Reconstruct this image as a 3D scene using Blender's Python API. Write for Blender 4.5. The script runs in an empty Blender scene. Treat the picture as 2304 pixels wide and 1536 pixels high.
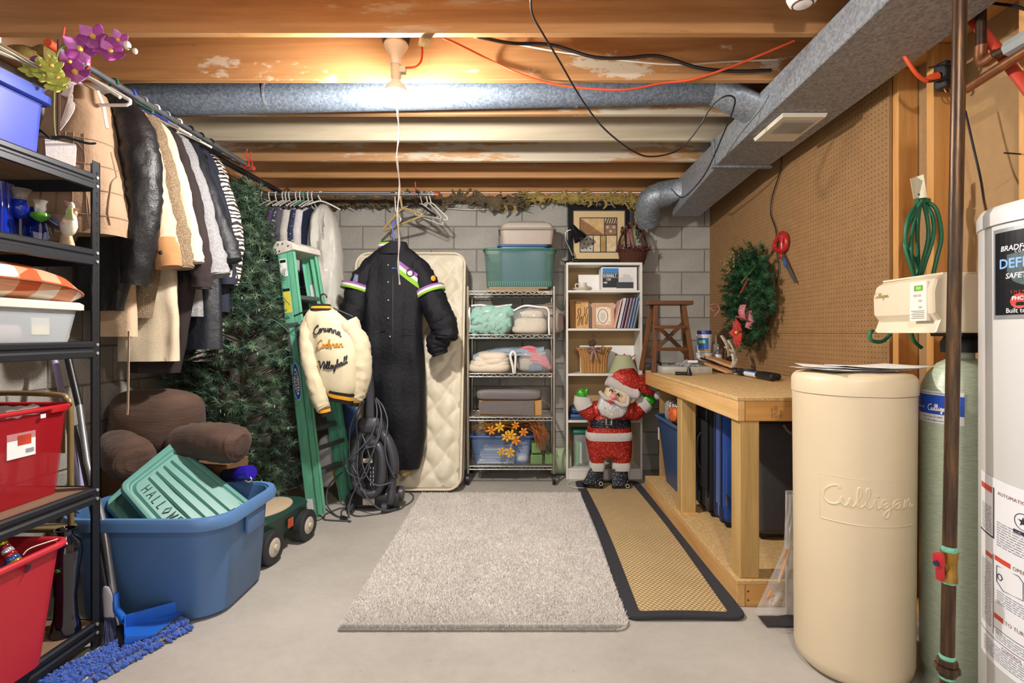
import bpy, bmesh, math, random
from mathutils import Vector, Matrix, noise
V = Vector
PI = math.pi
SC = bpy.context.scene
COL = SC.collection
random.seed(7)
# ---------------------------------------------------------------- camera
F, H, CX, CY = 1195.0, 1.22, 1170.0, 750.0      # focal length in px, eye height, principal point
cam = bpy.data.cameras.new('camera'); cam.sensor_width = 36.0; cam.lens = F / 2304 * 36
cam.shift_x = -(CX - 1152) / 2304; cam.shift_y = -(768 - CY) / 2304; cam.clip_start = .02
camo = bpy.data.objects.new('camera', cam); COL.objects.link(camo)
camo.location = (0, 0, H); camo.rotation_euler = (PI / 2, 0, 0); SC.camera = camo
# ---------------------------------------------------------------- light of the rest of the basement, exposure
w = bpy.data.worlds.new('world'); SC.world = w; w.use_nodes = True
w.node_tree.nodes['Background'].inputs[0].default_value = (1.0, .985, .965, 1)
w.node_tree.nodes['Background'].inputs[1].default_value = 1.35
BULB, BULB_FILL = 1950.0, 850.0
SC.view_settings.view_transform = 'Standard'; SC.view_settings.look = 'None'
SC.view_settings.gamma = 1.0; SC.view_settings.exposure = 0.2; SC.view_settings.use_curve_mapping = False
# ---------------------------------------------------------------- helpers
def P(px, py, Y): return V(((px - CX) * Y / F, Y, H - (py - CY) * Y / F))
def PX(px, py, X): return P(px, py, X * F / (px - CX))
def PZ(px, py, Z): return P(px, py, (H - Z) * F / (py - CY))
def lin(h):
    if isinstance(h, (tuple, list)): return tuple(h[:3])
    h = h.lstrip('#'); c = [int(h[i:i + 2], 16) / 255 for i in (0, 2, 4)]
    return tuple(x / 12.92 if x <= .04045 else ((x + .055) / 1.055) ** 2.4 for x in c)
MATS = {}
class NT:
    def __init__(s, name):
        s.m = bpy.data.materials.new(name); s.m.use_nodes = True; s.t = s.m.node_tree
        s.b = s.t.nodes['Principled BSDF']; s.out = s.t.nodes['Material Output']
        s.tc = s.t.nodes.new('ShaderNodeTexCoord'); s.co = s.tc.outputs['Object']
    def n(s, typ, **k):
        d = s.t.nodes.new(typ)
        for a, v in k.items():
            if a in d.inputs: d.inputs[a].default_value = v
            else: setattr(d, a, v)
        return d
    def l(s, a, b): s.t.links.new(a, b)
    def map(s, scale, rot=(0, 0, 0), loc=(0, 0, 0)):
        d = s.n('ShaderNodeMapping'); d.inputs['Scale'].default_value = scale; d.inputs['Rotation'].default_value = rot
        d.inputs['Location'].default_value = loc; s.l(s.co, d.inputs['Vector']); return d.outputs[0]
    def noise(s, scale, vec=None, detail=4, rough=.6, dist=0):
        d = s.n('ShaderNodeTexNoise'); d.inputs['Scale'].default_value = scale; d.inputs['Detail'].default_value = detail
        d.inputs['Roughness'].default_value = rough; d.inputs['Distortion'].default_value = dist
        s.l(vec or s.co, d.inputs['Vector']); return d.outputs['Fac']
    def ramp(s, fac, stops, const=False):
        d = s.n('ShaderNodeValToRGB'); e = d.color_ramp.elements
        if const: d.color_ramp.interpolation = 'CONSTANT'
        while len(e) < len(stops): e.new(.5)
        for x, (p, c) in zip(e, stops):
            x.position = p; x.color = (*lin(c), 1) if not isinstance(c, float) else (c, c, c, 1)
        s.l(fac, d.inputs[0]); return d.outputs[0]
    def mix(s, fac, a, b):
        d = s.n('ShaderNodeMix', data_type='RGBA')
        for v, i in ((fac, 0), (a, 6), (b, 7)):
            if isinstance(v, (int, float)): d.inputs[i].default_value = v
            elif isinstance(v, (tuple, str)): d.inputs[i].default_value = (*lin(v), 1)
            else: s.l(v, d.inputs[i])
        return d.outputs[2]
    def math(s, op, a, b=0.0):
        d = s.n('ShaderNodeMath', operation=op)
        for v, i in ((a, 0), (b, 1)):
            if isinstance(v, (int, float)): d.inputs[i].default_value = v
            else: s.l(v, d.inputs[i])
        return d.outputs[0]
    def bump(s, h, st=.3, dist=.01):
        d = s.n('ShaderNodeBump'); d.inputs['Strength'].default_value = st; d.inputs['Distance'].default_value = dist
        s.l(h, d.inputs['Height']); s.l(d.outputs[0], s.b.inputs['Normal'])
    def set(s, col=None, rough=None, metal=None, **k):
        if col is not None:
            if isinstance(col, (tuple, str)): s.b.inputs['Base Color'].default_value = (*lin(col), 1)
            else: s.l(col, s.b.inputs['Base Color'])
        if rough is not None: s.b.inputs['Roughness'].default_value = rough
        if metal is not None: s.b.inputs['Metallic'].default_value = metal
        for a, v in k.items(): s.b.inputs[a.replace('_', ' ')].default_value = v
def mat(name, col='#808080', rough=.6, metal=0, var=.12, sc=9, bump=0, bsc=80, alpha=1, emit=0, coat=0, sheen=0, trans=0, spec=.5, fleck=None):
    if name in MATS: return MATS[name]
    t = NT(name); c = lin(col)
    if emit:
        t.set(col, 1); t.b.inputs['Emission Color'].default_value = (*c, 1); t.b.inputs['Emission Strength'].default_value = emit
    elif var:
        f = t.noise(sc, detail=5)
        co = t.ramp(f, [(.3, tuple(x * (1 - var) for x in c)), (.7, tuple(min(1, x * (1 + var)) for x in c))])
        if fleck:
            fl = t.ramp(t.noise(fleck[1], detail=1), [(fleck[2], 0.0), (fleck[2] + .04, 1.0)])
            co = t.mix(fl, co, fleck[0])
        t.set(co, rough, metal)
    else: t.set(col, rough, metal)
    t.b.inputs['Alpha'].default_value = alpha; t.b.inputs['Coat Weight'].default_value = coat
    t.b.inputs['Sheen Weight'].default_value = sheen; t.b.inputs['Transmission Weight'].default_value = trans
    t.b.inputs['Specular IOR Level'].default_value = spec
    if bump: t.bump(t.noise(bsc, detail=6, rough=.7), bump, .02)
    MATS[name] = t.m; return t.m
def wood(name, c1, c2, axis=0, sc=14, rough=.65, stain=None, knots=None, stretch=.06):
    if name in MATS: return MATS[name]
    t = NT(name); s = [1, 1, 1]; s[axis] = stretch
    v = t.map(tuple(s)); g = t.noise(sc, v, 6, .65, .6); g2 = t.noise(sc * 6, v, 3)
    co = t.ramp(t.math('ADD', t.math('MULTIPLY', g, .8), t.math('MULTIPLY', g2, .2)), [(.32, c1), (.66, c2)])
    if knots:
        vo = t.n('ShaderNodeTexVoronoi'); vo.inputs['Scale'].default_value = knots[1]; s2 = [1, 1, 1]; s2[axis] = .55; s2[0 if axis == 1 else 1] = 0
        t.l(t.map(tuple(s2)), vo.inputs['Vector'])
        co = t.mix(t.ramp(vo.outputs['Distance'], [(.03, 1.0), (.06, 0.0)]), co, knots[0])
    if stain:
        for (sc_, col_, lo, wd, ss) in stain:
            f = t.ramp(t.noise(sc_, t.map(ss), 8, .68), [(lo, 0.0), (lo + wd, 1.0)]); co = t.mix(f, co, col_)
    t.set(co, rough); t.bump(g2, .15, .004); MATS[name] = t.m; return t.m
class MB:
    """collects shapes in world coordinates, builds ONE mesh object"""
    def __init__(s, M=None): s.v = []; s.f = []; s.mi = []; s.M = M
    def add(s, vs, fs, mi=0):
        o = len(s.v); s.v += [(s.M @ V(p)) if s.M else V(p) for p in vs]
        s.f += [tuple(o + i for i in f) for f in fs]; s.mi += [mi] * len(fs); return s
    def box(s, c, sz, R=None, mi=0):
        c = V(c); h = V(sz) / 2; R = R or Matrix.Identity(3)
        vs = [c + R @ V((a * h.x, b * h.y, d * h.z)) for a in (-1, 1) for b in (-1, 1) for d in (-1, 1)]
        return s.add(vs, [(0, 1, 3, 2), (4, 6, 7, 5), (0, 4, 5, 1), (2, 3, 7, 6), (0, 2, 6, 4), (1, 5, 7, 3)], mi)
    def bb(s, x0, x1, y0, y1, z0, z1, mi=0):
        return s.box(((x0 + x1) / 2, (y0 + y1) / 2, (z0 + z1) / 2), (abs(x1 - x0), abs(y1 - y0), abs(z1 - z0)), None, mi)
    def hexa(s, p, mi=0):   # 8 points: 4 of one end in order, 4 of the other
        return s.add(p, [(0, 1, 2, 3), (7, 6, 5, 4), (0, 4, 5, 1), (1, 5, 6, 2), (2, 6, 7, 3), (3, 7, 4, 0)], mi)
    def bar(s, p0, p1, a, b, up=(0, 0, 1), mi=0):      # rectangular bar from p0 to p1, width a across, b along up
        p0, p1 = V(p0), V(p1); d = (p1 - p0).normalized(); u = V(up); x = d.cross(u)
        if x.length < 1e-4: x = d.cross(V((1, 0, 0)))
        x.normalize(); u = x.cross(d)
        q = [x * sx * a / 2 + u * su * b / 2 for sx, su in ((-1, -1), (1, -1), (1, 1), (-1, 1))]
        return s.hexa([p0 + k for k in q] + [p1 + k for k in q], mi)
    def loft(s, rings, closed=True, cap=True, mi=0):
        n = len(rings[0]); vs = [p for r in rings for p in r]; fs = []
        for i in range(len(rings) - 1):
            for j in range(n if closed else n - 1):
                k = (j + 1) % n; fs.append((i * n + j, i * n + k, (i + 1) * n + k, (i + 1) * n + j))
        if cap: fs += [tuple(range(n - 1, -1, -1)), tuple((len(rings) - 1) * n + i for i in range(n))]
        return s.add(vs, fs, mi)
    def tube(s, pts, r, n=8, cap=True, loop=False, mi=0, flat=1.0):
        pts = [V(p) for p in pts]; m = len(pts); rs = r if isinstance(r, (list, tuple)) else [r] * m
        rings = []; u = None
        for i in range(m):
            a = pts[(i - 1) % m] if (i or loop) else pts[0]; b = pts[(i + 1) % m] if (i < m - 1 or loop) else pts[-1]
            t = (b - a).normalized()
            if u is None: u = t.orthogonal().normalized() if abs(t.z) > .9 else (V((0, 0, 1)) - t * t.z).normalized()
            else:
                u = u - t * u.dot(t)
                u = u.normalized() if u.length > 1e-6 else t.orthogonal().normalized()
            w_ = t.cross(u); rings.append([pts[i] + (u * math.cos(2 * PI * k / n) * flat + w_ * math.sin(2 * PI * k / n)) * rs[i] for k in range(n)])
        if loop: rings.append(rings[0])
        return s.loft(rings, True, cap and not loop, mi)
    def cyl(s, p0, p1, r0, r1=None, n=16, mi=0): return s.tube([p0, p1], [r0, r0 if r1 is None else r1], n, mi=mi)
    def lathe(s, prof, c=(0, 0, 0), n=24, R=None, sx=1, sy=1, cap=True, mi=0, a0=0, a1=2 * PI):
        c = V(c); R = R or Matrix.Identity(3); full = abs(a1 - a0 - 2 * PI) < 1e-6
        st = [a0 + (a1 - a0) * k / n for k in range(n if full else n + 1)]
        rings = [[c + R @ V((r * math.cos(a) * sx, r * math.sin(a) * sy, z)) for a in st] for r, z in prof]
        return s.loft(rings, full, cap and full, mi)
    def ell(s, c, r, n=12, m=8, R=None, mi=0, e=1.0, nz=0, nsc=3):
        c = V(c); r = V((r, r, r)) if isinstance(r, (int, float)) else V(r); R = R or Matrix.Identity(3); rings = []
        sp = lambda x: math.copysign(abs(x) ** e, x)
        for i in range(m + 1):
            ph = -PI / 2 + PI * i / m; ring = []
            for k in range(n):
                a = 2 * PI * k / n
                p = V((sp(max(1e-4, math.cos(ph))) * sp(math.cos(a)) * r.x, sp(max(1e-4, math.cos(ph))) * sp(math.sin(a)) * r.y, sp(math.sin(ph)) * r.z))
                if nz: p = p * (1 + nz * noise.noise((p + c * 7) * nsc))
                ring.append(c + R @ p)
            rings.append(ring)
        return s.loft(rings, True, True, mi)
    def prism(s, pts, o, U, W, T, mi=0):      # polygon in plane (U,W) at o, extruded by vector T
        o, U, W, T = V(o), V(U), V(W), V(T); n = len(pts); a = [o + U * x + W * y for x, y in pts]
        return s.add(a + [p + T for p in a], [tuple(range(n)), tuple(range(2 * n - 1, n - 1, -1))] + [(i, i + n, (i + 1) % n + n, (i + 1) % n) for i in range(n)], mi)
    def grid(s, fn, nu, nv, mi=0, th=None):
        vs = [V(fn(i / nu, j / nv)) for i in range(nu + 1) for j in range(nv + 1)]
        fs = [(i * (nv + 1) + j, (i + 1) * (nv + 1) + j, (i + 1) * (nv + 1) + j + 1, i * (nv + 1) + j + 1) for i in range(nu) for j in range(nv)]
        if th:      # give it thickness
            th = V(th); N = len(vs); vs = vs + [p + th for p in vs]; fs2 = [tuple(N + i for i in reversed(f)) for f in fs]
            rim = [i * (nv + 1) for i in range(nu + 1)] + [nu * (nv + 1) + j for j in range(1, nv + 1)] + [i * (nv + 1) + nv for i in range(nu - 1, -1, -1)] + [j for j in range(nv - 1, 0, -1)]
            fs = fs + fs2 + [(rim[i], rim[(i + 1) % len(rim)], rim[(i + 1) % len(rim)] + N, rim[i] + N) for i in range(len(rim))]
        return s.add(vs, fs, mi)
    def text(s, txt, size, fn, align='LEFT', mi=0, bold=0.0, sx=1.0, shear=0):
        vs, fs = text_mesh(txt, bold); wd = max((p[0] for p in vs), default=0); off = {'LEFT': 0, 'CENTER': wd / 2, 'RIGHT': wd}[align]
        return s.add([fn((x - off + shear * y) * size * sx, y * size) for x, y in vs], fs, mi)
    def build(s, name, m, parent=None, smooth=35, bevel=0, seg=2, label=None, fixn=True):
        o = V((0, 0, 0)); p = parent
        while p is not None: o += p.location; p = p.parent
        me = bpy.data.meshes.new(name); me.from_pydata([v - o for v in s.v], [], s.f)
        ms = m if isinstance(m, list) else [m]
        for x in ms: me.materials.append(x)
        if len(ms) > 1: me.polygons.foreach_set('material_index', s.mi)
        if fixn or bevel:
            b = bmesh.new(); b.from_mesh(me)
            if bevel:
                ed = [e for e in b.edges if len(e.link_faces) == 2 and e.calc_face_angle(0) > .5]
                bmesh.ops.bevel(b, geom=ed, offset=bevel, segments=seg, profile=.5, affect='EDGES', clamp_overlap=True)
            if fixn: bmesh.ops.recalc_face_normals(b, faces=b.faces)
            b.to_mesh(me); b.free()
        if smooth:
            me.polygons.foreach_set('use_smooth', [True] * len(me.polygons)); me.set_sharp_from_angle(angle=math.radians(smooth))
        me.update()
        ob = bpy.data.objects.new(name, me); COL.objects.link(ob); ob.parent = parent
        if label: ob['label'] = label
        return ob
TXT = {}
def text_mesh(txt, bold=0.0):
    if (txt, bold) not in TXT:
        cu = bpy.data.curves.new('t', 'FONT'); cu.body = txt; cu.resolution_u = 3; cu.offset = bold
        ob = bpy.data.objects.new('t', cu); COL.objects.link(ob)
        me = bpy.data.meshes.new_from_object(ob.evaluated_get(bpy.context.evaluated_depsgraph_get()))
        TXT[(txt, bold)] = ([(p.co.x, p.co.y) for p in me.vertices], [tuple(f.vertices) for f in me.polygons])
        bpy.data.objects.remove(ob); bpy.data.curves.remove(cu); bpy.data.meshes.remove(me)
    return TXT[(txt, bold)]
def tag(o, label=None, cat=None, group=None, kind=None):
    for k, v in (('label', label), ('category', cat), ('group', group), ('kind', kind)):
        if v: o[k] = v
    return o
def thing(name, label, cat, loc, group=None):
    o = bpy.data.objects.new(name, None); o.empty_display_size = .05; COL.objects.link(o); o.location = loc
    bpy.context.view_layer.update
    return tag(o, label, cat, group)
def struct(o): o['kind'] = 'structure'; return o
def dup(root, d, label=None):
    r = root.copy(); COL.objects.link(r); r.location = root.location + V(d)
    if label: r['label'] = label
    for ch in list(root.children):
        c = ch.copy(); COL.objects.link(c); c.parent = r
        for g in list(ch.children):
            e = g.copy(); COL.objects.link(e); e.parent = c
    return r
def piece(me, name, parent, loc, rot=None, sc=None):    # object sharing mesh data, loc relative to the parent
    o = bpy.data.objects.new(name, me); COL.objects.link(o); o.parent = parent; o.location = loc
    if rot: o.rotation_euler = rot
    if sc: o.scale = sc
    return o
def smooth_path(pts, k=6, loop=False):        # Catmull-Rom
    pts = [V(p) for p in pts]; n = len(pts); out = []
    for i in range(n if loop else n - 1):
        if loop: a, b, c, d = pts[i - 1], pts[i], pts[(i + 1) % n], pts[(i + 2) % n]
        else: a, b, c, d = pts[max(0, i - 1)], pts[i], pts[i + 1], pts[min(n - 1, i + 2)]
        for j in range(k):
            t = j / k
            out.append(.5 * ((2 * b) + (c - a) * t + (2 * a - 5 * b + 4 * c - d) * t * t + (3 * b - a - 3 * c + d) * t ** 3))
    if not loop: out.append(pts[-1])
    return out
def rrect(w, h, r, n=4):      # rounded rectangle outline, centred
    out = []
    for cx, cy, a in ((w / 2 - r, h / 2 - r, 0), (-w / 2 + r, h / 2 - r, PI / 2), (-w / 2 + r, -h / 2 + r, PI), (w / 2 - r, -h / 2 + r, 1.5 * PI)):
        for k in range(n + 1):
            t = a + PI / 2 * k / n; out.append((cx + r * math.cos(t), cy + r * math.sin(t)))
    return out
def frame3(d, up=(0, 0, 1)):      # rotation whose z axis is d
    z = V(d).normalized(); x = V(up).cross(z)
    x = x.normalized() if x.length > 1e-4 else z.orthogonal().normalized()
    return Matrix((x, z.cross(x), z)).transposed()
def rz(a): return Matrix.Rotation(a, 3, 'Z')
def N3(x, y=0, z=0): return noise.noise(V((x, y, z)))
# ================================================================ the room
BY, RX, LX, JZ = 4.73, 1.69, -2.24, 2.46      # back wall, pegboard wall, left wall, joist undersides
def concrete():
    t = NT('concrete_floor')
    a = t.noise(1.6, detail=8, rough=.6); b = t.noise(22, detail=6, rough=.7)
    co = t.ramp(t.math('ADD', t.math('MULTIPLY', a, .7), t.math('MULTIPLY', b, .3)), [(.3, '#9a958c'), (.52, '#aca79f'), (.72, '#b9b4ab')])
    co = t.mix(t.ramp(t.noise(5.5, detail=9, rough=.75), [(.7, 0.0), (.74, 1.0)]), co, '#d2cdc4')
    co = t.mix(t.ramp(t.noise(34, detail=2), [(.74, 0.0), (.78, 1.0)]), co, '#8d877c')
    t.set(co, .62); t.bump(b, .12, .01); return t.m
def block_mat():
    t = NT('block'); a = t.noise(130, detail=3, rough=.8); b = t.noise(3, detail=4)
    co = t.ramp(t.math('ADD', t.math('MULTIPLY', a, .6), t.math('MULTIPLY', b, .4)), [(.34, '#85827b'), (.5, '#a3a099'), (.66, '#bab7b0')])
    t.set(co, .92); t.bump(a, .5, .004); return t.m
mCONC = concrete(); mBLOCK = block_mat(); mMORTAR = mat('mortar', '#7f7a72', .95, var=.1, sc=40, bump=.3)
fl = MB().bb(-3.4, 3.2, -2.2, BY + .25, -.12, 0).build('floor', mCONC, smooth=0); struct(fl)
# block walls: mortar core + every block its own piece
def block_wall(name, origin, along, inward, length, zmax, z0, ph, bl=.4064, bh=.2032):
    al, inn = V(along), V(inward); o = V(origin); th = .19
    mb = MB(); a = o - inn * th; b = o + al * length
    p = [o - inn * .006, b - inn * .006, b - inn * th, a]
    wl = mb.hexa([q for q in p] + [q + V((0, 0, zmax)) for q in p]).build(name, mMORTAR, smooth=0); struct(wl)
    cache = {}
    k = 0; z = z0
    while z < zmax - .02:
        za, zb = max(z, 0), min(z + bh, zmax); x = -bl + ((ph + (bl / 2 if k % 2 else 0)) % bl)
        while x < length:
            xa, xb = max(x, 0), min(x + bl, length)
            if xb - xa > .03 and zb - za > .03:
                w_, h_ = round(xb - xa - .009, 3), round(zb - za - .009, 3)
                if (w_, h_) not in cache:
                    m_ = MB(); R = Matrix((al, -inn, V((0, 0, 1)))).transposed()
                    m_.box((0, 0, 0), (w_, .06, h_), R); t_ = m_.build('block', mBLOCK, None, smooth=0, bevel=.004, seg=1)
                    cache[(w_, h_)] = t_.data; bpy.data.objects.remove(t_)
                c = o + al * (xa + xb) / 2 - inn * .0295 + V((0, 0, (za + zb) / 2))
                piece(cache[(w_, h_)], 'block', wl, c)
            x += bl
        z += bh; k += 1
    return wl
block_wall('wall_back', (LX - .3, BY, 0), (1, 0, 0), (0, -1, 0), RX - LX + .44, 2.40, -.063, .325)
block_wall('wall_left', (LX, 1.0, 0), (0, 1, 0), (1, 0, 0), BY - 1.0, 2.40, -.063, .1)
# ---- right wall: pegboard on studs, bare studs and hardboard beyond
def pegmat():
    t = NT('pegboard'); sep = t.n('ShaderNodeSeparateXYZ'); t.l(t.tc.outputs['Object'], sep.inputs[0])
    def cell(o): return t.math('SUBTRACT', t.math('FRACT', t.math('MULTIPLY', o, 1 / .0254)), .5)
    y, z = cell(sep.outputs['Y']), cell(sep.outputs['Z'])
    d = t.math('SQRT', t.math('ADD', t.math('MULTIPLY', y, y), t.math('MULTIPLY', z, z)))
    hole = t.math('LESS_THAN', d, .125)
    co = t.ramp(t.noise(18, detail=6, rough=.7), [(.3, '#8d6a42'), (.7, '#9c784e')])
    co = t.mix(hole, co, '#3a2c1b'); t.set(co, .7); t.bump(t.math('SUBTRACT', 1.0, hole), .4, .003); return t.m
mPEG = pegmat(); mHARD = mat('hardboard', '#a58357', .72, var=.07, sc=30, bump=.05)
mSTUD = wood('stud_wood', '#b97832', '#dca763', 2, 14, knots=('#6a3a15', 5), stain=[(3, '#c99b60', .55, .2, (1, 1, .3))])
PEND = 2.43
wr = MB().bb(RX + .105, RX + .14, -1.6, BY, 0, JZ + .24).build('wall_right', mHARD, smooth=0); struct(wr)
MB().bb(RX, RX + .006, PEND, BY, .955, 1.218).build('pegboard_sheet', mPEG, wr, smooth=0)
MB().bb(RX, RX + .006, PEND, BY, 1.222, JZ).build('pegboard_sheet', mPEG, wr, smooth=0)
MB().bb(RX + .006, RX + .012, PEND, BY, 0, JZ - .045).build('backing_sheet', mHARD, wr, smooth=0)
for y in (2.391, 2.188, 1.777, 1.37, .96, .55, 3.0, 3.4, 3.8, 4.2):
    MB().bb(RX + .013, RX + .103, y, y + .038, 0.04, JZ - .045).build('stud', mSTUD, wr, smooth=0, bevel=.002, seg=1)
MB().bb(RX + .013, RX + .103, -1.6, BY - .01, JZ - .042, JZ).build('top_plate', wood('plate_wood', '#b97f3c', '#d9a866', 1), wr, smooth=0)
MB().bb(RX + .013, RX + .103, -1.6, BY - .01, 0, .038).build('sole_plate', wood('plate_wood', '#b97f3c', '#d9a866', 1), wr, smooth=0)
# ---- ceiling: deck and joists
mDECK = wood('deck_wood', '#6d4626', '#96683a', 1, 5)
ce = MB().bb(LX - .3, RX + .14, -1.9, BY + .1, JZ + .237, JZ + .26).build('ceiling', mDECK, smooth=0); struct(ce)
mJ1 = wood('joist_wood', '#9b6a3c', '#c49460', 0, 10, knots=('#5c3210', 2.6),
           stain=[(2.2, '#b9a283', .60, .06, (.5, 1, 3)), (1.1, '#96602c', .6, .04, (.35, 1, 2.2))])
mJ2 = wood('joist_wood_mouldy', '#99704a', '#bf9668', 0, 10, knots=('#5c3210', 2.6),
           stain=[(1.9, '#c2b6a2', .50, .04, (.5, 1, 2.4))])
mJ4 = wood('joist_wood_patchy', '#9b6a3c', '#c49460', 0, 10, knots=('#5c3210', 2.6), stain=[(2.6, '#cfc2ac', .585, .03, (.6, 1, 1.6))])
mJ3 = wood('joist_wood_grey', '#a0937c', '#bfb49d', 0, 9, knots=('#6d5a44', 2.6), stain=[(2.5, '#b0875a', .66, .06, (.4, 1, 2))])
for k in range(-9, 7):
    y = 2.228 + .407 * k
    m_ = {1: mJ4, 2: mJ2, 3: mJ3, 4: mJ2}.get(k, mJ1)
    MB().bb(LX - .3, RX + .1, y - .038, y, JZ, JZ + .235).build('joist', m_, ce, smooth=0, bevel=.003, seg=1)
# ---- sill plate, rim and insulation over the back wall
tr = MB().bb(LX, RX, BY - .13, BY + .06, 2.40, 2.44).build('trim_1', wood('sill_wood', '#a0622a', '#c98a48', 0), smooth=0); struct(tr)
tr2 = MB().bb(LX - .12, LX + .06, 1.0, BY - .13, 2.40, 2.44).build('trim_2', wood('sill_wood_y', '#8a5527', '#b57a42', 1), smooth=0); struct(tr2)
mINS = mat('insulation', '#b09a58', 1, var=.35, sc=14, bump=1.0, bsc=60); mINSd = mat('insulation_dark', '#6f6148', 1, var=.45, sc=10, bump=1.0, bsc=50)
rnd = random.Random(3)
ir = thing('insulation_batt', 'tattered yellow fibreglass insulation stuffed above the back block wall', 'insulation', (0, BY - .08, 2.44))
def ins(px0, px1, py, dz, m_, nm):
    mb = MB()
    x = px0
    while x < px1:
        c = P(x, py + rnd.uniform(-4, 4), BY - .1); s_ = rnd.uniform(.035, .07)
        mb.ell(c + V((0, rnd.uniform(-.02, .03), rnd.uniform(-.02, .015))), (s_ * rnd.uniform(.5, 1.3), .045, s_ * dz * rnd.uniform(.5, 1.3)), 12, 9, nz=.9, nsc=22); x += rnd.uniform(7, 26)
        for _ in range(5): mb.tube(smooth_path([c + V((rnd.gauss(0, .03), -.04, rnd.gauss(0, .02))), c + V((rnd.gauss(0, .05), -.05, rnd.gauss(0, .03))), c + V((rnd.gauss(0, .06), -.05, rnd.gauss(-.02, .035)))], 3), [.006, .008, .008, .007, .006, .004, .002], 5)
    mb.build(nm, m_, ir, 0)['kind'] = 'stuff'
ins(650, 880, 452, .6, mINSd, 'dark_tuft'); ins(900, 1110, 450, .45, mINSd, 'dark_tuft'); ins(1110, 1180, 455, .9, mINSd, 'dark_tuft')
ins(1185, 1335, 446, .6, mINS, 'yellow_tuft'); ins(1335, 1420, 446, .5, mINS, 'yellow_tuft'); ins(1415, 1475, 458, 1.0, mINS, 'yellow_tuft')
for (a, b, c) in ((1430, 462, 490), (1325, 450, 466), (1360, 450, 470), (1135, 460, 482), (1155, 460, 478)):
    MB().tube(smooth_path([P(a, b, BY - .13), P(a + 5, (b + c) / 2, BY - .14), P(a - 3, c, BY - .13)], 4), [.012, .012, .014, .014, .014, .012, .01, .008, .004], 6).build('hanging_wisp', mINS, ir)
il = thing('insulation_batt', 'yellow insulation lump peeking between the joists over the left wall', 'insulation', P(75, 130, 2.4))
MB().ell(P(60, 130, 2.42), (.12, .06, .05), 14, 8, nz=.4, nsc=12).ell(P(100, 125, 2.42), (.07, .05, .04), 12, 8, nz=.4, nsc=14).build('tuft', mINS, il)
# ================================================================ lamps, ducts, cables under the ceiling
mPORC = mat('porcelain', '#d9d2c4', .35, var=.05); mBLACKP = mat('black_plastic', '#15161a', .4, var=.1)
def lamp(name, label, x, y, zb, zs, strength, string=None, adapter=True):
    t = thing(name, label, 'lamp', (x, y, zb))
    MB().lathe([(.062, zb - .03), (.066, zb - .005), (.066, zb + .03), (.062, zb + .03)], (x, y, 0), 8).build('junction_box', mBLACKP, t, 0)
    h = zb - zs
    MB().lathe([(.052, zb - .03), (.056, zb - .04), (.05, zb - .055), (.036, zb - .075), (.026, zb - .09), (.024, zb - .13), (.0, zb - .13)], (x, y, 0), 24).build('lampholder', mPORC, t)
    if adapter:
        a = MB().lathe([(.022, zb - .13), (.024, zb - .135), (.024, zb - .185), (.019, zb - .2), (0, zb - .2)], (x, y, 0), 16)
        a.box((x + .03, y, zb - .155), (.03, .03, .026)); a.build('socket_adapter', mat('ivory_plastic', '#cfc6ae', .45), t)
    MB().lathe([(.052, zs + .004), (.050, zs + .016), (.040, zs + .036), (.024, zs + .052), (.017, zs + .062), (.015, zs + .075), (0, zs + .076)], (x, y, 0), 20, cap=False).build('bulb_body', mat('bulb_white', '#f4f1ea', .4, var=0), t, 60)
    MB().lathe([(0, zs - .054), (.02, zs - .050), (.037, zs - .037), (.048, zs - .018), (.052, zs + .004), (0, zs + .005)], (x, y, 0), 16).build('bulb_dome', mat('bulb_glow' + str(strength), '#fff8f0', emit=strength), t, 60)
    if string:
        pts = smooth_path([P(*p, y - .05) for p in string], 8); n = len(pts)
        MB().tube(pts, [.0052 + .0018 * math.sin(i * .8) for i in range(n)], 6, flat=.5).build('pull_string', mat('string_white', '#efece6', .8), t)
    return t
lamp('ceiling_lamp', 'bare glowing bulb in a porcelain holder with a long white pull string', -.572, 2.45, 2.588, 2.328, BULB,
     [(894, 246), (898, 300), (893, 352), (899, 420), (894, 480), (898, 540), (896, 590), (899, 640)])
lamp('ceiling_lamp', 'added unseen fill bulb over the near end of the basement', .55, .35, 2.588, 2.328, BULB_FILL)  # fill bulb added above the view to brighten the near end
t = thing('ceiling_lampholder', 'white round lampholder under the nearest joist beside the duct', 'lampholder', (0, 0, 0))
c = P(1806, -6, 1.95); t.location = c
MB().lathe([(0, c.z - .03), (.03, c.z - .03), (.046, c.z - .02), (.055, c.z + .0), (.055, c.z + .03)], (c.x, c.y, 0), 24).build('holder', mat('white_plastic', '#e8e6e2', .35, var=.03), t)
MB().tube([c + V((.035 * math.cos(a), .035 * math.sin(a), -.027)) for a in [i * PI / 8 for i in range(16)]], .003, 6, loop=True).build('rim_ring', mat('brown_trim', '#5a3328', .5), t)
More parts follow.
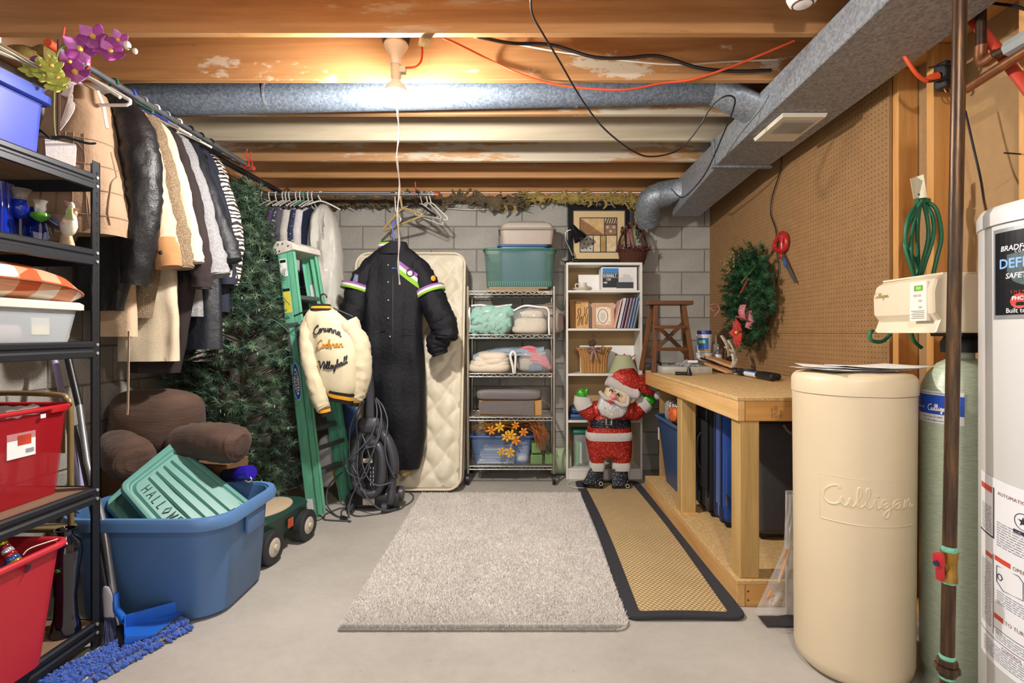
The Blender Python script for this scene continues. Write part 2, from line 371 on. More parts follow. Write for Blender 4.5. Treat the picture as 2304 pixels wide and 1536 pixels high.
# ---- galvanised metal
def galv(name, c1, c2, rough=.38):
    t_ = NT(name); vo = t_.n('ShaderNodeTexVoronoi'); vo.inputs['Scale'].default_value = 95; t_.l(t_.co, vo.inputs['Vector'])
    f = t_.math('ADD', t_.math('MULTIPLY', t_.noise(60, detail=3), .5), t_.math('MULTIPLY', vo.outputs['Color'], .5))
    co = t_.ramp(f, [(.3, c1), (.7, c2)]); t_.set(co, rough, .45); t_.bump(t_.noise(30), .08, .01); return t_.m
mGALV = galv('galvanised', '#80868d', '#a6abb1', .5); mGALVd = galv('galvanised_dark', '#757d87', '#9aa1a9', .48)
d = thing('air_duct', 'large rectangular galvanised duct trunk running along the pegboard wall', 'duct', (1.4, 1.0, 2.46))
def dsec(y0, y1, xl0, xl1, xr0, xr1, zb0, zb1, nm, zt=2.455):
    MB().hexa([(xl0, y0, zb0), (xr0, y0, zb0), (xr0, y0, zt), (xl0, y0, zt), (xl1, y1, zb1), (xr1, y1, zb1), (xr1, y1, zt), (xl1, y1, zt)]).build(nm, mGALV, d, 0, bevel=.004, seg=1)
dsec(.2, 1.72, 1.20, 1.218, 1.57, 1.583, 2.325, 2.325, 'duct_section')
dsec(1.72, 3.38, 1.218, 1.238, 1.583, 1.585, 2.322, 2.285, 'duct_section')
dsec(3.38, 4.40, 1.252, 1.262, 1.545, 1.485, 2.287, 2.19, 'duct_section')
MB().bar((1.228, 3.38, 2.28), (1.228, 3.38, 2.455), .03, .012, (1, 0, 0)).bar((1.222, 3.385, 2.28), (1.6, 3.385, 2.278), .03, .012).build('seam_flange', mGALVd, d, 0)
MB().bar((1.21, 1.72, 2.318), (1.21, 1.72, 2.455), .024, .012, (1, 0, 0)).bar((1.205, 1.722, 2.318), (1.59, 1.722, 2.318), .024, .012).build('seam_flange', mGALVd, d, 0)
# register on the duct's underside
mCREAM = mat('cream_metal', '#d9d2c0', .45, var=.04)
g = MB(); z = 2.296
q = lambda a, b, dz: (1.285 + .222 * a, 2.60 + .325 * b, z - dz + (2.322 - 2.285) * (2.60 - 2.60 - .325 * b) / 1.66)
g.hexa([q(0, 0, -.004), q(1, 0, -.004), q(1, 1, -.004), q(0, 1, -.004), q(.03, .02, .014), q(.97, .02, .014), q(.97, .98, .014), q(.03, .98, .014)])
g.build('register_frame', mCREAM, d, 0)
for i in range(9):
    b = .14 + .052 * i
    MB().hexa([q(.14, b, .013), q(.86, b, .013), q(.86, b + .03, .022), q(.14, b + .03, .022), q(.14, b + .006, .013), q(.86, b + .006, .013), q(.86, b + .036, .022), q(.14, b + .036, .022)]).build('louver', mat('louver_grey', '#8d887c', .5), d, 0)
# end boot: takes off to the left, then an elbow dives toward the wall
bt = MB(); yb = 4.28
pa = [P(1560, 415, yb), P(1520, 425, yb), P(1497, 440, yb)]
rings = [[V((1.27, yb + a * .15, 2.36 + b * .07)) for a, b in rrect(2, 2, .2, 4)]]
for x, zc, r in ((1.19, 2.35, .105), (1.10, 2.33, .105)):
    n = 20; rings.append([V((x, yb + r * math.cos(PI / 4 * 0 + 2 * PI * k / n), zc + r * math.sin(2 * PI * k / n))) for k in range(n)])
bt.loft(rings).build('boot', mGALVd, d, 40)
el = [V((1.13, yb, 2.335)), V((1.09, yb + .01, 2.325)), V((1.06, yb + .04, 2.30)), V((1.055, yb + .09, 2.265)), V((1.07, yb + .16, 2.22)), V((1.09, yb + .22, 2.17))]
MB().tube(el, [.1, .1, .1, .1, .098, .098], 20).build('elbow', mGALVd, d, 30)
for i in (1, 2, 3, 4):
    nrm = (el[i + 1] - el[i - 1]).normalized(); MB().tube([el[i] - nrm * .004, el[i] + nrm * .004], .1035, 20).build('elbow_bead', mGALVd, d, 30)
# round branch pipe in the joist bay
r_ = thing('duct_pipe', 'long round galvanised duct pipe lying between two joists', 'duct', (-.5, 2.84, 2.53))
MB().tube([V((-2.1, 2.86, 2.475)), V((.0, 2.85, 2.515)), V((1.02, 2.84, 2.535))], .082, 24).build('pipe', galv('galv_pipe', '#5f6b78', '#8590a0', .62), r_, 50)
for x in (-1.35, .3): MB().tube([V((x, 2.855, 2.492 + .018 * (x + 1.35))), V((x + .012, 2.855, 2.492 + .018 * (x + 1.35)))], .0845, 24).build('pipe_bead', mGALVd, r_, 50)
MB().loft([[V((1.02, 2.84 + .083 * math.cos(a), 2.535 + .083 * math.sin(a))) for a in [2 * PI * k / 20 for k in range(20)]],
           [V((1.10, 2.84 + .10 * math.cos(a), 2.50 + .083 * math.sin(a))) for a in [2 * PI * k / 20 for k in range(20)]],
           [V((1.235, 2.84 + .13 * math.cos(a), 2.42 + .06 * math.sin(a))) for a in [2 * PI * k / 20 for k in range(20)]]]).build('takeoff_boot', mGALVd, r_, 40)
# ---- cables
def cable(name, label, cat, pts, r, m, k=8, n=7):
    o = MB().tube(smooth_path(pts, k), r, n).build(name, m, None, 60); return tag(o, label, cat)
mORANGE = mat('orange_cord', '#e0552c', .45, var=.05); mBLKC = mat('black_cord', '#1b1b1f', .4, var=.05); mWHTC = mat('white_cord', '#d5cdbb', .5, var=.05)
cable('extension_lead', 'orange extension cord swagging under the joists beyond the bulb', 'cord',
      [P(996, 84, 2.25), P(1040, 104, 2.45), P(1100, 134, 2.58), P(1180, 170, 2.58), P(1270, 193, 2.6), P(1400, 202, 2.6), P(1490, 187, 2.6), P(1560, 178, 2.58), P(1640, 152, 2.55), P(1720, 120, 2.5), P(1788, 92, 2.45)], .0058, mORANGE)
cable('black_cable', 'thick black cable sagging beneath the second joist', 'cable',
      [P(1075, 82, 2.24), P(1150, 97, 2.5), P(1240, 101, 2.57), P(1330, 127, 2.57), P(1400, 131, 2.57), P(1480, 126, 2.57), P(1570, 152, 2.57), P(1650, 160, 2.57), P(1735, 158, 2.57)], .0082, mBLKC)
cable('white_cable', 'white flat cable strung along the second joist', 'cable',
      [P(1065, 82, 2.24), P(1150, 97, 2.56), P(1250, 115, 2.58), P(1390, 134, 2.585), P(1520, 145, 2.585), P(1640, 139, 2.585), P(1750, 134, 2.585)], .0048, mWHTC)
cable('coax_cable', 'thin black cable looping down from the near joist to the duct', 'cable',
      [P(1194, -14, 1.9), P(1198, 32, 2.0), P(1224, 80, 2.18), P(1260, 140, 2.3), P(1310, 225, 2.5), P(1360, 290, 2.6), P(1425, 340, 2.7), P(1470, 352, 2.75), P(1530, 335, 2.8), P(1575, 282, 2.72), P(1600, 240, 2.66), P(1630, 217, 2.6), P(1652, 220, 2.62), P(1650, 246, 2.7), P(1628, 300, 2.95), P(1590, 385, 3.36), P(1555, 430, 3.7), P(1532, 444, 3.85), P(1510, 424, 3.9)], .0042, mBLKC)
cable('pegboard_cord', 'dark cord dangling down the pegboard behind the big scissors', 'cord',
      [PX(1760, 335, 1.672), PX(1755, 385, 1.676), PX(1738, 440, 1.676), PX(1734, 480, 1.676), PX(1746, 520, 1.676), PX(1748, 570, 1.676), PX(1752, 605, 1.676), PX(1746, 640, 1.676)], .004, mBLKC)
cable('wall_wire', 'pale thin wire strung across the back wall under the sill', 'wire',
      [P(980, 466, BY - .03), P(1060, 472, BY - .03), P(1130, 468, BY - .03), P(1200, 462, BY - .03)], .004, mWHTC)
# clothes rods
mROD = mat('galv_conduit', '#7f858b', .4, .7, var=.15, sc=30); mRED = mat('red_hook', '#c8382a', .4, var=.05); mOCAP = mat('orange_cap', '#d8512b', .5)
def rod(name, label, a, b, hooks, loc):
    t_ = thing(name, label, 'clothes rod', loc)
    MB().cyl(a, b, .0145, n=16).build('pipe', mROD, t_, 50)
    dd = (b - a).normalized()
    MB().cyl(a - dd * .02, a + dd * .02, .0165, n=16).build('end_cap', mOCAP, t_, 50); MB().cyl(b - dd * .02, b + dd * .008, .0165, n=16).build('end_cap', mOCAP, t_, 50)
    for f in hooks:
        p = a.lerp(b, f); s_ = dd.cross(V((0, 0, 1))).normalized()
        hk = [p + V((0, 0, .1)) + s_ * .01, p + V((0, 0, .05)) + s_ * .004, p + V((0, 0, .03)) + s_ * .02, p + s_ * .021, p - V((0, 0, .018)) + s_ * .008, p - V((0, 0, .018)) - s_ * .01, p - s_ * .02]
        MB().tube(smooth_path(hk, 4), .004, 6).build('hook', mRED, t_, 60)
    return t_
RA, RB = V((-1.868, 2.12, 2.37)), V((-1.862, 3.70, 2.37))
rod('clothes_rod', 'grey conduit clothes rod hung along the left wall from red hooks', RA, RB, (.03, .10, .94, .97), (-1.865, 2.9, 2.37))
SA, SB = P(570, 437, 4.32), P(985, 437, 4.32)
rod('clothes_rod', 'grey conduit clothes rod across the back wall with an orange end', SA, SB, (.02, .88), (-1.4, 4.32, SA.z))
cable('black_pipe', 'black plastic pipe running under the joists above the left wall', 'pipe', [P(380, 285, 2.9), P(460, 338, 3.3), P(632, 433, 4.5)], .021, mBLKC, 3, 12)
# tag on the joist with short orange cord into the lamp adapter
cable('lamp_cord', 'short orange cord plugged into the lampholder adapter', 'cord', [P(913, 152, 2.45), P(935, 150, 2.46), P(947, 138, 2.48), P(950, 118, 2.5), P(949, 92, 2.52)], .005, mORANGE)
pt = thing('paper_tag', 'small stained paper tag stuck on the joist beside the bulb', 'tag', P(956, 95, 2.235))
MB().hexa([P(945, 82, 2.236), P(970, 83, 2.236), P(964, 110, 2.235), P(940, 102, 2.235), P(945, 82, 2.24), P(970, 83, 2.24), P(964, 110, 2.239), P(940, 102, 2.239)]).build('tag_sheet', mat('old_paper', '#a68f66', .9, var=.3, sc=60), pt, 0)
# ================================================================ rugs and workbench
# shag rug: a base slab plus uncountable pile
rg = thing('shag_rug', 'pale grey shag area rug lying on the concrete floor', 'rug', (-.14, 3.1, 0))
RX0, RX1, RY0, RY1 = -.742, .455, 2.18, 4.02
def rugx(x, y): return x + (.012 * N3(y * 3, 1) if x > 0 else .004 * N3(y * 4, 7))
mRUG = mat('shag_pile', '#f3eee8', .95, var=.08, sc=5, bump=.6, bsc=260, sheen=.3)
def rin(x, y):      # rounded near right corner
    dx, dy = x - (RX1 - .06), (RY0 + .06) - y
    return not (dx > 0 and dy > 0 and dx * dx + dy * dy > .0036)
out = [(RX0, RY0), (RX1 - .06, RY0)] + [(RX1 - .06 + .06 * math.sin(a), RY0 + .06 - .06 * math.cos(a)) for a in (.4, .8, 1.2)] + [(RX1, RY0 + .06), (RX1, RY1), (RX0, RY1)]
MB().prism(out, (0, 0, .002), (1, 0, 0), (0, 1, 0), (0, 0, .012)).build('backing', mat('rug_backing', '#dcd6ce', .95), rg, 0)
rr = random.Random(5); vs = []; fs = []
for i in range(150000):
    x = rr.uniform(RX0, RX1); y = RY0 + (RY1 - RY0) * rr.random() ** 1.35
    if i % 9 == 0: y = RY0 + rr.uniform(-.004, .012)
    if not rin(x, y): continue
    a = rr.uniform(0, 2 * PI); L = rr.uniform(.010, .019); w_ = rr.uniform(.0013, .0026); tilt = rr.uniform(.1, .9)
    dx, dy = math.cos(a) * L * tilt, math.sin(a) * L * tilt; z0 = .012 if y > RY0 + .004 else rr.uniform(.003, .014); k = len(vs)
    px_, py_ = -math.sin(a) * w_, math.cos(a) * w_
    vs += [(x - px_, y - py_, z0), (x + px_, y + py_, z0), (x + dx, y + dy, z0 + L * .8)]; fs.append((k, k + 1, k + 2))
pl = MB().add(vs, fs).build('pile', mRUG, rg, 0, fixn=False); pl['kind'] = 'stuff'
# sisal runner with a dark cloth border
def sisal():
    t = NT('sisal'); sp = t.n('ShaderNodeSeparateXYZ'); t.l(t.co, sp.inputs[0])
    u = t.math('SINE', t.math('MULTIPLY', sp.outputs['X'], 2 * PI / .024)); v = t.math('SINE', t.math('ADD', t.math('MULTIPLY', sp.outputs['Y'], 2 * PI / .03), t.math('MULTIPLY', t.math('GREATER_THAN', u, 0.0), PI)))
    h = t.math('MULTIPLY', v, t.math('ABSOLUTE', u))
    co = t.ramp(t.math('ADD', t.math('MULTIPLY', h, .35), .5), [(.12, '#93754a'), (.45, '#bfa271'), (.85, '#dcc699')])
    co = t.mix(t.ramp(t.noise(3, detail=3), [(.4, 0.0), (.75, .35)]), co, '#a2875a')
    t.set(co, .8); t.bump(h, .8, .006); return t.m
rn = thing('runner_rug', 'woven sisal runner rug with wide dark cloth border beside the bench', 'rug', (.7, 3.3, 0))
A0, A1, B0, B1 = .452, .968, 2.25, 4.36
oo = [(x + (A0 + A1) / 2, y + (B0 + B1) / 2) for x, y in rrect(A1 - A0, B1 - B0, .05, 5)]
def warp(x, y): return x + (.02 * math.sin((y - 2.3) * 1.6)) * (1 if x > .7 else 1)
def wz(x, y): return .012 * max(0, (1 - (y - B0) / .35)) * (.3 + .7 * abs(math.sin(x * 7)))
ii = [(x + (A0 + A1) / 2, y + (B0 + B1) / 2) for x, y in rrect(A1 - A0 - .13, B1 - B0 - .1, .02, 5)]
def ringy(o, z): return [V((warp(x, y), y, z + wz(x, y))) for x, y in o]
def lerp_out(o, k):
    r = []
    for i in range(len(o)):
        a, b = o[i], o[(i + 1) % len(o)]
        for j in range(k): r.append((a[0] + (b[0] - a[0]) * j / k, a[1] + (b[1] - a[1]) * j / k))
    return r
oo2, ii2 = lerp_out(oo, 6), lerp_out(ii, 6)
MB().loft([ringy(oo2, .001), ringy(oo2, .010), ringy([(x * .96 + .04 * a, y * .96 + .04 * b) for (x, y), (a, b) in zip(oo2, ii2)], .014), ringy(ii2, .012), ringy(ii2, .002)], True, False).build('border', mat('border_cloth', '#34343a', .95, var=.15, sc=60, bump=.5, bsc=400), rn, 50)
MB().grid(lambda u, v: (lambda x, y: V((warp(x, y), y, .009 + wz(x, y))))(ii[0][0] + (min(p[0] for p in ii) - ii[0][0]) * 0 + (min(p[0] for p in ii) + (max(p[0] for p in ii) - min(p[0] for p in ii)) * u) - ii[0][0], min(p[1] for p in ii) + (max(p[1] for p in ii) - min(p[1] for p in ii)) * v), 8, 30).build('sisal_field', sisal(), rn, 60)
# ---- workbench
wb = thing('workbench', 'long lumber workbench with chipboard top and low platform', 'workbench', (1.3, 3.3, 0))
def osb(name, a, b, c):
    t = NT(name); f = t.noise(60, t.map((1, .5, 1)), 3, .8); g = t.noise(220, detail=2)
    t.set(t.ramp(t.math('ADD', t.math('MULTIPLY', f, .6), t.math('MULTIPLY', g, .4)), [(.33, a), (.5, b), (.68, c)]), .75); t.bump(g, .2, .003); return t.m
mOSB = osb('chipboard', '#a5824f', '#c2a06b', '#d6ba8a')
mLY = wood('lumber_y', '#b88748', '#dcb277', 1, 12, knots=('#8a5524', 4)); mLX = wood('lumber_x', '#b07c3c', '#d29d58', 0, 12, knots=('#8a5524', 4)); mLZ = wood('lumber_post', '#9c7a41', '#c6a468', 2, 16, knots=('#6e4a1f', 3.5))
TZ, X0, Y0, Y1 = .936, .968, 2.37, 4.12
MB().bb(X0, RX - .002, Y0, Y1, TZ - .018, TZ).build('worktop', mOSB, wb, 0, bevel=.003, seg=1)
MB().bb(X0 + .002, X0 + .038, Y0 + .002, Y1, TZ - .108, TZ - .0185).build('front_rail', mLY, wb, 0, bevel=.003, seg=1)
MB().bb(X0 + .04, RX - .005, Y0 + .002, Y0 + .038, TZ - .108, TZ - .0185).build('end_rail', mLX, wb, 0, bevel=.003, seg=1)
st = MB(); yy = Y0 + .0012
for (tx, dx, sz) in (('STUD', .0, .022), ('2X4-KD', -.02, .014), ('NELMA', .018, .012)):
    st.text(tx, sz, lambda a, b: V((1.15 + dx - b, yy, TZ - .095 + a)))
st.build('lumber_stamp', mat('stamp_ink', '#6a4620', .8), wb, 0)
for (y, w_) in ((Y0 + .02, .095), (3.25, .09)):
    MB().bb(X0 + .02, X0 + .02 + .09, y, y + w_, .118, TZ - .1085).build('post', mLZ, wb, 0, bevel=.004, seg=1)
MB().bb(X0 + .0, RX - .01, Y0 + .0, Y1, .1, .118).build('platform_deck', mOSB, wb, 0, bevel=.002, seg=1)
MB().bb(X0 + .001, X0 + .038, Y0 + .001, Y1, 0, .0995).build('platform_rail', mLY, wb, 0, bevel=.003, seg=1)
MB().bb(X0 + .04, RX - .01, Y0 + .001, Y0 + .038, 0, .0995).build('platform_rail', mLX, wb, 0, bevel=.003, seg=1)
MB().bb(X0 + .018, X0 + .12, 3.2, 3.36, .1182, .1245).build('post_shim', mLY, wb, 0)
sc_ = MB()
for z in (.03, .07):
    for x in (X0 + .05, X0 + .2): sc_.cyl((x, Y0 + .002, z), (x, Y0 - .0015, z), .004, n=8)
sc_.build('screw_heads', mat('screw', '#4c4640', .5, .6), wb, 0)

MB().bb(X0 + .11, RX - .02, 4.10, 4.112, .1185, TZ - .02).build('end_panel', mHARD, wb, 0)
# ================================================================ handwriting strokes for script lettering
CUR = {'a': (1.15, '75,90 35,100 5,55 25,5 60,20 80,90 80,25 100,0 120,20'), 'b': (1.0, '0,20 40,130 50,210 30,220 20,150 25,30 50,0 80,30 75,80 60,85 100,75'),
 'c': (.8, '70,80 40,100 8,60 20,10 55,0 85,25'), 'e': (.8, '5,35 50,60 50,95 25,95 8,50 25,5 60,5 85,30'), 'g': (1.05, '75,85 35,100 10,55 30,10 65,35 80,90 78,-40 55,-100 30,-70 60,-20 110,25'),
 'h': (1.1, '0,20 40,140 45,210 25,210 20,120 20,0 30,60 60,100 75,70 75,20 95,0 115,25'), 'i': (.6, '0,20 25,95 25,25 45,0 65,25'), 'l': (.62, '0,20 40,130 45,210 28,215 20,140 20,30 40,0 65,30'),
 'n': (1.1, '0,30 15,95 20,0 30,60 60,100 75,70 75,25 95,0 115,25'), 'o': (.9, '60,90 30,100 5,50 25,5 60,15 70,60 50,95 90,80'), 'r': (.9, '0,30 20,105 30,85 60,90 60,30 75,0 95,25'),
 'u': (1.1, '0,30 15,95 15,30 40,0 65,40 75,95 75,25 95,0 115,30'), 'y': (1.0, '0,30 15,95 20,35 45,10 70,50 75,95 70,-40 45,-100 20,-70 50,-15 105,30'),
 'C': (1.35, '130,190 120,220 80,210 20,150 5,70 40,5 95,0 140,35'), 'V': (1.5, '0,170 20,210 45,190 60,60 70,0 120,130 160,210 180,190')}
def cursive(word):
    x = 0; pts = []
    for ch in word:
        adv, s_ = CUR[ch]
        for q in s_.split(): a, b = q.split(','); pts.append((x + int(a) / 100, int(b) / 100))
        x += adv
    p = smooth_path([V((a, b, 0)) for a, b in pts], 4); return [(q.x / x, q.y / x) for q in p]
def write(mb, word, size, r, fn, flat=1.0, n=5):      # size = word width
    mb.tube([fn(x * size, y * size) for x, y in cursive(word)], r, n, flat=flat)
    if 'i' in word:
        k = sum(CUR[c][0] for c in word[:word.index('i')]) + .38; tot = sum(CUR[c][0] for c in word)
        mb.tube([fn(k / tot * size, 1.35 / tot * size), fn((k + .12) / tot * size, 1.5 / tot * size)], r, n, flat=flat)
class Cyl:      # a vertical cylinder surface: arc length s (to the viewer's right) and height -> point
    def __init__(s, x, y, r): s.c = V((x, y, 0)); s.r = r; s.a0 = math.atan2(-y, -x)
    def p(s, arc, z, lift=0.0): a = s.a0 + arc / s.r; return s.c + V((math.cos(a) * (s.r + lift), math.sin(a) * (s.r + lift), z))
    def hit(s, px, py):      # arc length, height under a pixel
        d = V(((px - CX) / F, 1, 0)); k = d.dot(d); b = d.dot(s.c); dd = max(0, b * b - k * (s.c.dot(s.c) - s.r ** 2))
        t = (b - math.sqrt(dd)) / k; q = d * t; a = math.atan2(q.y - s.c.y, q.x - s.c.x) - s.a0
        a = (a + PI) % (2 * PI) - PI; return a * s.r, H - (py - CY) * t / F
def patch(mb, C, s0, s1, z0, z1, lift, mi=0, n=None, sk=0.0):      # thin curved sticker
    n = n or max(2, int(abs(s1 - s0) / .015)); rows = []
    for l in (lift, lift - .0006): rows.append([(C.p(s0 + (s1 - s0) * i / n, z0 + sk * i / n, l), C.p(s0 + (s1 - s0) * i / n, z1 + sk * i / n, l)) for i in range(n + 1)])
    vs = [p for r in rows for q in r for p in q]; N = 2 * (n + 1)
    fs = [(2 * i, 2 * i + 2, 2 * i + 3, 2 * i + 1) for i in range(n)] + [(N + 2 * i, N + 2 * i + 1, N + 2 * i + 3, N + 2 * i + 2) for i in range(n)]
    fs += [(2 * i, N + 2 * i, N + 2 * i + 2, 2 * i + 2) for i in range(n)] + [(2 * i + 1, 2 * i + 3, N + 2 * i + 3, N + 2 * i + 1) for i in range(n)] + [(0, 1, N + 1, N), (2 * n, N + 2 * n, N + 2 * n + 1, 2 * n + 1)]
    mb.add(vs, fs, mi)
mBEIGE = mat('beige_plastic', '#d9c6a6', .42, var=.03, sc=3); mBEIGE2 = mat('beige_cover', '#e2d3b8', .4, var=.03)
# ---- brine tank
bx_, by_, br = 1.231, 1.97, .198
bt = thing('brine_tank', 'tall round beige water softener salt tank with embossed script name', 'tank', (bx_, by_, 0))
MB().lathe([(0, 0), (br - .055, .0), (br - .03, .008), (br - .012, .03), (br - .006, .06), (br - .004, .5), (br, 1.0), (br, 1.004), (0, 1.004)], (bx_, by_, 0), 64).build('tank_body', mBEIGE, bt, 50)
MB().lathe([(br - .004, 1.004), (br + .003, 1.006), (br + .003, 1.055), (br - .004, 1.068), (br - .014, 1.076), (br - .04, 1.08), (0, 1.081)], (bx_, by_, 0), 64).build('lid', mBEIGE, bt, 50)
C = Cyl(bx_, by_, br - .0035)
e = MB(); s0, z0 = C.hit(1852, 1120); s1, z1 = C.hit(2046, 1112)
write(e, 'Culligan', (s1 - s0) * 1.06, .0048, lambda a, b: C.p(s0 + a, z0 - .01 + b * .75, 0), .6, 8); e.build('embossed_script', mBEIGE, bt, 60)
f_ = MB(); a0, a1 = s0 - .012, s1 + .02
for (q0, q1) in (((a0, z0 + .085), (a1, z0 + .085)), ((a0, z0 - .07), (a1, z0 - .07)), ((a0, z0 - .07), (a0, z0 + .085))):
    f_.tube([C.p(q0[0] + (q1[0] - q0[0]) * i / 20, q0[1] + (q1[1] - q0[1]) * i / 20, 0) for i in range(21)], .002, 6)
f_.build('embossed_frame', mBEIGE, bt, 60)
pp = thing('paper_stack', 'loose white papers lying on the softener salt tank lid', 'papers', (bx_, by_, 1.081))
rr = random.Random(2)
for i, (dx, dy, an) in enumerate(((-.02, .0, .1), (.03, .02, -.15), (-.05, -.01, .3), (.06, .0, .05), (-.03, .03, -.35), (.08, -.02, .2))):
    R = rz(an); zz = 1.083 + .0028 * i
    MB().grid(lambda u, v: V((bx_ + dx, by_ + dy, zz + .006 * (1 - math.cos(3 * (u - .5))) + .0015 * N3(u * 3, v * 3, i))) + R @ V(((u - .5) * .27, (v - .5) * .2, 0)), 8, 6, th=(0, 0, .001)).build('sheet', mat('paper_white', '#e9e6e1', .8, var=.03) if i % 3 else mat('paper_blue', '#cfd6de', .8, var=.05), pp, 60)
# ---- resin tank with valve and control head
rx_, ry_, rr_ = 1.539, 1.85, .12
def frp():
    t = NT('fibreglass'); v = t.map((1, 1, 9)); g = t.noise(40, v, 4, .7)
    t.set(t.ramp(g, [(.3, '#9fae94'), (.7, '#c6d0bb')]), .25); t.bump(g, .25, .004); return t.m
rt = thing('softener_tank', 'pale green fibreglass softener tank with a blue and white label', 'tank', (rx_, ry_, 0))
MB().lathe([(0, .0), (rr_ - .01, 0), (rr_ - .01, .05), (rr_, .06), (rr_, 1.0), (rr_ - .006, 1.04), (rr_ - .022, 1.08), (rr_ - .05, 1.115), (rr_ - .075, 1.13), (.036, 1.135), (.036, 1.155), (0, 1.155)], (rx_, ry_, 0), 48).build('tank_body', frp(), rt, 50)
MB().lathe([(.06, 1.155), (.062, 1.19), (.05, 1.21), (0, 1.21)], (rx_, ry_, 0), 24).box((rx_, ry_, 1.27), (.11, .14, .12)).cyl((rx_, ry_ - .12, 1.24), (rx_, ry_ + .12, 1.24), .028).cyl((rx_ - .02, ry_ - .05, 1.3), (rx_ + .03, ry_ - .05, 1.37), .03).build('valve', mBLACKP, rt, 40)
C = Cyl(rx_, ry_, rr_); lb = MB(); s0, z0 = C.hit(2078, 947); s1, z1 = C.hit(2170, 884)
patch(lb, C, s0 - .03, s1, z0 + .002, z1, .001); lb.build('label_sticker', mat('label_white', '#e7e8ea', .4, var=.02), rt, 0)
lb = MB(); patch(lb, C, s0 - .03, s1, z0 + .032, z1 - .014, .0018); lb.build('label_band', mat('label_blue', '#1d4fc0', .4, var=.02), rt, 0)
tx = MB(); write(tx, 'Culligan', .072, .0016, lambda a, b: C.p(s0 + .025 + a, z0 + .045 + b, .0026), .5)
tx.build('label_script', mat('print_white', '#f2f2f2', .5, var=0), rt, 0)
for (tx_, sz, ds, zq) in (('THIS EQUIPMENT IS THE PROPERTY OF', .0075, -.02, z1 - .0105), ('Traverse City, MI 49684', .0075, 0, z0 + .02), ('mccardelculligan.com', .009, 0, z0 + .008)):
    MB().text(tx_, sz, lambda a, b: C.p(s0 + ds + a, zq + b, .0022)).build('label_print', mat('print_navy', '#27305c', .6, var=0), rt, 0)
tx = MB(); tx.text('McCardel', .011, lambda a, b: C.p(s0 - .035 + a, z0 + .05 + b, .0022), shear=.2).build('label_name', MATS['print_white'], rt, 0)
# control cover: left face toward the room, end face toward the camera
ct = thing('softener_control', 'beige softener control box with green display above the salt tank', 'control box', (1.40, 1.86, 1.22))
fx, ya, yb_ = 1.336, 1.705, 2.03
sec = [(fx - .003, 1.222), (fx + .012, 1.262), (fx - .006, 1.285), (fx - .008, 1.36), (fx + .002, 1.398), (fx + .02, 1.41), (fx + .14, 1.412), (fx + .15, 1.222)]
rings = []
for y, tk in ((ya, .004), (ya + .006, 0), (yb_ - .03, 0), (yb_ - .005, .006), (yb_, .014)):
    k = (y - ya) / (yb_ - ya)
    rings.append([V((x + tk + (.015 * k if x < fx + .1 else 0), y, z + (-.02 if z > 1.39 else 0) * 0 - (tk if z > 1.3 else -tk))) for x, z in sec])
MB().loft(rings).build('cover', mBEIGE2, ct, 30)
MB().bb(fx + .03, fx + .15, ya + .01, yb_ - .03, 1.4115, 1.418).build('top_strip', mBEIGE2, ct, 0)
fac = lambda y, z: V((fx - .0085 + .015 * (y - ya) / (yb_ - ya), y, z))
def quad(mb, y0, y1, z0, z1, d): mb.hexa([fac(y0, z0) + V((-d, 0, 0)), fac(y1, z0) + V((-d, 0, 0)), fac(y1, z1) + V((-d, 0, 0)), fac(y0, z1) + V((-d, 0, 0)), fac(y0, z0) + V((.012, 0, 0)), fac(y1, z0) + V((.012, 0, 0)), fac(y1, z1) + V((.012, 0, 0)), fac(y0, z1) + V((.012, 0, 0))])
q = MB(); quad(q, 1.735, 1.815, 1.262, 1.392, .001); q.build('keypad_panel', mat('panel_white', '#ece7da', .5, var=.02), ct, 0)
q = MB(); quad(q, 1.752, 1.792, 1.362, 1.38, .002); q.build('display', mat('lcd_green', '#7f9a55', .25, emit=0), ct, 0)
q = MB(); quad(q, 1.76, 1.782, 1.366, 1.376, .0026); q.build('display_glow', mat('lcd_glow', '#6fd03c', emit=.8), ct, 0)
for (y, z) in ((1.787, 1.347), (1.767, 1.347), (1.763, 1.329), (1.763, 1.308)):
    q = MB(); quad(q, y - .007, y + .007, z - .003, z + .003, .003); q.build('button', mat('button_grey', '#b9b4a6', .5), ct, 0)
q = MB()
for i in range(5): quad(q, 1.745, 1.806 - .006 * (i % 2), 1.294 - .006 * i, 1.2962 - .006 * i, .0022)
q.build('instruction_print', mat('print_grey', '#9a958a', .6, var=0), ct, 0)['kind'] = 'stuff'
q = MB(); write(q, 'Culligan', .085, .0011, lambda a, b: fac(2.012 - a, 1.352 + b * .75) + V((-.0012, 0, 0)), .5); q.build('cover_script', mat('print_gold', '#a8935a', .5, var=0), ct, 0)
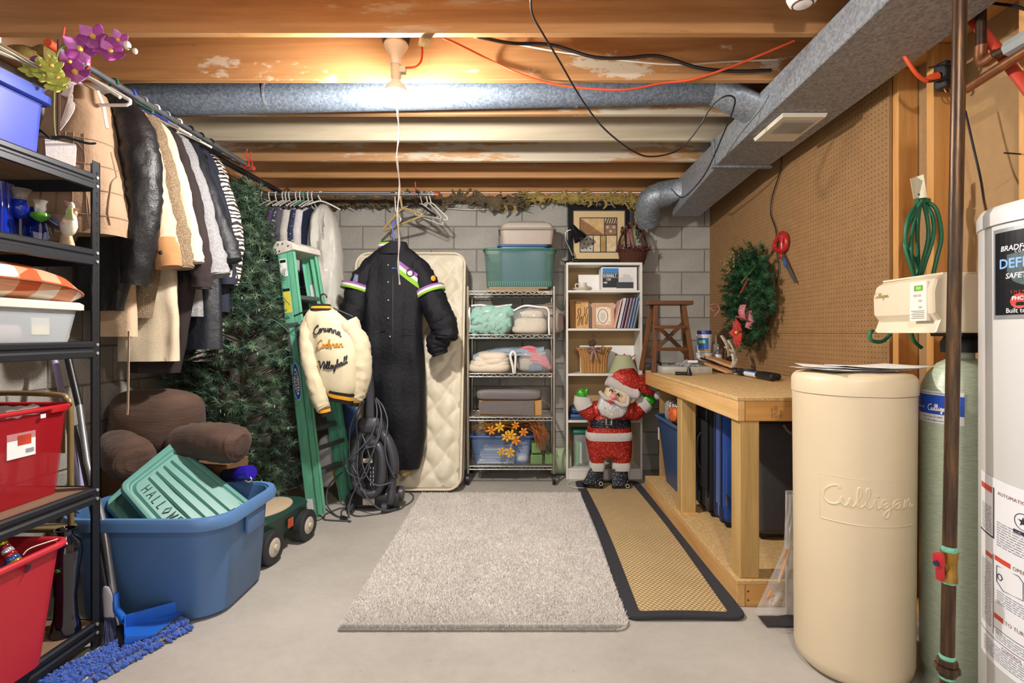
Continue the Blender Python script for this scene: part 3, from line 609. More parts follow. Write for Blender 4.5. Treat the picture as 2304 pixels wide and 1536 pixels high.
# ---- front pipe with valve
ip = thing('iron_pipe', 'rusty dark iron gas pipe rising vertically with a red valve handle', 'pipe', P(2131, 1536, 1.45))
def rustm():
    t = NT('rusty_iron'); v = t.map((1, 1, .08)); g = t.noise(70, v, 6, .7)
    co = t.ramp(g, [(.3, '#2b211b'), (.5, '#4a3728'), (.66, '#6b4c2c'), (.78, '#8a6a30')]); t.set(co, .38, .55); t.bump(g, .2, .003); return t.m
def pc(y): return P(2160 - 28 * y / 1450, y, 1.45)
MB().tube([pc(-40), pc(400), pc(800), pc(1238)], .0165, 24).tube([pc(1308), pc(1480)], .0165, 24).tube([pc(1520), pc(1536 + 70), P(2128, 750 + 1.2195 * F / 1.45, 1.45)], .0165, 24).build('pipe', rustm(), ip, 50)
mBRASS = mat('brass', '#a9813c', .35, .85, var=.2, sc=40)
MB().tube([pc(1240), pc(1252), pc(1262), pc(1284), pc(1294), pc(1306)], [.021, .0205, .019, .019, .0205, .021], 12).cyl(pc(1272), pc(1272) + V((-.03, -.012, 0)), .011).build('valve_body', mBRASS, ip, 40)
h = pc(1270) + V((-.036, -.014, 0))
MB().box(h, (.012, .022, .074)).box(h + V((-.004, 0, .02)), (.014, .03, .03)).build('valve_handle', mat('valve_red', '#b3202a', .4, var=.05), ip, 40, bevel=.004)
MB().cyl(h + V((-.006, -.002, .012)), h + V((-.016, -.006, .012)), .008, n=6).build('handle_nut', mat('nut_steel', '#4a4a66', .3, .8), ip, 0)
mGRN = mat('pipe_dope', '#6fb196', .8, var=.3, sc=90)
for a, b in ((1228, 1242), (1302, 1311), (1472, 1482), (1519, 1526)): MB().tube([pc(a), pc((a + b) / 2), pc(b)], [.0178, .0195, .0178], 16).build('joint_compound', mGRN, ip, 50)
MB().tube([pc(1481), pc(1483), pc(1493), pc(1494)], [.02, .024, .025, .02], 8).tube([pc(1494), pc(1496), pc(1508), pc(1510), pc(1519)], [.02, .029, .03, .024, .021], 8).build('union_fitting', rustm(), ip, 0)
# ---- water heater
hx, hy, hr = 1.468, 1.35, .23
wh = thing('water_heater', 'white gas water heater at the right edge with black and white stickers', 'water heater', (hx, hy, 0))
mWH = mat('heater_white', '#d3d2cf', .3, var=.02, sc=2)
MB().lathe([(0, .02), (hr - .01, .02), (hr, .03), (hr, 1.50), (0, 1.50)], (hx, hy, 0), 72).build('jacket', mWH, wh, 50)
MB().lathe([(hr, 1.502), (hr + .004, 1.503), (hr + .004, 1.535), (hr - .004, 1.552), (hr - .05, 1.565), (0, 1.568)], (hx, hy, 0), 72).build('top_cap', mWH, wh, 50)
MB().lathe([(.05, 1.566), (.05, 1.70), (.045, 1.70), (.045, 1.57)], (hx + .02, hy + .02, 0), 24, cap=False).build('flue_collar', mGALV, wh, 50)
MB().cyl((hx - .1, hy + .06, 1.56), (hx - .1, hy + .06, 1.66), .012).build('cold_inlet', mat('copper', '#9c6a4a', .35, .8, var=.25, sc=30), wh, 50)
for z in (0.012,): MB().lathe([(hr - .02, 0), (hr - .02, .02), (0, .02)], (hx, hy, 0), 48).build('base_ring', mat('heater_base', '#8b8b8b', .5), wh, 50)
C = Cyl(hx, hy, hr); s0, z1 = C.hit(2237, 519); s_, z0 = C.hit(2237, 718); W = .21
sg = MB(); patch(sg, C, s0, s0 + W, z0, z1, .0015); sg.build('sign_border', mat('sign_silver', '#b9bcc0', .25, .6, var=.03), wh, 0)
sg = MB(); patch(sg, C, s0 + .007, s0 + W - .007, z0 + .01, z1 - .01, .0022); sg.build('sign_panel', mat('sign_black', '#17181d', .25, var=.05), wh, 0)
hh = z1 - z0; cx_ = s0 + W / 2
T = lambda u, v, l=.003: C.p(cx_ + u, z0 + v * hh, l)
for (tx, sz, vv, kw) in (('BRADFORD WHITE', .0185, .745, dict(shear=.15, bold=.015)), ('C O R P O R A T I O N', .0085, .715, {}), ('SAFETY SYSTEM', .019, .44, dict(shear=.15, bold=.01)), ('Built to be the best', .0165, .065, dict(bold=.005))):
    MB().text(tx, sz, lambda a, b: T(a, vv + b / hh), 'CENTER', **kw).build('sign_lettering', mat('print_white', '#f2f2f2'), wh, 0)
sh = MB(); pts = [(-.062, .70), (-.03, .715), (0, .735), (.03, .715), (.062, .70), (.062, .52), (.045, .40), (0, .32), (-.045, .40), (-.062, .52)]

def ipol(u, tb): return next(y0 + (y1 - y0) * (u - x0) / (x1 - x0) for (x0, y0), (x1, y1) in zip(tb, tb[1:]) if x0 <= u <= x1 + 1e-9)
tp, bo_ = pts[:5], [pts[4]] and [(-.062, .52), (-.045, .40), (0, .32), (.045, .40), (.062, .52)]; us = [-.062 + .124 * i / 16 for i in range(17)]
sh.add([T(u, ipol(u, t_), .0028) for u in us for t_ in (bo_, tp)], [(2 * i, 2 * i + 2, 2 * i + 3, 2 * i + 1) for i in range(16)]); sh.build('shield_emblem', mat('shield_grey', '#5d6a6e', .3, .4, var=.3, sc=80), wh, 0)
MB().text('DEFENDER', .034, lambda a, b: T(a, .555 + b / hh, .0036), 'CENTER', bold=.02).build('defender_lettering', mat('print_sky', '#7fb2e6', .4, var=0), wh, 0)
MB().text('E N E R G Y   S A V E R', .0105, lambda a, b: T(a, .275 + b / hh), 'CENTER').build('energy_lettering', mat('print_red', '#a83228', .5, var=0), wh, 0)
em = MB(); em.add([T(-.03 + .024 * math.cos(2 * PI * k / 12), .19 + .024 / hh * .8 * math.sin(2 * PI * k / 12), .0028) for k in range(12)], [tuple(range(12))]); em.build('badge', mat('badge_red', '#c23a2c', .5, var=0), wh, 0)
MB().text('PHCC', .014, lambda a, b: T(a - .03, .2 + b / hh, .0034), 'CENTER', bold=.02).build('badge_lettering', MATS['print_white'], wh, 0)
fg = MB()
for i in range(3): fg.add([T(-.016 + .03 * k / 6, .86 + .022 * i + .012 * math.sin(k), .003) for k in range(7)] + [T(-.016 + .03 * (6 - k) / 6, .872 + .022 * i + .012 * math.sin(6 - k), .003) for k in range(7)], [tuple(range(14))])
fg.build('flag_logo', mat('print_silver', '#9fb0c4', .4, var=0), wh, 0)
# lower instruction sheet
s0, z1 = C.hit(2209, 1056); _, z0 = C.hit(2197, 1440); sB, zB = C.hit(2240, 1085); SK = -.03
sk = lambda s: SK * (s - s0) / .3
L = lambda s, z, l=.0022: C.p(s0 + s, z + sk(s0 + s), l)
q = MB(); patch(q, C, s0, s0 + .3, z0 + .01, z1, .0014, sk=SK); q.build('instruction_sheet', mat('sheet_white', '#e4e4e6', .45, var=.02), wh, 0)
def rect(mb, a0, a1, b0, b1, l=.0022):
    n = max(1, int((a1 - a0) / .02)); vs = []
    for i in range(n + 1): x = a0 + (a1 - a0) * i / n; vs += [L(x, b0, l), L(x, b1, l)]
    mb.add(vs, [(2 * i, 2 * i + 2, 2 * i + 3, 2 * i + 1) for i in range(n)])
hs = z1 - z0; zz = lambda v: z0 + v * hs
m1 = MB(); rect(m1, .075, .3, zz(.965), zz(.97)) if 0 else None
rect(m1, .062, .066, zz(.68), zz(.95)); rect(m1, .0, .066, zz(.68), zz(.688)); rect(m1, .0, .3, zz(.155), zz(.158)); rect(m1, .062, .3, zz(.22), zz(.223)); rect(m1, .062, .064, zz(.18), zz(.60)); rect(m1, 0, .062, zz(.87), zz(.945)) if 0 else None
m1.build('sheet_rules', mat('print_dark', '#2a2a3c', .6, var=0), wh, 0)
for r_ in ((.006, .058, .915, .945), (.068, .115, .575, .60), (.066, .095, .27, .295), (.03, .06, .565, .588)):
    m2 = MB(); rect(m2, r_[0], r_[1], zz(r_[2]), zz(r_[3])); m2.build('red_bar', mat('print_redbar', '#cf4432', .5, var=0), wh, 0)
m3 = MB(); rq = random.Random(9)
for (a0, a1, v0, v1, st) in ((.075, .28, .66, .79, .0065), (.075, .2, .36, .43, .006), (.01, .056, .70, .84, .006), (.008, .056, .2, .54, .0055), (.07, .28, .17, .21, .0055), (.02, .28, .05, .13, .006), (.2, .28, .36, .55, .006)):
    z = zz(v0)
    while z < zz(v1):
        x = a0
        while x < a1: w_ = rq.uniform(.006, .025); rect(m3, x, min(a1, x + w_), z, z + st * .38, .0021); x += w_ + .003
        z += st
m3.build('fine_print', mat('print_fine', '#8d8f96', .6, var=0), wh, 0)['kind'] = 'stuff'
m4 = MB(); m4.text('AUTOMATIC STORAGE WATER HEATER', .0125, lambda a, b: L(.078 + a, zz(.925) + b)); m4.text('OPERATING INSTRUCTIONS', .013, lambda a, b: L(.12 + a, zz(.578) + b)).text('TO TURN OFF GAS TO APPLIANCE', .013, lambda a, b: L(.1 + a, zz(.274) + b)).text('CONTROL DIAGNOSTIC CODES', .011, lambda a, b: L(.09 + a, zz(.13) + b))
m4.build('sheet_titles', mat('print_maroon', '#7c4a4a', .6, var=0), wh, 0)
m5 = MB(); n = 24
m5.tube([L(.145 + .02 * math.cos(2 * PI * k / n), zz(.84) + .02 * math.sin(2 * PI * k / n)) for k in range(n)], .0008, 4, loop=True)
m5.add([L(.145 + (.013 if k % 2 == 0 else .005) * math.sin(2 * PI * k / 10), zz(.84) + (.013 if k % 2 == 0 else .005) * math.cos(2 * PI * k / 10)) for k in range(10)], [tuple(range(10))])
rect(m5, .122, .168, zz(.772), zz(.79)); m5.build('star_seal', MATS['print_dark'], wh, 0)
m6 = MB(); m6.tube([L(.075 + a, zz(.45) + b) for a, b in ((0, .05), (.06, .055), (.07, .045), (.07, .0), (.02, -.005), (0, .01))], .0009, 4, loop=True).tube([L(.085 + .008 * math.cos(k), zz(.5) + .008 * math.sin(k)) for k in range(6)], .0012, 4, loop=True)
m6.build('valve_diagram', MATS['print_dark'], wh, 0)
# ---- pipes at the upper right
mCOP = mat('copper', '#9c6a4a', .35, .8); mCOPd = mat('copper_dark', '#4a362b', .4, .7, var=.3, sc=30)
cp = thing('copper_pipe', 'dark copper water pipe with a soldered elbow near the studs', 'pipe', PX(2207, 140, 1.62))
k = PX(2207, 142, 1.62)
MB().tube([V((1.62, k.y, JZ + .1)), k + V((0, 0, .05))], .016, 16).build('riser', mCOPd, cp, 50)
MB().tube(smooth_path([k + V((0, 0, .06)), k + V((0, 0, .015)), k + V((0, -.02, -.005)), k + V((0, -.06, .0))], 6), .0195, 16).build('elbow', mCOP, cp, 50)
k2 = PX(2296, 88, 1.62); MB().tube([k + V((0, -.05, 0)), V((1.62, k2.y, k2.z - .01)), V((1.62, .6, k2.z))], .0155, 16).build('branch', mat('copper_mid', '#6b5344', .35, .75, var=.25, sc=30), cp, 50)
k3 = PX(2290, 98, 1.62); MB().tube([k3 + V((0, .03, 0)), k3 + V((0, -.05, .0))], .028, 8).build('grey_coupling', mat('grey_pvc', '#9aa09f', .5), cp, 0)
cp2 = MB().tube([PX(2175, 200, 1.60), PX(2240, 158, 1.60), PX(2304, 118, 1.60), PX(2420, 45, 1.6)], .0165, 16).build('copper_pipe', mCOP, None, 50); tag(cp2, 'shiny bare copper pipe running level behind the iron pipe', 'pipe')
rp = MB().tube([PX(2168, 22, 1.655), PX(2235, 100, 1.655), PX(2304, 190, 1.655), PX(2400, 320, 1.655), PX(2480, 430, 1.655), V((1.66, 1.525, 1.5)), V((1.66, 1.53, .9))], .017, 16).build('red_pipe', mat('red_pex', '#b9412f', .45, var=.08), None, 50); tag(rp, 'red plastic pipe slanting down across the bare studs', 'pipe')
cable('heater_wire', 'thin dark wire hanging down to the water heater top', 'wire', [PX(2172, 250, 1.69), PX(2190, 330, 1.69), PX(2206, 400, 1.68), PX(2214, 450, 1.62), PX(2222, 486, 1.50)], .004, mBLKC)
cable('ceiling_wire', 'black wire crossing the plate at the top right corner', 'wire', [PX(2190, 0, 1.66), PX(2240, 8, 1.66), PX(2304, 20, 1.66), PX(2360, 60, 1.66)], .005, mBLKC)
# junction box with orange plug
jb = thing('junction_box', 'black cord connector box zip-tied to the stud behind the iron pipe', 'box', P(2135, 170, 2.13))
c = P(2131, 172, 2.13); MB().box(c, (.075, .055, .105), rz(.25)).build('case', mBLACKP, jb, 0, bevel=.008)
for z in (.025, -.03): MB().tube([c + V((-.09, -.02, z)), c + V((-.02, -.045, z + .004)), c + V((.04, -.04, z + .002))], .0035, 6).build('zip_tie', mBLKC, jb, 60)
for dx in (-.02, 0, .02): MB().tube(smooth_path([c + V((dx, -.01, -.05)), c + V((dx + .005, -.015, -.072)), c + V((dx + .03, -.01, -.08))], 4), .003, 6).build('wire', mCOP, jb, 60)
MB().tube([c + V((-.09, 0, -.012)), c + V((-.07, 0, -.01)), c + V((-.04, 0, .0))], [.007, .016, .018], 10).build('plug', mORANGE, jb, 50)
cable('extension_lead', 'orange extension cord dropping from the duct to the black connector box', 'cord', [P(2030, 118, 2.1), P(2050, 150, 2.1), P(2066, 170, 2.11), P(2086, 182, 2.12), P(2108, 179, 2.13)], .0075, mORANGE)
# green cord coil
gc = thing('extension_lead', 'coiled green extension cord hanging from the stud above the control box', 'cord', P(2072, 440, 2.15)); mGC = mat('green_cord', '#1f6a4a', .45, var=.06)
G = lambda x, y, d=0: P(x, y, 2.14 - d)
for pth in ([(2075, 450), (2046, 500), (2036, 550), (2050, 600), (2062, 635)], [(2075, 450), (2058, 495), (2050, 560), (2058, 640)], [(2075, 450), (2086, 490), (2088, 540), (2070, 610), (2060, 640)],
            [(2078, 452), (2106, 470), (2118, 530), (2108, 580), (2094, 640)], [(2070, 450), (2064, 520), (2066, 600), (2064, 640)], [(2072, 450), (2096, 480), (2100, 530), (2082, 590), (2066, 640)], [(2072, 450), (2044, 490), (2038, 545), (2060, 590), (2072, 630)]):
    MB().tube(smooth_path([G(x, y, .012 * math.sin(x)) for x, y in pth], 6), .0078, 8).build('cord_loop', mGC, gc, 60)
MB().tube([G(2062, 452), G(2090, 452)], .012, 8).tube(smooth_path([G(2066, 440), G(2076, 434), G(2080, 448), G(2070, 452)], 4), .0075, 8).build('cord_tie', mGC, gc, 60)
for pth in ([(2003, 752), (1985, 768), (1962, 766), (1957, 752), (1964, 742)], [(2050, 748), (2056, 766), (2068, 778), (2074, 782)]):
    MB().tube(smooth_path([P(x, y, 2.12) for x, y in pth], 6), .0075, 8).build('cord_end', mGC, gc, 60)
MB().grid(lambda u, v: P(2048 + 30 * u + 8 * v, 402 - 10 * u + 45 * v * (1 + .15 * u), 2.13 + .012 * math.sin(4 * u + v)), 5, 8, th=(0, .0015, 0)).build('tag_strip', mat('tag_cream', '#e6dfc2', .8, var=.05), gc, 60)
nl = MB().cyl((RX + .03, 1.81, 1.83), (RX - .05, 1.80, 1.832), .003, n=6).build('nail', mat('nail_dark', '#3a2a20', .5, .5), None); tag(nl, 'bent nail sticking from the far right stud', 'nail')
# ================================================================ cloth helpers
def pillow(mb, c, size, e=.45, n=24, m=14, nz=.05, nsc=9, R=None): mb.ell(c, (size[0] / 2, size[1] / 2, size[2] / 2), n, m, R, 0, e, nz, nsc); return mb
class Garment:
    """a hanging garment: rows (py, x_left, x_right, half thickness) seen from the camera at depth Yc"""
    def __init__(s, rows, Yc, fold=.012, ff=22, seed=0, e=.75): s.rows = rows; s.Y = Yc; s.fold = fold; s.ff = ff; s.seed = seed; s.e = e
    def row(s, py):
        r = s.rows
        if py <= r[0][0]: return r[0][1:]
        for a, b in zip(r, r[1:]):
            if py <= b[0]:
                t = (py - a[0]) / (b[0] - a[0]); return tuple(a[i] + (b[i] - a[i]) * t for i in (1, 2, 3))
        return r[-1][1:]
    def pt(s, ang, py, lift=0.0):
        xl, xr, th = s.row(py); c, w = (xl + xr) / 2, (xr - xl) / 2; sp = lambda x: math.copysign(abs(x) ** s.e, x)
        q = P(c, py, s.Y); hw = w * s.Y / F; X = q.x + hw * sp(math.cos(ang))
        depth = sp(math.sin(ang)); f = s.fold * (N3(X * s.ff, py * .006, s.seed) + .5 * N3(X * s.ff * .5, py * .02, s.seed + 5)) * min(1, (py - s.rows[0][0]) / 60 + .2)
        return V((X, s.Y - (th + lift) * depth - f * abs(depth), q.z))
    def front(s, px, py, lift=.004):
        xl, xr, th = s.row(py); c, w = (xl + xr) / 2, max(1, (xr - xl) / 2); k = max(-.999, min(.999, (px - c) / w))
        for _ in range(4):
            q = s.pt(math.acos(math.copysign(abs(k) ** (1 / s.e), k)), py, lift); k = max(-.999, min(.999, k + (px - (CX + q.x * F / q.y)) / w))
        return s.pt(math.acos(math.copysign(abs(k) ** (1 / s.e), k)), py, lift)
    def body(s, name, m, parent, n=30, step=12, hollow=True):
        y0, y1 = s.rows[0][0], s.rows[-1][0]; k = max(6, int((y1 - y0) / step)); rings = []
        for i in range(k + 1):
            py = y0 + (y1 - y0) * i / k; rings.append([s.pt(2 * PI * j / n, py) for j in range(n)])
        if hollow: rings.append([q + (rings[-1][0] + rings[-1][n // 2]) * 0 + ((sum(rings[-1], V()) / n) - q) * .12 + V((0, 0, .02)) for q in rings[-1]])
        return MB().loft(rings).build(name, m, parent, 60)
    def decal(s, mb, quad, nu=6, nv=4, lift=.004, mi=0):      # quad of 4 pixel corners
        a, b, c, d = quad
        def f(u, v):
            x = (a[0] * (1 - u) + b[0] * u) * (1 - v) + (d[0] * (1 - u) + c[0] * u) * v; y = (a[1] * (1 - u) + b[1] * u) * (1 - v) + (d[1] * (1 - u) + c[1] * u) * v
            return s.front(x, y, lift)
        mb.grid(f, nu, nv, mi, th=(0, .002, 0)); return mb
def sleeve(name, pts, rad, m, parent, n=14, nz=.10, flat=1.0, cuff=None, label=None, wr=.32):
    p = smooth_path(pts, 5); k = len(p); rs = []
    for i in range(k):
        t = i / (k - 1) * (len(rad) - 1); j = min(int(t), len(rad) - 2); rs.append((rad[j] + (rad[j + 1] - rad[j]) * (t - j)) * (1 + nz * N3(i * .55, rad[0] * 50)))
    p2, r2 = [], []      # resample and wrinkle
    for i in range(k - 1):
        for j in range(2): p2.append(p[i].lerp(p[i + 1], j / 2)); r2.append(rs[i] + (rs[i + 1] - rs[i]) * j / 2)
    p2.append(p[-1]); r2.append(rs[-1]); r2.append(r2[-1] * .86); p2.append(p2[-1] - (p2[-1] - p2[-3]).normalized() * .012)
    mb = MB().tube(p2, r2, n + 8, flat=flat); N = n + 8; sd = p[0].x * 13
    for i in range(len(p2) - 1):
        for j in range(N):
            v = mb.v[i * N + j]; c = p2[i]; w_ = .5 * N3(i * .42 + 1.6 * math.sin(2 * PI * j / N), 2 * math.cos(2 * PI * j / N), sd) + .35 * N3(i * .9, 3 * math.sin(2 * PI * j / N), sd + 4)
            mb.v[i * N + j] = c + (v - c) * (1 + wr * w_)
    return mb.build(name, m, parent, 60, label=label)
def hanger(parent, top, arm, span, drop, m, r=.004, bar=True, name='hanger', hook=.055):
    """top = point on the rod, arm = direction of the shoulders"""
    top = V(top); a = V(arm).normalized(); z = V((0, 0, 1)); pr = .019
    hk = [top + a * (-pr * math.cos(t)) + z * (pr * math.sin(t)) for t in [PI * 1.15 - PI * 1.15 * i / 6 for i in range(7)]]
    hk = [top + a * (pr * math.cos(t)) + z * pr * math.sin(t) for t in [-.3 + (PI + .1) * i / 7 for i in range(8)]] + [top - a * pr - z * .02, top - a * .004 - z * hook * .8, top - z * hook]
    mb = MB().tube(hk, r, 7); n0 = top - z * hook; L, R_ = n0 - a * span / 2 - z * drop, n0 + a * span / 2 - z * drop
    mb.tube(smooth_path([L, L.lerp(n0, .5) + z * .006, n0, R_.lerp(n0, .5) + z * .006, R_], 4), r * 1.15, 7)
    if bar: mb.tube([L, L - z * .012, L + (R_ - L) * .04 - z * .02, R_ - (R_ - L) * .04 - z * .02, R_ - z * .012, R_], r, 7)
    return mb.build(name, m, parent, 60)
def fabric(name, col, var=.1, sc=40, bump=.3, bsc=300, rough=.9, sheen=.2, fleck=None): return mat(name, col, rough, 0, var, sc, bump, bsc, sheen=sheen if sum(lin(col)) > .15 else 0, fleck=fleck, spec=.3)
# ================================================================ bookcase and its things
mWHITE = mat('white_laminate', '#dcd8d0', .5, var=.03, sc=3); mTANB = mat('bookcase_back', '#b89a6c', .75, var=.05)
bc = thing('bookcase', 'tall white five-shelf bookcase against the block wall', 'bookcase', (.707, 4.58, 0))
FX0, FX1, FY0, FY1 = .387, 1.0, 4.445, 4.722
FX1 = 1.024
for x in (FX0, FX1 - .016): MB().bb(x, x + .016, FY0, FY1, 0, 1.815).build('side_panel', mWHITE, bc, 0, bevel=.001, seg=1)
MB().bb(FX0 + .0165, FX1 - .0165, FY0 + .003, FY1 - .006, 1.795, 1.815).build('top_panel', mWHITE, bc, 0)
SHZ = [1.573, 1.253, .874, .483, .078]
for z in SHZ: MB().bb(FX0 + .0165, FX1 - .0165, FY0 + .004, FY1 - .006, z - .009, z + .009).build('shelf', mWHITE, bc, 0, bevel=.001, seg=1)
MB().bb(FX0 + .0165, FX1 - .0165, FY0 + .006, FY0 + .02, 0, .068).build('kick_board', mWHITE, bc, 0)
MB().bb(FX0 + .0165, FX1 - .0165, FY1 - .0055, FY1, 0.07, 1.814).build('back_panel', mTANB, bc, 0)
def bX(px, Y=4.5): return (px - CX) * Y / F
def bZ(py, Y=4.5): return H - (py - CY) * Y / F
def card(name, label, cat, px0, px1, py0, z, Y, m, th=.006, lean=.03):
    x0, x1 = bX(px0, Y), bX(px1, Y); zt = bZ(py0, Y)
    o = MB().hexa([(x0, Y, z), (x1, Y, z), (x1, Y + th, z), (x0, Y + th, z), (x0, Y + lean, zt), (x1, Y + lean, zt), (x1, Y + lean + th, zt), (x0, Y + lean + th, zt)]).build(name, m, None, 0); return tag(o, label, cat)
mBOARD = mat('white_board', '#e9e7e3', .7, var=.02)
S = [z + .0095 for z in SHZ]
card('white_board', 'blank white board behind the cup on the top shelf', 'board', 1302, 1350, 617, S[0], 4.62, mBOARD)
card('white_board', 'blank white board behind the framed verse on the second shelf', 'board', 1326, 1404, 682, S[1], 4.66, mBOARD)
card('white_board', 'wide blank white board behind the wicker vase', 'board', 1305, 1428, 777, S[2], 4.66, mBOARD)
# cup on saucer
cs = thing('saucer', 'white saucer on the top shelf of the bookcase', 'saucer', (bX(1311), 4.54, S[0]))
MB().lathe([(0, S[0]), (.05, S[0]), (.055, S[0] + .006), (.085, S[0] + .02), (.088, S[0] + .024), (.06, S[0] + .012), (0, S[0] + .008)], (bX(1311), 4.54, 0), 28).build('dish', mPORC, cs, 50)
cu = thing('cup', 'small white cup standing on the saucer', 'cup', (bX(1311), 4.54, S[0] + .012))
zc = S[0] + .0125
MB().lathe([(0, zc), (.034, zc), (.037, zc + .006), (.036, zc + .058), (.033, zc + .058), (.033, zc + .008), (0, zc + .008)], (bX(1312), 4.54, 0), 24).build('bowl', mPORC, cu, 50)
MB().tube(smooth_path([(bX(1312) - .036, 4.54, zc + .045), (bX(1312) - .056, 4.54, zc + .048), (bX(1312) - .062, 4.54, zc + .03), (bX(1312) - .05, 4.54, zc + .012), (bX(1312) - .036, 4.54, zc + .012)], 4), .005, 8).build('handle', mPORC, cu, 60)
# pump box
eb = thing('pump_box', 'white pump carton with blue and black print on the top shelf', 'box', (bX(1393), 4.54, S[0]))
x0, x1, zt = bX(1353), bX(1434) - .005, bZ(601)
MB().bb(x0, x1, 4.49, 4.66, S[0], zt).build('carton', mat('carton_white', '#dedbd8', .6, var=.02), eb, 0, bevel=.002, seg=1)
yf = 4.4893; fr = lambda u, v: V((x0 + u * (x1 - x0), yf, S[0] + v * (zt - S[0])))
def fq(mb, u0, u1, v0, v1, d=.0): mb.hexa([fr(u0, v0) - V((0, d, 0)), fr(u1, v0) - V((0, d, 0)), fr(u1, v1) - V((0, d, 0)), fr(u0, v1) - V((0, d, 0)), fr(u0, v0) + V((0, .004, 0)), fr(u1, v0) + V((0, .004, 0)), fr(u1, v1) + V((0, .004, 0)), fr(u0, v1) + V((0, .004, 0))]); return mb
fq(MB(), .03, .48, .13, .76).build('black_panel', mat('print_black', '#1c1d22', .5, var=0), eb, 0)
fq(MB(), .03, .48, .76, .95).build('blue_band', mat('print_blue', '#2f7fc4', .5, var=0), eb, 0)
q = MB(); q.text('EVERBILT', .032, lambda a, b: fr(.05, .58) + V((a, -.0015, b)), bold=.01, sx=.85); q.text('1/20', .024, lambda a, b: fr(.12, .43) + V((a, -.0015, b)), bold=.01).text('400', .022, lambda a, b: fr(.05, .30) + V((a, -.0015, b)), bold=.01)
q.build('white_lettering', MATS['print_white'], eb, 0)
q = MB(); q.tube([fr(.048, .545) - V((0, .001, 0)), fr(.455, .545) - V((0, .001, 0)), fr(.455, .73) - V((0, .001, 0)), fr(.048, .73) - V((0, .001, 0))], .0012, 4, loop=True).build('name_frame', MATS['print_white'], eb, 0)
q = MB(); fq(q, .42, .9, .1, .36, .0005); q.build('pump_print', mat('print_pump', '#33343a', .5, var=0), eb, 0)
q = MB(); fq(q, .5, .88, .36, .55, .0005).add([fr(.58, .55) - V((0, .0006, 0)), fr(.84, .55) - V((0, .0006, 0)), fr(.78, .68) - V((0, .0006, 0)), fr(.62, .70) - V((0, .0006, 0))], [(0, 1, 2, 3)]); q.build('pump_tray_print', mat('print_lightgrey', '#c3c3c6', .5, var=0), eb, 0)
# carved plaque
pq = thing('wood_plaque', 'light wooden plaque with carved hands outline on the second shelf', 'plaque', (bX(1303), 4.6, S[1]))
mPL = wood('plaque_wood', '#b8854a', '#d9ad72', 2, 20)
def lean(mb, px0, px1, py0, Y, th, l): x0, x1 = bX(px0, Y), bX(px1, Y); zt = bZ(py0, Y); mb.hexa([(x0, Y, S[1]), (x1, Y, S[1]), (x1, Y + th, S[1]), (x0, Y + th, S[1]), (x0, Y + l, zt), (x1, Y + l, zt), (x1, Y + l + th, zt), (x0, Y + l + th, zt)]); return mb
lean(MB(), 1283, 1325, 673, 4.60, .015, .03).build('rear_board', wood('plaque_dark', '#9a6b36', '#b98a50', 2, 20), pq, 0)
lean(MB(), 1296, 1325, 681, 4.57, .015, .025).build('front_board', mPL, pq, 0)
q = MB(); D = lambda x, y: P(x, y, 4.566 + .025 * (740 - y) / 60)
for pts in ([(1298, 717), (1302, 706), (1300, 698), (1305, 694), (1306, 704), (1304, 712), (1302, 722), (1300, 730), (1303, 731), (1306, 716)], [(1306, 716), (1309, 712), (1308, 728), (1311, 729), (1312, 714), (1316, 705), (1315, 690)], [(1316, 705), (1319, 718), (1317, 727), (1320, 728), (1322, 712), (1319, 700), (1322, 690)]):
    q.tube(smooth_path([D(*p) for p in pts], 3), .0022, 5)
q.build('carved_hands', mat('burnt_wood', '#3d2412', .8), pq, 60)
q = MB(); q.text('Mom', .028, lambda a, b: P(1291, 683, 4.583) + V((a, 0, b)), shear=.2).build('carved_word', MATS['burnt_wood'], pq, 0)
# framed verse
fv = thing('picture_frame', 'small wooden frame with an oval printed verse on second shelf', 'picture frame', (bX(1357), 4.56, S[1]))
Yv = 4.545; l_ = .03
def fp(px, py, d=0.0): return P(px, py, Yv + l_ * (738 - py) / 60 - d)
mFR = wood('frame_wood', '#b98a68', '#d3ab8a', 2, 22)
for a, b in (((1332, 681), (1340, 738)), ((1374, 681), (1382, 738)), ((1340, 681), (1374, 689)), ((1340, 730), (1374, 738))):
    MB().hexa([fp(a[0], b[1], .012), fp(b[0], b[1], .012), fp(b[0], a[1], .012), fp(a[0], a[1], .012), fp(a[0], b[1]), fp(b[0], b[1]), fp(b[0], a[1]), fp(a[0], a[1])]).build('frame_bar', mFR, fv, 0, bevel=.002, seg=1)
MB().hexa([fp(1339, 731, .003), fp(1375, 731, .003), fp(1375, 688, .003), fp(1339, 688, .003), fp(1339, 731), fp(1375, 731), fp(1375, 688), fp(1339, 688)]).build('print_sheet', mat('print_cream', '#e5d9c4', .7, var=.03), fv, 0)
MB().tube([fp(1356.5 + 11 * math.cos(a), 711 + 16 * math.sin(a), .004) for a in [2 * PI * k / 28 for k in range(28)]], .0022, 5, loop=True).build('oval_ring', mat('print_dark', '#2a2a3c'), fv, 0)
q = MB()
for k in range(6): q.add([fp(1350 + abs(k - 2.5), 704 + 3 * k, .0036), fp(1363 - abs(k - 2.5), 704 + 3 * k, .0036), fp(1363 - abs(k - 2.5), 705 + 3 * k, .0036), fp(1350 + abs(k - 2.5), 705 + 3 * k, .0036)], [(0, 1, 2, 3)])
q.build('verse_lines', mat('print_fine', '#8d8f96'), fv, 0)['kind'] = 'stuff'
q = MB()
for (x, y) in ((1344, 693), (1370, 693), (1344, 727), (1370, 727)): q.tube(smooth_path([fp(x - 3, y, .004), fp(x, y - 3, .004), fp(x + 3, y, .004), fp(x, y + 2, .004)], 3), .0012, 4)
q.build('corner_flourish', mat('print_dark', '#2a2a3c'), fv, 0)
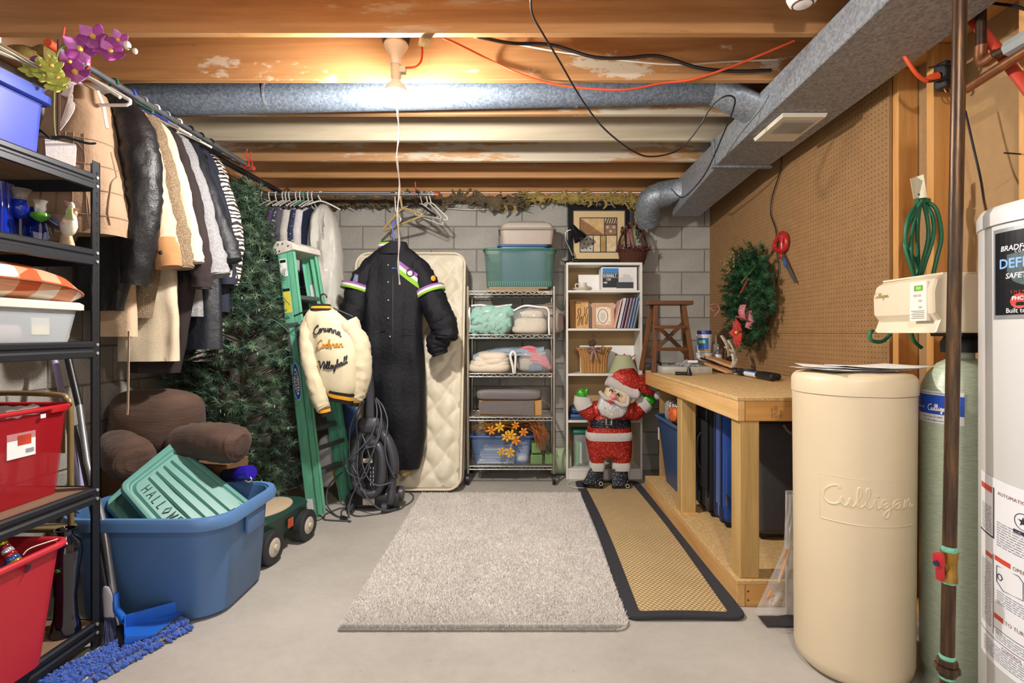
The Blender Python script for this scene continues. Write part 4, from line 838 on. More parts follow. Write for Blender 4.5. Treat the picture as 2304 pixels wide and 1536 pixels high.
# leaning books
for i, (bx0, col, lb, hgt) in enumerate(((1388, '#c7c9cf', 'pale grey', 70), (1396, '#4a2a58', 'deep plum', 70), (1404, '#7a4a4a', 'dusty mauve', 71), (1410, '#2f4a78', 'navy blue', 71), (1417, '#3d5f86', 'steel blue', 72), (1424, '#4a4d52', 'charcoal', 72), (1381, '#d9a6a0', 'pale pink', 66))):
    xb, xt = bX(bx0, 4.48), bX(bx0 + 15, 4.48); z1 = S[1] + hgt * 4.48 / F * .98; th = .022
    o = thing('photo_album', lb + ' thin album leaning in the row at the right of the second shelf', 'album', (xb, 4.55, S[1]), 'albums leaning on the second bookcase shelf')
    if i == 6: th = .012
    y0 = 4.465 + .012 * (i % 3)
    MB().hexa([(xb, y0, S[1] + .003), (xb + th, y0, S[1]), (xb + th, 4.66, S[1]), (xb, 4.66, S[1] + .003), (xt, y0, z1), (xt + th, y0, z1 - .003), (xt + th, 4.66, z1 - .003), (xt, 4.66, z1)]).build('cover', mat('album' + str(i), col, .5, var=.06), o, 0, bevel=.002, seg=1)
    MB().hexa([(xb + .004, y0 - .0008, S[1] + .004), (xb + .008, y0 - .0008, S[1] + .004), (xb + .008, y0 + .01, S[1] + .004), (xb + .004, y0 + .01, S[1] + .004), (xt + .004, y0 - .0008, z1 - .004), (xt + .008, y0 - .0008, z1 - .004), (xt + .008, y0 + .01, z1 - .004), (xt + .004, y0 + .01, z1 - .004)]).build('spine_line', mat('page_white', '#d8d4ca', .8), o, 0)
# wicker vase
def wicker(name, a, b, sx=70, sz=110):
    t = NT(name); v = t.map((1, 1, 1)); sp = t.n('ShaderNodeSeparateXYZ'); t.l(t.co, sp.inputs[0])
    s1 = t.math('SINE', t.math('MULTIPLY', sp.outputs['Z'], sz * 6.28)); s2 = t.math('SINE', t.math('MULTIPLY', sp.outputs['X'], sx * 6.28)); h = t.math('ADD', t.math('MULTIPLY', s1, .6), t.math('MULTIPLY', s2, .4))
    t.set(t.ramp(t.math('ADD', t.math('MULTIPLY', h, .3), .5), [(.1, a), (.8, b)]), .6); t.bump(h, .8, .006); return t.m
wv = thing('wicker_vase', 'flared honey wicker vase tied with a mauve bow', 'basket', (bX(1337), 4.56, S[2]))
zz = lambda py: bZ(py, 4.56)
MB().lathe([(.0, S[2]), (.105, S[2]), (.108, zz(825)), (.112, zz(805)), (.128, zz(790)), (.152, zz(783)), (.156, zz(781)), (.146, zz(784)), (.115, zz(800)), (.0, zz(802))], (bX(1337, 4.56), 4.57, 0), 30, sy=.55).build('woven_body', wicker('wicker_honey', '#8a5c2a', '#cf9d5e', 40, 105), wv, 50)
for k in range(13):
    a = PI + PI * k / 12; MB().tube([V((bX(1337, 4.56) + r * math.cos(a), 4.57 + .55 * r * math.sin(a), z)) for r, z in ((.107, S[2] + .004), (.110, zz(825)), (.114, zz(805)), (.130, zz(790)), (.155, zz(782)))], .005, 6).build('stake', mat('wicker_stake', '#bd8a4c', .55, var=.15), wv, 60)
mMAU = fabric('mauve_ribbon', '#9c7a80', .15)
def bow(parent, c, s, m, tails=True, nm='bow_loop'):
    c = V(c)
    for sd in (-1, 1):
        MB().tube(smooth_path([c, c + V((sd * .9, -.1, .45)) * s, c + V((sd * 1.5, -.15, .2)) * s, c + V((sd * 1.2, -.1, -.25)) * s, c], 5), .28 * s, 8, flat=.25).build(nm, m, parent, 60)
        if tails: MB().tube(smooth_path([c, c + V((sd * .35, -.2, -.9)) * s, c + V((sd * .7, -.15, -2.0)) * s], 4), [.1 * s] + [.25 * s] * 7 + [.3 * s], 8, flat=.2).build('bow_tail', m, parent, 60)
    MB().ell(c, .22 * s, 8, 6).build('bow_knot', m, parent, 60)
bow(wv, P(1335, 786, 4.47), .042, mMAU)
pcn = MB(); rr = random.Random(1); c0 = P(1332, 772, 4.5)
for i in range(40):
    a, b = i * 2.4, i / 40; r = .028 * math.sin(PI * (.15 + .8 * b)); pcn.ell(c0 + V((r * math.cos(a), r * math.sin(a), -.025 + .06 * b)), (.009, .009, .005), 6, 4)
pcn.build('pinecone', mat('pinecone', '#6e5648', .9, var=.4, sc=60), wv, 50)['kind'] = 'stuff'
MB().tube(smooth_path([P(1336, 768, 4.5), P(1338, 756, 4.5), P(1334, 752, 4.5), P(1332, 757, 4.5)], 4), .005, 6).build('curl_stem', mat('stem_brown', '#5a4632', .8), wv, 60)
# lampshade & candy ribbons behind the figure
ls = thing('lampshade', 'sage green cone lampshade on the third bookcase shelf', 'lampshade', (bX(1402), 4.57, S[2]))
MB().lathe([(.125, S[2]), (.065, zz(799)), (.063, zz(799)), (.122, S[2] + .001)], (bX(1402, 4.57), 4.57, 0), 32, cap=False).build('shade', mat('sage', '#a9ac86', .8, var=.05), ls, 50)
cr = thing('candy_ribbon', 'red and white twisted ribbon scraps beside the lampshade', 'ribbon', P(1420, 835, 4.66))
for (a, b) in (((1412, 812), (1432, 796)), ((1404, 806), (1405, 795)), ((1420, 830), (1430, 806)), ((1384, 800), (1388, 797))):
    MB().tube([P(*a, 4.64), P((a[0] + b[0]) / 2, (a[1] + b[1]) / 2 - 1, 4.63), P(*b, 4.64)], [.006, .014, .004], 6, flat=.4).build('ribbon_scrap', mat('candy_red', '#a34a50', .6, var=.5, sc=120), cr, 60)
MB().grid(lambda u, v: P(1418 + 14 * u, 842 - 34 * v + 4 * u, 4.65 + .01 * math.sin(5 * u)), 4, 4, th=(0, .002, 0)).build('ribbon_sheet', mat('ribbon_pale', '#dccdb8', .7, var=.2, sc=80), cr, 60)
# blue cases
for i, (dz, lb) in enumerate(((0, 'bottom blue zip case of the pair on the fourth shelf'), (.052, 'top blue zip case of the pair on the fourth shelf'))):
    o = thing('zip_case', lb, 'case', (bX(1312), 4.56, S[3] + dz), 'blue zip cases')
    MB().box((bX(1314) + .012 * i, 4.57, S[3] + dz + .025), (.24, .2, .045)).build('case_body', mat('case_blue', '#3a5a8a', .45, var=.1), o, 40, bevel=.018, seg=3)
    MB().box((bX(1314) + .012 * i, 4.57, S[3] + dz + .025), (.245, .205, .006)).build('zipper', mat('zip_dark', '#26364f', .5), o, 0, bevel=.002)
# container with teal lid
cn = thing('storage_jar', 'clear square canister with teal lid on the bottom shelf', 'canister', (bX(1308), 4.56, S[4]))
zt = bZ(977, 4.5)
MB().box((bX(1312), 4.58, (S[4] + zt) / 2), (.15, .15, zt - S[4] - .002)).build('canister', mat('clear_plastic', '#cfd6d2', .15, alpha=.3, var=0), cn, 40, bevel=.012)
MB().box((bX(1312), 4.58, zt + .018), (.175, .175, .036)).build('lid', mat('lid_teal', '#1f6b5e', .4, var=.05), cn, 40, bevel=.014, seg=3)
for k, (col, dx) in enumerate((('#4fae6a', -.045), ('#d8d2c4', -.018), ('#355a56', .012), ('#b76a52', .04))):
    MB().box((bX(1312) + dx, 4.57, S[4] + .012 + .1), (.022, .1, .19 - .02 * k)).build('contents', mat('jar' + str(k), col, .7, var=.1), cn, 0)
# ---- on top of the bookcase
TZ_ = 1.8155
ap = thing('framed_art', 'black framed geometric collage print standing on the bookcase', 'picture', (bX(1347, 4.6), 4.64, TZ_))
Ya = 4.60; La = .07
def ap_(px, py, d=0.0): return P(px, py, Ya + La * (588 - py) / 125 - d)
def aq(mb, x0, y0, x1, y1, d0, d1): mb.hexa([ap_(x0, y1, d1), ap_(x1, y1, d1), ap_(x1, y0, d1), ap_(x0, y0, d1), ap_(x0, y1, d0), ap_(x1, y1, d0), ap_(x1, y0, d0), ap_(x0, y0, d0)]); return mb
mBF = mat('black_frame', '#14151c', .35, var=.05)
for r in ((1278, 462, 1288, 588), (1407, 462, 1417, 588), (1288, 462, 1407, 472), (1288, 582, 1407, 588)): aq(MB(), *r, 0, .022).build('frame_bar', mBF, ap, 0, bevel=.002, seg=1)
aq(MB(), 1287, 471, 1408, 583, .002, .006).build('inner_border', mat('mat_grey', '#57534c', .8), ap, 0)
aq(MB(), 1291, 475, 1405, 582, .006, .008).build('cream_mat', mat('mat_cream', '#d2b98a', .8, var=.03), ap, 0)
aq(MB(), 1304, 489, 1389, 568, .008, .0095).build('art_border', mat('print_dark', '#2a2a3c'), ap, 0)
def apoly(nm, pts, m, d=.0105): 
    n = len(pts); MB().add([ap_(x, y, d) for x, y in pts] + [ap_(x, y, d - .0008) for x, y in pts], [tuple(range(n)), tuple(range(2 * n - 1, n - 1, -1))]).build(nm, m, ap, 0)
aC = [mat('art' + str(i), c, .8, var=.22, sc=25) for i, c in enumerate(('#c9a874', '#8f6a45', '#d3bb92', '#7a5f48', '#a88a4c', '#4a3d33', '#b4b2a8'))]
apoly('art_shape', [(1306, 491), (1359, 491), (1359, 528)], aC[0]); apoly('art_shape', [(1306, 491), (1359, 528), (1306, 528)], aC[1]); apoly('art_shape', [(1306, 530), (1334, 530), (1334, 566), (1306, 566)], aC[6]); apoly('art_shape', [(1336, 530), (1350, 530), (1350, 566), (1336, 566)], aC[2])
apoly('art_shape', [(1352, 530), (1363, 530), (1363, 566), (1352, 566)], aC[4]); apoly('art_shape', [(1365, 530), (1387, 530), (1387, 566), (1365, 566)], aC[2]); apoly('art_shape', [(1361, 505), (1387, 505), (1387, 528), (1361, 528)], aC[1]); apoly('art_shape', [(1361, 491), (1387, 491), (1387, 503), (1361, 503)], aC[2])
for k in range(5): apoly('art_stripe', [(1361 + 5.4 * k, 503), (1364 + 5.4 * k, 503), (1368 + 5.4 * k if k < 4 else 1387, 491), (1365 + 5.4 * k if k < 4 else 1386, 491)], aC[5], .0118)
for (x, y) in ((1367, 511), (1381, 511), (1374, 520)): apoly('art_diamond', [(x - 4, y), (x, y - 4), (x + 4, y), (x, y + 4)], aC[6], .0118)
for i in range(3):
    for j in range(3): apoly('art_dot', [(1309 + 9 * i + 4 * (j % 2), 537 + 10 * j), (1312 + 9 * i + 4 * (j % 2), 537 + 10 * j), (1312 + 9 * i + 4 * (j % 2), 540 + 10 * j), (1309 + 9 * i + 4 * (j % 2), 540 + 10 * j)], aC[5], .0118)
dl = thing('desk_lamp', 'black gooseneck desk lamp on the bookcase corner', 'lamp', (bX(1288, 4.5), 4.5, TZ_))
mBLK = mat('black_gloss', '#14171d', .25, var=.05); mCHR = mat('chrome', '#c6c6c4', .18, .95, var=.05)
cb = V((bX(1287, 4.5), 4.51, TZ_))
MB().lathe([(0, 0), (.062, 0), (.064, .012), (.05, .02), (0, .022)], cb, 28).build('base', mBLK, dl, 40)
MB().lathe([(.014, .02), (.014, .055), (.010, .065), (0, .065)], cb + V((.01, 0, 0)), 14).build('neck_socket', mBLK, dl, 40)
MB().tube(smooth_path([cb + V((.01, 0, .05)), P(1280, 556, 4.5), P(1272, 538, 4.49), P(1274, 522, 4.48), P(1286, 516, 4.47)], 6), .0055, 10).build('gooseneck', mCHR, dl, 60)
ax = (P(1312, 547, 4.45) - P(1286, 508, 4.47)).normalized(); Rl = frame3(ax, (0, 1, 0)); a0 = P(1287, 508, 4.47)
MB().lathe([(.0, 0), (.02, .0), (.026, .03), (.032, .06), (.062, .135), (.06, .136), (.03, .062), (.0, .055)], a0, 28, Rl).build('shade', [mBLK], dl, 40)
MB().lathe([(.0605, .134), (.0315, .0625), (0, .058)], a0, 28, Rl, cap=False).build('shade_lining', mat('lamp_cream', '#d8d0bd', .5, var=.03), dl, 40)
bk = thing('wicker_basket', 'dark red-brown wicker basket with a berry rim and arched handle', 'basket', (bX(1424, 4.56), 4.56, TZ_))
cz = V((bX(1424, 4.56), 4.57, TZ_)); mWD = wicker('wicker_dark', '#2e1712', '#6b3d2e', 60, 90)
MB().lathe([(0, 0), (.098, 0), (.118, .06), (.128, .125), (.118, .125), (.09, .012), (0, .012)], cz, 32, sy=.7).build('woven_body', mWD, bk, 50)
MB().tube([cz + V((.122 * math.cos(a), 0, .12 + .2 * math.sin(a))) for a in [PI * k / 16 for k in range(17)]], .011, 8).build('handle', mWD, bk, 60)
bm = MB(); rr = random.Random(4)
for i in range(150): a = rr.uniform(0, 2 * PI); bm.ell(cz + V((.132 * math.cos(a) + rr.gauss(0, .008), .095 * math.sin(a) + rr.gauss(0, .006), .125 + rr.gauss(0, .012))), .008, 6, 4)
bm.build('berry_rim', mat('berry', '#55202a', .35, var=.3, sc=60), bk, 60)['kind'] = 'stuff'
for k in range(4):
    x = rr.uniform(-.05, .06)
    MB().tube(smooth_path([cz + V((x, -.06, .32 - abs(x))), cz + V((x + rr.uniform(-.02, .04), -.08, .24)), cz + V((x + rr.uniform(-.03, .05), -.09, .13))], 4), .014, 8, flat=.3).build('ribbon', mat('basket_ribbon' + str(k % 2), ('#6c7a58', '#7d4f4a')[k % 2], .6, var=.4, sc=90), bk, 60)
lf = MB()
for k in range(26): c = cz + V((rr.uniform(-.11, .06), -.02 + rr.uniform(-.05, .03), .27 + rr.uniform(-.03, .08))); lf.ell(c, (.024, .006, .012), 6, 4, Matrix.Rotation(rr.uniform(0, 6), 3, 'Y') @ rz(rr.uniform(0, 3)))
lf.build('leaf_bunch', mat('dry_leaf', '#5f3a30', .7, var=.5, sc=40), bk, 60)['kind'] = 'stuff'
# ================================================================ glitter figure in front of the bookcase
def glitter(name, col, hi, rough=.35):
    t = NT(name); vo = t.n('ShaderNodeTexVoronoi'); vo.inputs['Scale'].default_value = 230; t.l(t.co, vo.inputs['Vector'])
    sp = t.n('ShaderNodeSeparateColor'); t.l(vo.outputs['Color'], sp.inputs[0])
    c = lin(col); co = t.ramp(sp.outputs[0], [(.0, tuple(x * .45 for x in c)), (.55, c), (.93, c), (.96, hi)])
    t.set(co, rough, .35); t.bump(sp.outputs[1], .6, .004); return t.m
mGR, mGG, mGK, mGW = glitter('tinsel_red', '#b3241a', '#f0a080'), glitter('tinsel_green', '#3faa2a', '#b6f09a'), glitter('tinsel_black', '#15161c', '#a9adc0'), glitter('tinsel_white', '#d8d4d2', '#ffffff')
mPLU = fabric('plush_white', '#e3ddd6', .06, 60, .8, 240, sheen=.5)
cf = thing('christmas_figure', 'glittery red-suited bearded Christmas figure with green mittens before the bookcase', 'decoration', P(1378, 1098, 4.19))
YS = 4.205
def sg_(rows, nm, m, Y=YS, fold=.003, e=.75, step=6): g = Garment(rows, Y, fold, 20, e=e); g.body(nm, m, cf, 24, step, False); return g
sg_([(960, 1321, 1419, .075), (990, 1318, 1422, .085), (1020, 1324, 1421, .08), (1024, 1326, 1420, .078)], 'trousers', mGR)
for (a, b, c, d) in ((1324, 1362, 1330, 1356), (1374, 1420, 1378, 1414)): sg_([(1014, a, b, .07), (1030, a + 2, b, .068), (1042, c, d, .06)], 'trouser_leg', mGR)
sg_([(902, 1342, 1406, .06), (925, 1332, 1415, .075), (944, 1326, 1418, .082), (952, 1324, 1419, .082)], 'jacket', mGR)
sg_([(940, 1328, 1417, .088), (950, 1325, 1419, .09), (959, 1324, 1419, .09)], 'belt', mGK)
sg_([(956, 1324, 1419, .084), (972, 1320, 1420, .085)], 'jacket_skirt', mGR); sg_([(970, 1318, 1421, .096), (979, 1317, 1423, .1), (988, 1320, 1421, .094)], 'white_hem', mPLU)
MB().tube([P(x, y, YS - .098) for x, y in ((1364, 941), (1376, 941), (1376, 955), (1364, 955))], .007, 8, loop=True).build('belt_buckle', mat('buckle', '#cfcab8', .25, .5, var=.2, sc=90), cf, 40)
for (a, b) in ((1326, 1359), (1377, 1417)): sg_([(1038, a, b, .064), (1046, a - 1, b + 2, .068), (1056, a + 1, b + 1, .064)], 'boot_cuff', mPLU)
MB().loft([[P(x, y, YS + d) for x, y, d in r] for r in (
    [(1327, 1052, -.05), (1358, 1056, -.05), (1358, 1056, .05), (1327, 1052, .05)], [(1318, 1075, -.06), (1358, 1082, -.06), (1358, 1080, .05), (1318, 1072, .05)], [(1308, 1086, -.07), (1356, 1099, -.07), (1356, 1094, .05), (1310, 1084, .05)], [(1312, 1092, -.06), (1354, 1101, -.06), (1354, 1096, .05), (1312, 1088, .05)])]).build('boot', mGK, cf, 40, bevel=.012, seg=2)
MB().loft([[P(x, y, YS + d) for x, y, d in r] for r in (
    [(1378, 1054, -.05), (1412, 1054, -.05), (1412, 1054, .05), (1378, 1054, .05)], [(1376, 1080, -.06), (1414, 1078, -.06), (1412, 1076, .05), (1377, 1078, .05)], [(1376, 1096, -.075), (1420, 1090, -.075), (1420, 1086, .05), (1378, 1092, .05)], [(1378, 1101, -.065), (1418, 1098, -.065), (1416, 1094, .05), (1380, 1097, .05)])]).build('boot', mGK, cf, 40, bevel=.012, seg=2)
for (x, y) in ((1352, 1088), (1412, 1093)): MB().tube([P(x + 4 * math.cos(a), y + 4 * math.sin(a), YS - .088) for a in [2 * PI * k / 12 for k in range(12)]], .0025, 6, loop=True).build('wire_ring', mat('wire_cream', '#d2cbb8', .5), cf, 60)
sleeve('sleeve', [P(1345, 922, YS), P(1325, 925, YS - .01), P(1312, 912, YS - .02)], [.075, .072, .06], mGR, cf, nz=.02); sleeve('sleeve', [P(1407, 925, YS), P(1430, 925, YS - .01), P(1446, 910, YS - .02)], [.07, .07, .06], mGR, cf, nz=.02)
MB().tube([P(1316, 916, YS - .02), P(1310, 903, YS - .02), P(1311, 892, YS - .02)], [.07, .072, .066], 14).build('sleeve_cuff', mPLU, cf, 60); MB().tube([P(1440, 916, YS - .02), P(1449, 908, YS - .02), P(1455, 903, YS - .02)], [.066, .07, .066], 14).build('sleeve_cuff', mPLU, cf, 60)
MB().ell(P(1308, 888, YS - .02), (.04, .03, .05), 14, 10).ell(P(1319, 882, YS - .02), (.016, .02, .036), 10, 8, Matrix.Rotation(.35, 3, 'Y')).build('mitten', mGG, cf, 50)
MB().ell(P(1460, 901, YS - .02), (.055, .03, .052), 14, 10, Matrix.Rotation(-.5, 3, 'Y')).ell(P(1446, 893, YS - .02), (.016, .02, .034), 10, 8, Matrix.Rotation(-.3, 3, 'Y')).build('mitten', mGG, cf, 50)
YF = YS - .06
sg_([(862, 1368, 1415, .05), (880, 1360, 1424, .075), (900, 1354, 1420, .08), (915, 1356, 1412, .07)], 'face', mat('face_tan', '#d2b894', .8, var=.05), YF + .01)
bd = MB(); c0 = P(1376, 908, YF)
bd.prism([((x - 1376) * YF / F, (908 - y) * YF / F) for x, y in ((1352, 885), (1344, 905), (1340, 915), (1346, 922), (1350, 932), (1362, 936), (1372, 941), (1384, 938), (1396, 937), (1404, 928), (1409, 918), (1408, 905), (1398, 908), (1386, 906), (1372, 900), (1360, 893))], c0 - V((0, .075, 0)), (1, 0, 0), (0, 0, 1), (0, .08, 0)).build('beard', mGW, cf, 40, bevel=.02, seg=3)
for pts in ([(1378, 898), (1364, 896), (1355, 888), (1349, 880)], [(1378, 898), (1392, 908), (1404, 912), (1412, 908), (1414, 890)]):
    n_ = len(smooth_path([P(*p, YF - .085) for p in pts], 4)); MB().tube(smooth_path([P(*p, YF - .085) for p in pts], 4), [.022 - .014 * abs(i / n_ - .4) for i in range(n_)], 10, flat=.8).build('moustache', mPLU, cf, 60)
MB().ell(P(1380, 892, YF - .1), (.026, .02, .024), 14, 10).build('nose', mat('nose_pink', '#dd8488', .6, var=.03), cf, 60)
MB().tube(smooth_path([P(1369, 899, YF - .098), P(1374, 905, YF - .1), P(1382, 904, YF - .098)], 4), [.004, .007, .008, .009, .009, .009, .008, .007, .004], 8).build('mouth', mat('mouth_red', '#c52522', .5, var=0), cf, 60)
for (x, y, r) in ((1376, 880, .3), (1391, 890, .3)):
    MB().tube(smooth_path([P(x - 5, y, YF - .085), P(x - 1, y - 4, YF - .088), P(x + 3, y + 1, YF - .085)], 3), .0045, 6).build('eye', mBLK, cf, 60)
    MB().tube(smooth_path([P(x - 5, y - 5, YF - .08), P(x + 1, y - 8, YF - .083), P(x + 6, y - 2, YF - .08)], 3), .007, 6).build('eyebrow', mPLU, cf, 60)
YH = YF + .01
hb = [(1366, 855), (1380, 862), (1400, 872), (1420, 884), (1434, 886)]
n_ = len(smooth_path([P(*p, YH - .05) for p in hb], 5)); MB().tube(smooth_path([P(*p, YH - .04) for p in hb], 5), .042, 14).build('hat_band', mPLU, cf, 60)
MB().loft([[P(x, y, YH + d) for x, y, d in r] for r in ([(1372, 856, -.05), (1400, 872, -.075), (1430, 880, -.05), (1428, 876, .04), (1398, 866, .06), (1374, 852, .04)],
    [(1380, 842, -.05), (1405, 850, -.075), (1440, 872, -.05), (1438, 868, .04), (1404, 846, .05), (1382, 838, .04)], [(1394, 832, -.04), (1412, 832, -.06), (1446, 860, -.045), (1444, 856, .03), (1412, 828, .04), (1396, 830, .03)],
    [(1412, 830, -.03), (1424, 830, -.04), (1452, 862, -.035), (1450, 858, .02), (1426, 828, .02), (1414, 828, .02)])]).tube(smooth_path([P(1432, 850, YH - .01), P(1444, 868, YH - .015), P(1457, 880, YH - .02), P(1470, 884, YH - .02)], 5), [.07, .066, .06, .056, .05, .045, .042, .04, .036, .034, .03, .028, .026, .024, .022, .02], 12).build('hat', mGR, cf, 60)
MB().ell(P(1481, 889, YH - .02), .034, 14, 10, nz=.1, nsc=30).build('pompom', mPLU, cf, 60)
cable('light_cord', 'thin white light cord curling on the floor by the bookcase', 'cord', [P(1330, 1098, 4.18), P(1300, 1097, 4.15), P(1277, 1092, 4.25), P(1285, 1082, 4.33), P(1310, 1079, 4.36), P(1300, 1080, 4.36)], .003, mWHTC)
# ================================================================ mattress
def quilt():
    t = NT('mattress_ticking'); a = t.noise(6, detail=4); co = t.ramp(a, [(.3, '#c9c0a8'), (.7, '#ddd6c2')])
    co = t.mix(t.ramp(t.noise(2.4, detail=5), [(.62, 0.0), (.72, .5)]), co, '#b79f72'); t.set(co, .55); t.bump(t.noise(160), .2, .003); return t.m
mt = thing('mattress', 'cream quilted twin mattress leaning upright on the back wall', 'mattress', (-.9, 4.3, 0))
MX0, MX1 = -1.36, -.452; mb0, mb1 = V((0, 4.07, 0.02)), V((0, 4.42, 1.89)); up = (mb1 - mb0); L_ = up.length; up.normalize(); nrm = V((0, -up.z, up.y)); TH = .17
def mp(x, s, d): return V((x, 0, 0)) + mb0 + up * s + nrm * d
def prof(o): return [(x + (MX0 + MX1) / 2, y + L_ / 2) for x, y in o]
o1 = prof(lerp_out(rrect(MX1 - MX0, L_, .10, 6), 2)); o0 = prof(lerp_out(rrect(MX1 - MX0 - .03, L_ - .03, .09, 6), 2))
MB().loft([[mp(x, y, -TH) for x, y in o0], [mp(x, y, -TH + .015) for x, y in o1], [mp(x, y, -.012) for x, y in o1], [mp(x, y, 0) for x, y in o0]]).build('side_walls', mat('ticking_side', '#bdb39a', .6, var=.15, sc=14, bump=.6, bsc=40), mt, 40)
def qz(u, v):      # leaf-quilted puffs
    x, y = u * (MX1 - MX0) / .2, v * L_ / .25; w1 = .22 * math.sin(y * 6.28); a = math.sin(PI * (x + y + w1 * .3)); b = math.sin(PI * (x - y + w1 * .3))
    ed = min(1, 14 * min(u, 1 - u), 26 * min(v, 1 - v)); return .036 * (abs(a * b)) ** .5 * max(0, ed) + .004 * N3(u * 12, v * 25)
MB().grid(lambda u, v: mp(MX0 + .022 + (MX1 - MX0 - .044) * u, .022 + (L_ - .044) * v, .0 + qz(u, v)) if True else None, 70, 130).build('quilted_panel', quilt(), mt, 80, fixn=False)
for d in (0.004, -TH + .01): MB().tube([mp(x, y, d) for x, y in prof(lerp_out(rrect(MX1 - MX0 - .006, L_ - .006, .1, 6), 3))], .009, 8, loop=True).build('piping', mat('piping', '#d8cfb8', .6, var=.06), mt, 60)
# ================================================================ chrome wire rack
rk = thing('wire_rack', 'chrome wire shelving rack on black casters at the back wall', 'shelving', (-.07, 4.45, 0))
KX0, KX1, KY0, KY1 = -.421, .275, 4.29, 4.66; KZ = [1.562, 1.209, .896, .543, .148]; mCH = mat('chrome_wire', '#bdb7ac', .22, .9, var=.08, sc=30)
for x in (KX0, KX1):
    for y in (KY0, KY1):
        MB().cyl((x, y, .09), (x, y, 1.60), .0125, n=14).build('post', mCH, rk, 50)
        MB().cyl((x - .012, y, .042), (x + .012, y, .042), .042, n=18).cyl((x, y, .05), (x, y, .095), .012, n=10).box((x, y + .01, .075), (.03, .05, .025)).build('caster', mBLACKP, rk, 40)
for z in KZ:
    f_ = MB()
    for y in (KY0, KY1):
        for dz in (0, -.026): f_.cyl((KX0, y, z + dz), (KX1, y, z + dz), .004, n=8)
        n = 20; f_.tube([(KX0 + (KX1 - KX0) * i / n, y, z - .026 * (i % 2)) for i in range(n + 1)], .0032, 6)
    for x in (KX0, KX1):
        for dz in (0, -.026): f_.cyl((x, KY0, z + dz), (x, KY1, z + dz), .004, n=8)
        f_.tube([(x, KY0 + (KY1 - KY0) * i / 10, z - .026 * (i % 2)) for i in range(11)], .0032, 6)
    sh = f_.build('shelf_frame', mCH, rk, 60)
    w_ = MB()
    for i in range(1, 14): y = KY0 + (KY1 - KY0) * i / 14; w_.cyl((KX0, y, z - .001), (KX1, y, z - .001), .0022, n=6)
    for x in (-.25, -.07, .11): w_.cyl((x, KY0, z - .006), (x, KY1, z - .006), .003, n=6)
    w_.build('wire_deck', mCH, sh, 60)['kind'] = 'stuff'
def kX(px, Y=4.32): return (px - CX) * Y / F
def kZ(py, Y=4.32): return H - (py - CY) * Y / F
# top of rack
for i, (a, b, dz, col) in enumerate(((1092, 1212, .0, '#9a8262'), (1100, 1232, .016, '#8f7d68'))):
    o = MB().bb(kX(a), kX(b), 4.31, 4.6, KZ[0] + .005 + dz, KZ[0] + .02 + dz).build('cardboard_sheet', mat('cardboard' + str(i), col, .85, var=.12), None, 0); tag(o, ('lower' if i == 0 else 'upper') + ' flat cardboard sheet between the rack top and green bin', 'cardboard')
def tapered_bin(t_, x0, x1, y0, y1, z0, z1, tp, m, rim, wall=.004, rad=.035, nm='bin_body', rim_r=.009, n=5):
    cx, cy = (x0 + x1) / 2, (y0 + y1) / 2; w_, d_ = x1 - x0, y1 - y0
    def rg(z, sh, dd): return [V((cx + x, cy + y, z)) for x, y in rrect(w_ - 2 * sh - 2 * dd, d_ - 2 * sh - 2 * dd, rad, n)]
    MB().loft([rg(z0, tp, 0), rg(z1, 0, 0), rg(z1, 0, wall), rg(z0 + wall, tp, wall)]).build(nm, m, t_, 40)
    MB().tube(rg(z1 - rim_r * .2, -rim_r * .6, 0), rim_r, 8, loop=True).build('rim', rim, t_, 60)
zb = KZ[0] + .0365
gb = thing('plastic_bin', 'translucent green plastic bin on top of the wire rack', 'bin', (0, 4.45, zb))
mGP = mat('green_clear', '#557f74', .2, alpha=.34, var=0)
tapered_bin(gb, kX(1089, 4.33), kX(1250, 4.33), 4.33, 4.66, zb, kZ(560, 4.33), .018, mGP, mat('green_rim', '#2f7560', .3, alpha=.9, var=0))
for i in range(28): x = kX(1100) + (kX(1240) - kX(1100)) * i / 27; MB().bb(x - .003, x + .003, 4.342, 4.35, zb + .008, zb + .05).build('rib', mat('green_rib', '#3f8a70', .35, alpha=.8, var=0), gb, 0)
tb = thing('blue_tub', 'blue plastic tub nested inside the translucent green bin', 'tub', (kX(1160), 4.48, zb + .006))
tapered_bin(tb, kX(1122, 4.38), kX(1232, 4.38), 4.38, 4.62, zb + .006, kZ(552, 4.38), .012, mat('tub_blue', '#3f6a92', .4, var=.06), mat('tub_blue_rim', '#3a5f9a', .35, var=.05), .004)
lp = thing('litter_pan', 'lidded taupe storage pan resting on the blue tub', 'container', (kX(1188), 4.47, kZ(556, 4.4)))
zp = kZ(552, 4.38) + .009
tapered_bin(lp, kX(1124, 4.36), kX(1248, 4.36) - .0, 4.36, 4.62, zp, zp + .125, .016, mat('taupe', '#a79a8e', .45, var=.04), mat('taupe_rim', '#8f847b', .4, var=.04))
MB().loft([[V((kX(1186, 4.36) + x, 4.49 + y, zp + z)) for x, y in rrect(w_, d_, .04, 5)] for w_, d_, z in ((.44, .25, .127), (.43, .24, .15), (.40, .21, .178), (.37, .18, .186))]).build('lid', mat('taupe_light', '#bdb4a6', .4, var=.04), lp, 40)
MB().loft([[V((kX(1186, 4.36) + x, 4.49 + y, zp + .186 + z)) for x, y in rrect(w_, d_, .03, 5)] for w_, d_, z in ((.33, .14, 0), (.31, .13, .012), (.29, .11, .016))]).build('lid_panel', mat('taupe_grey', '#8d8a88', .4, var=.04), lp, 40)
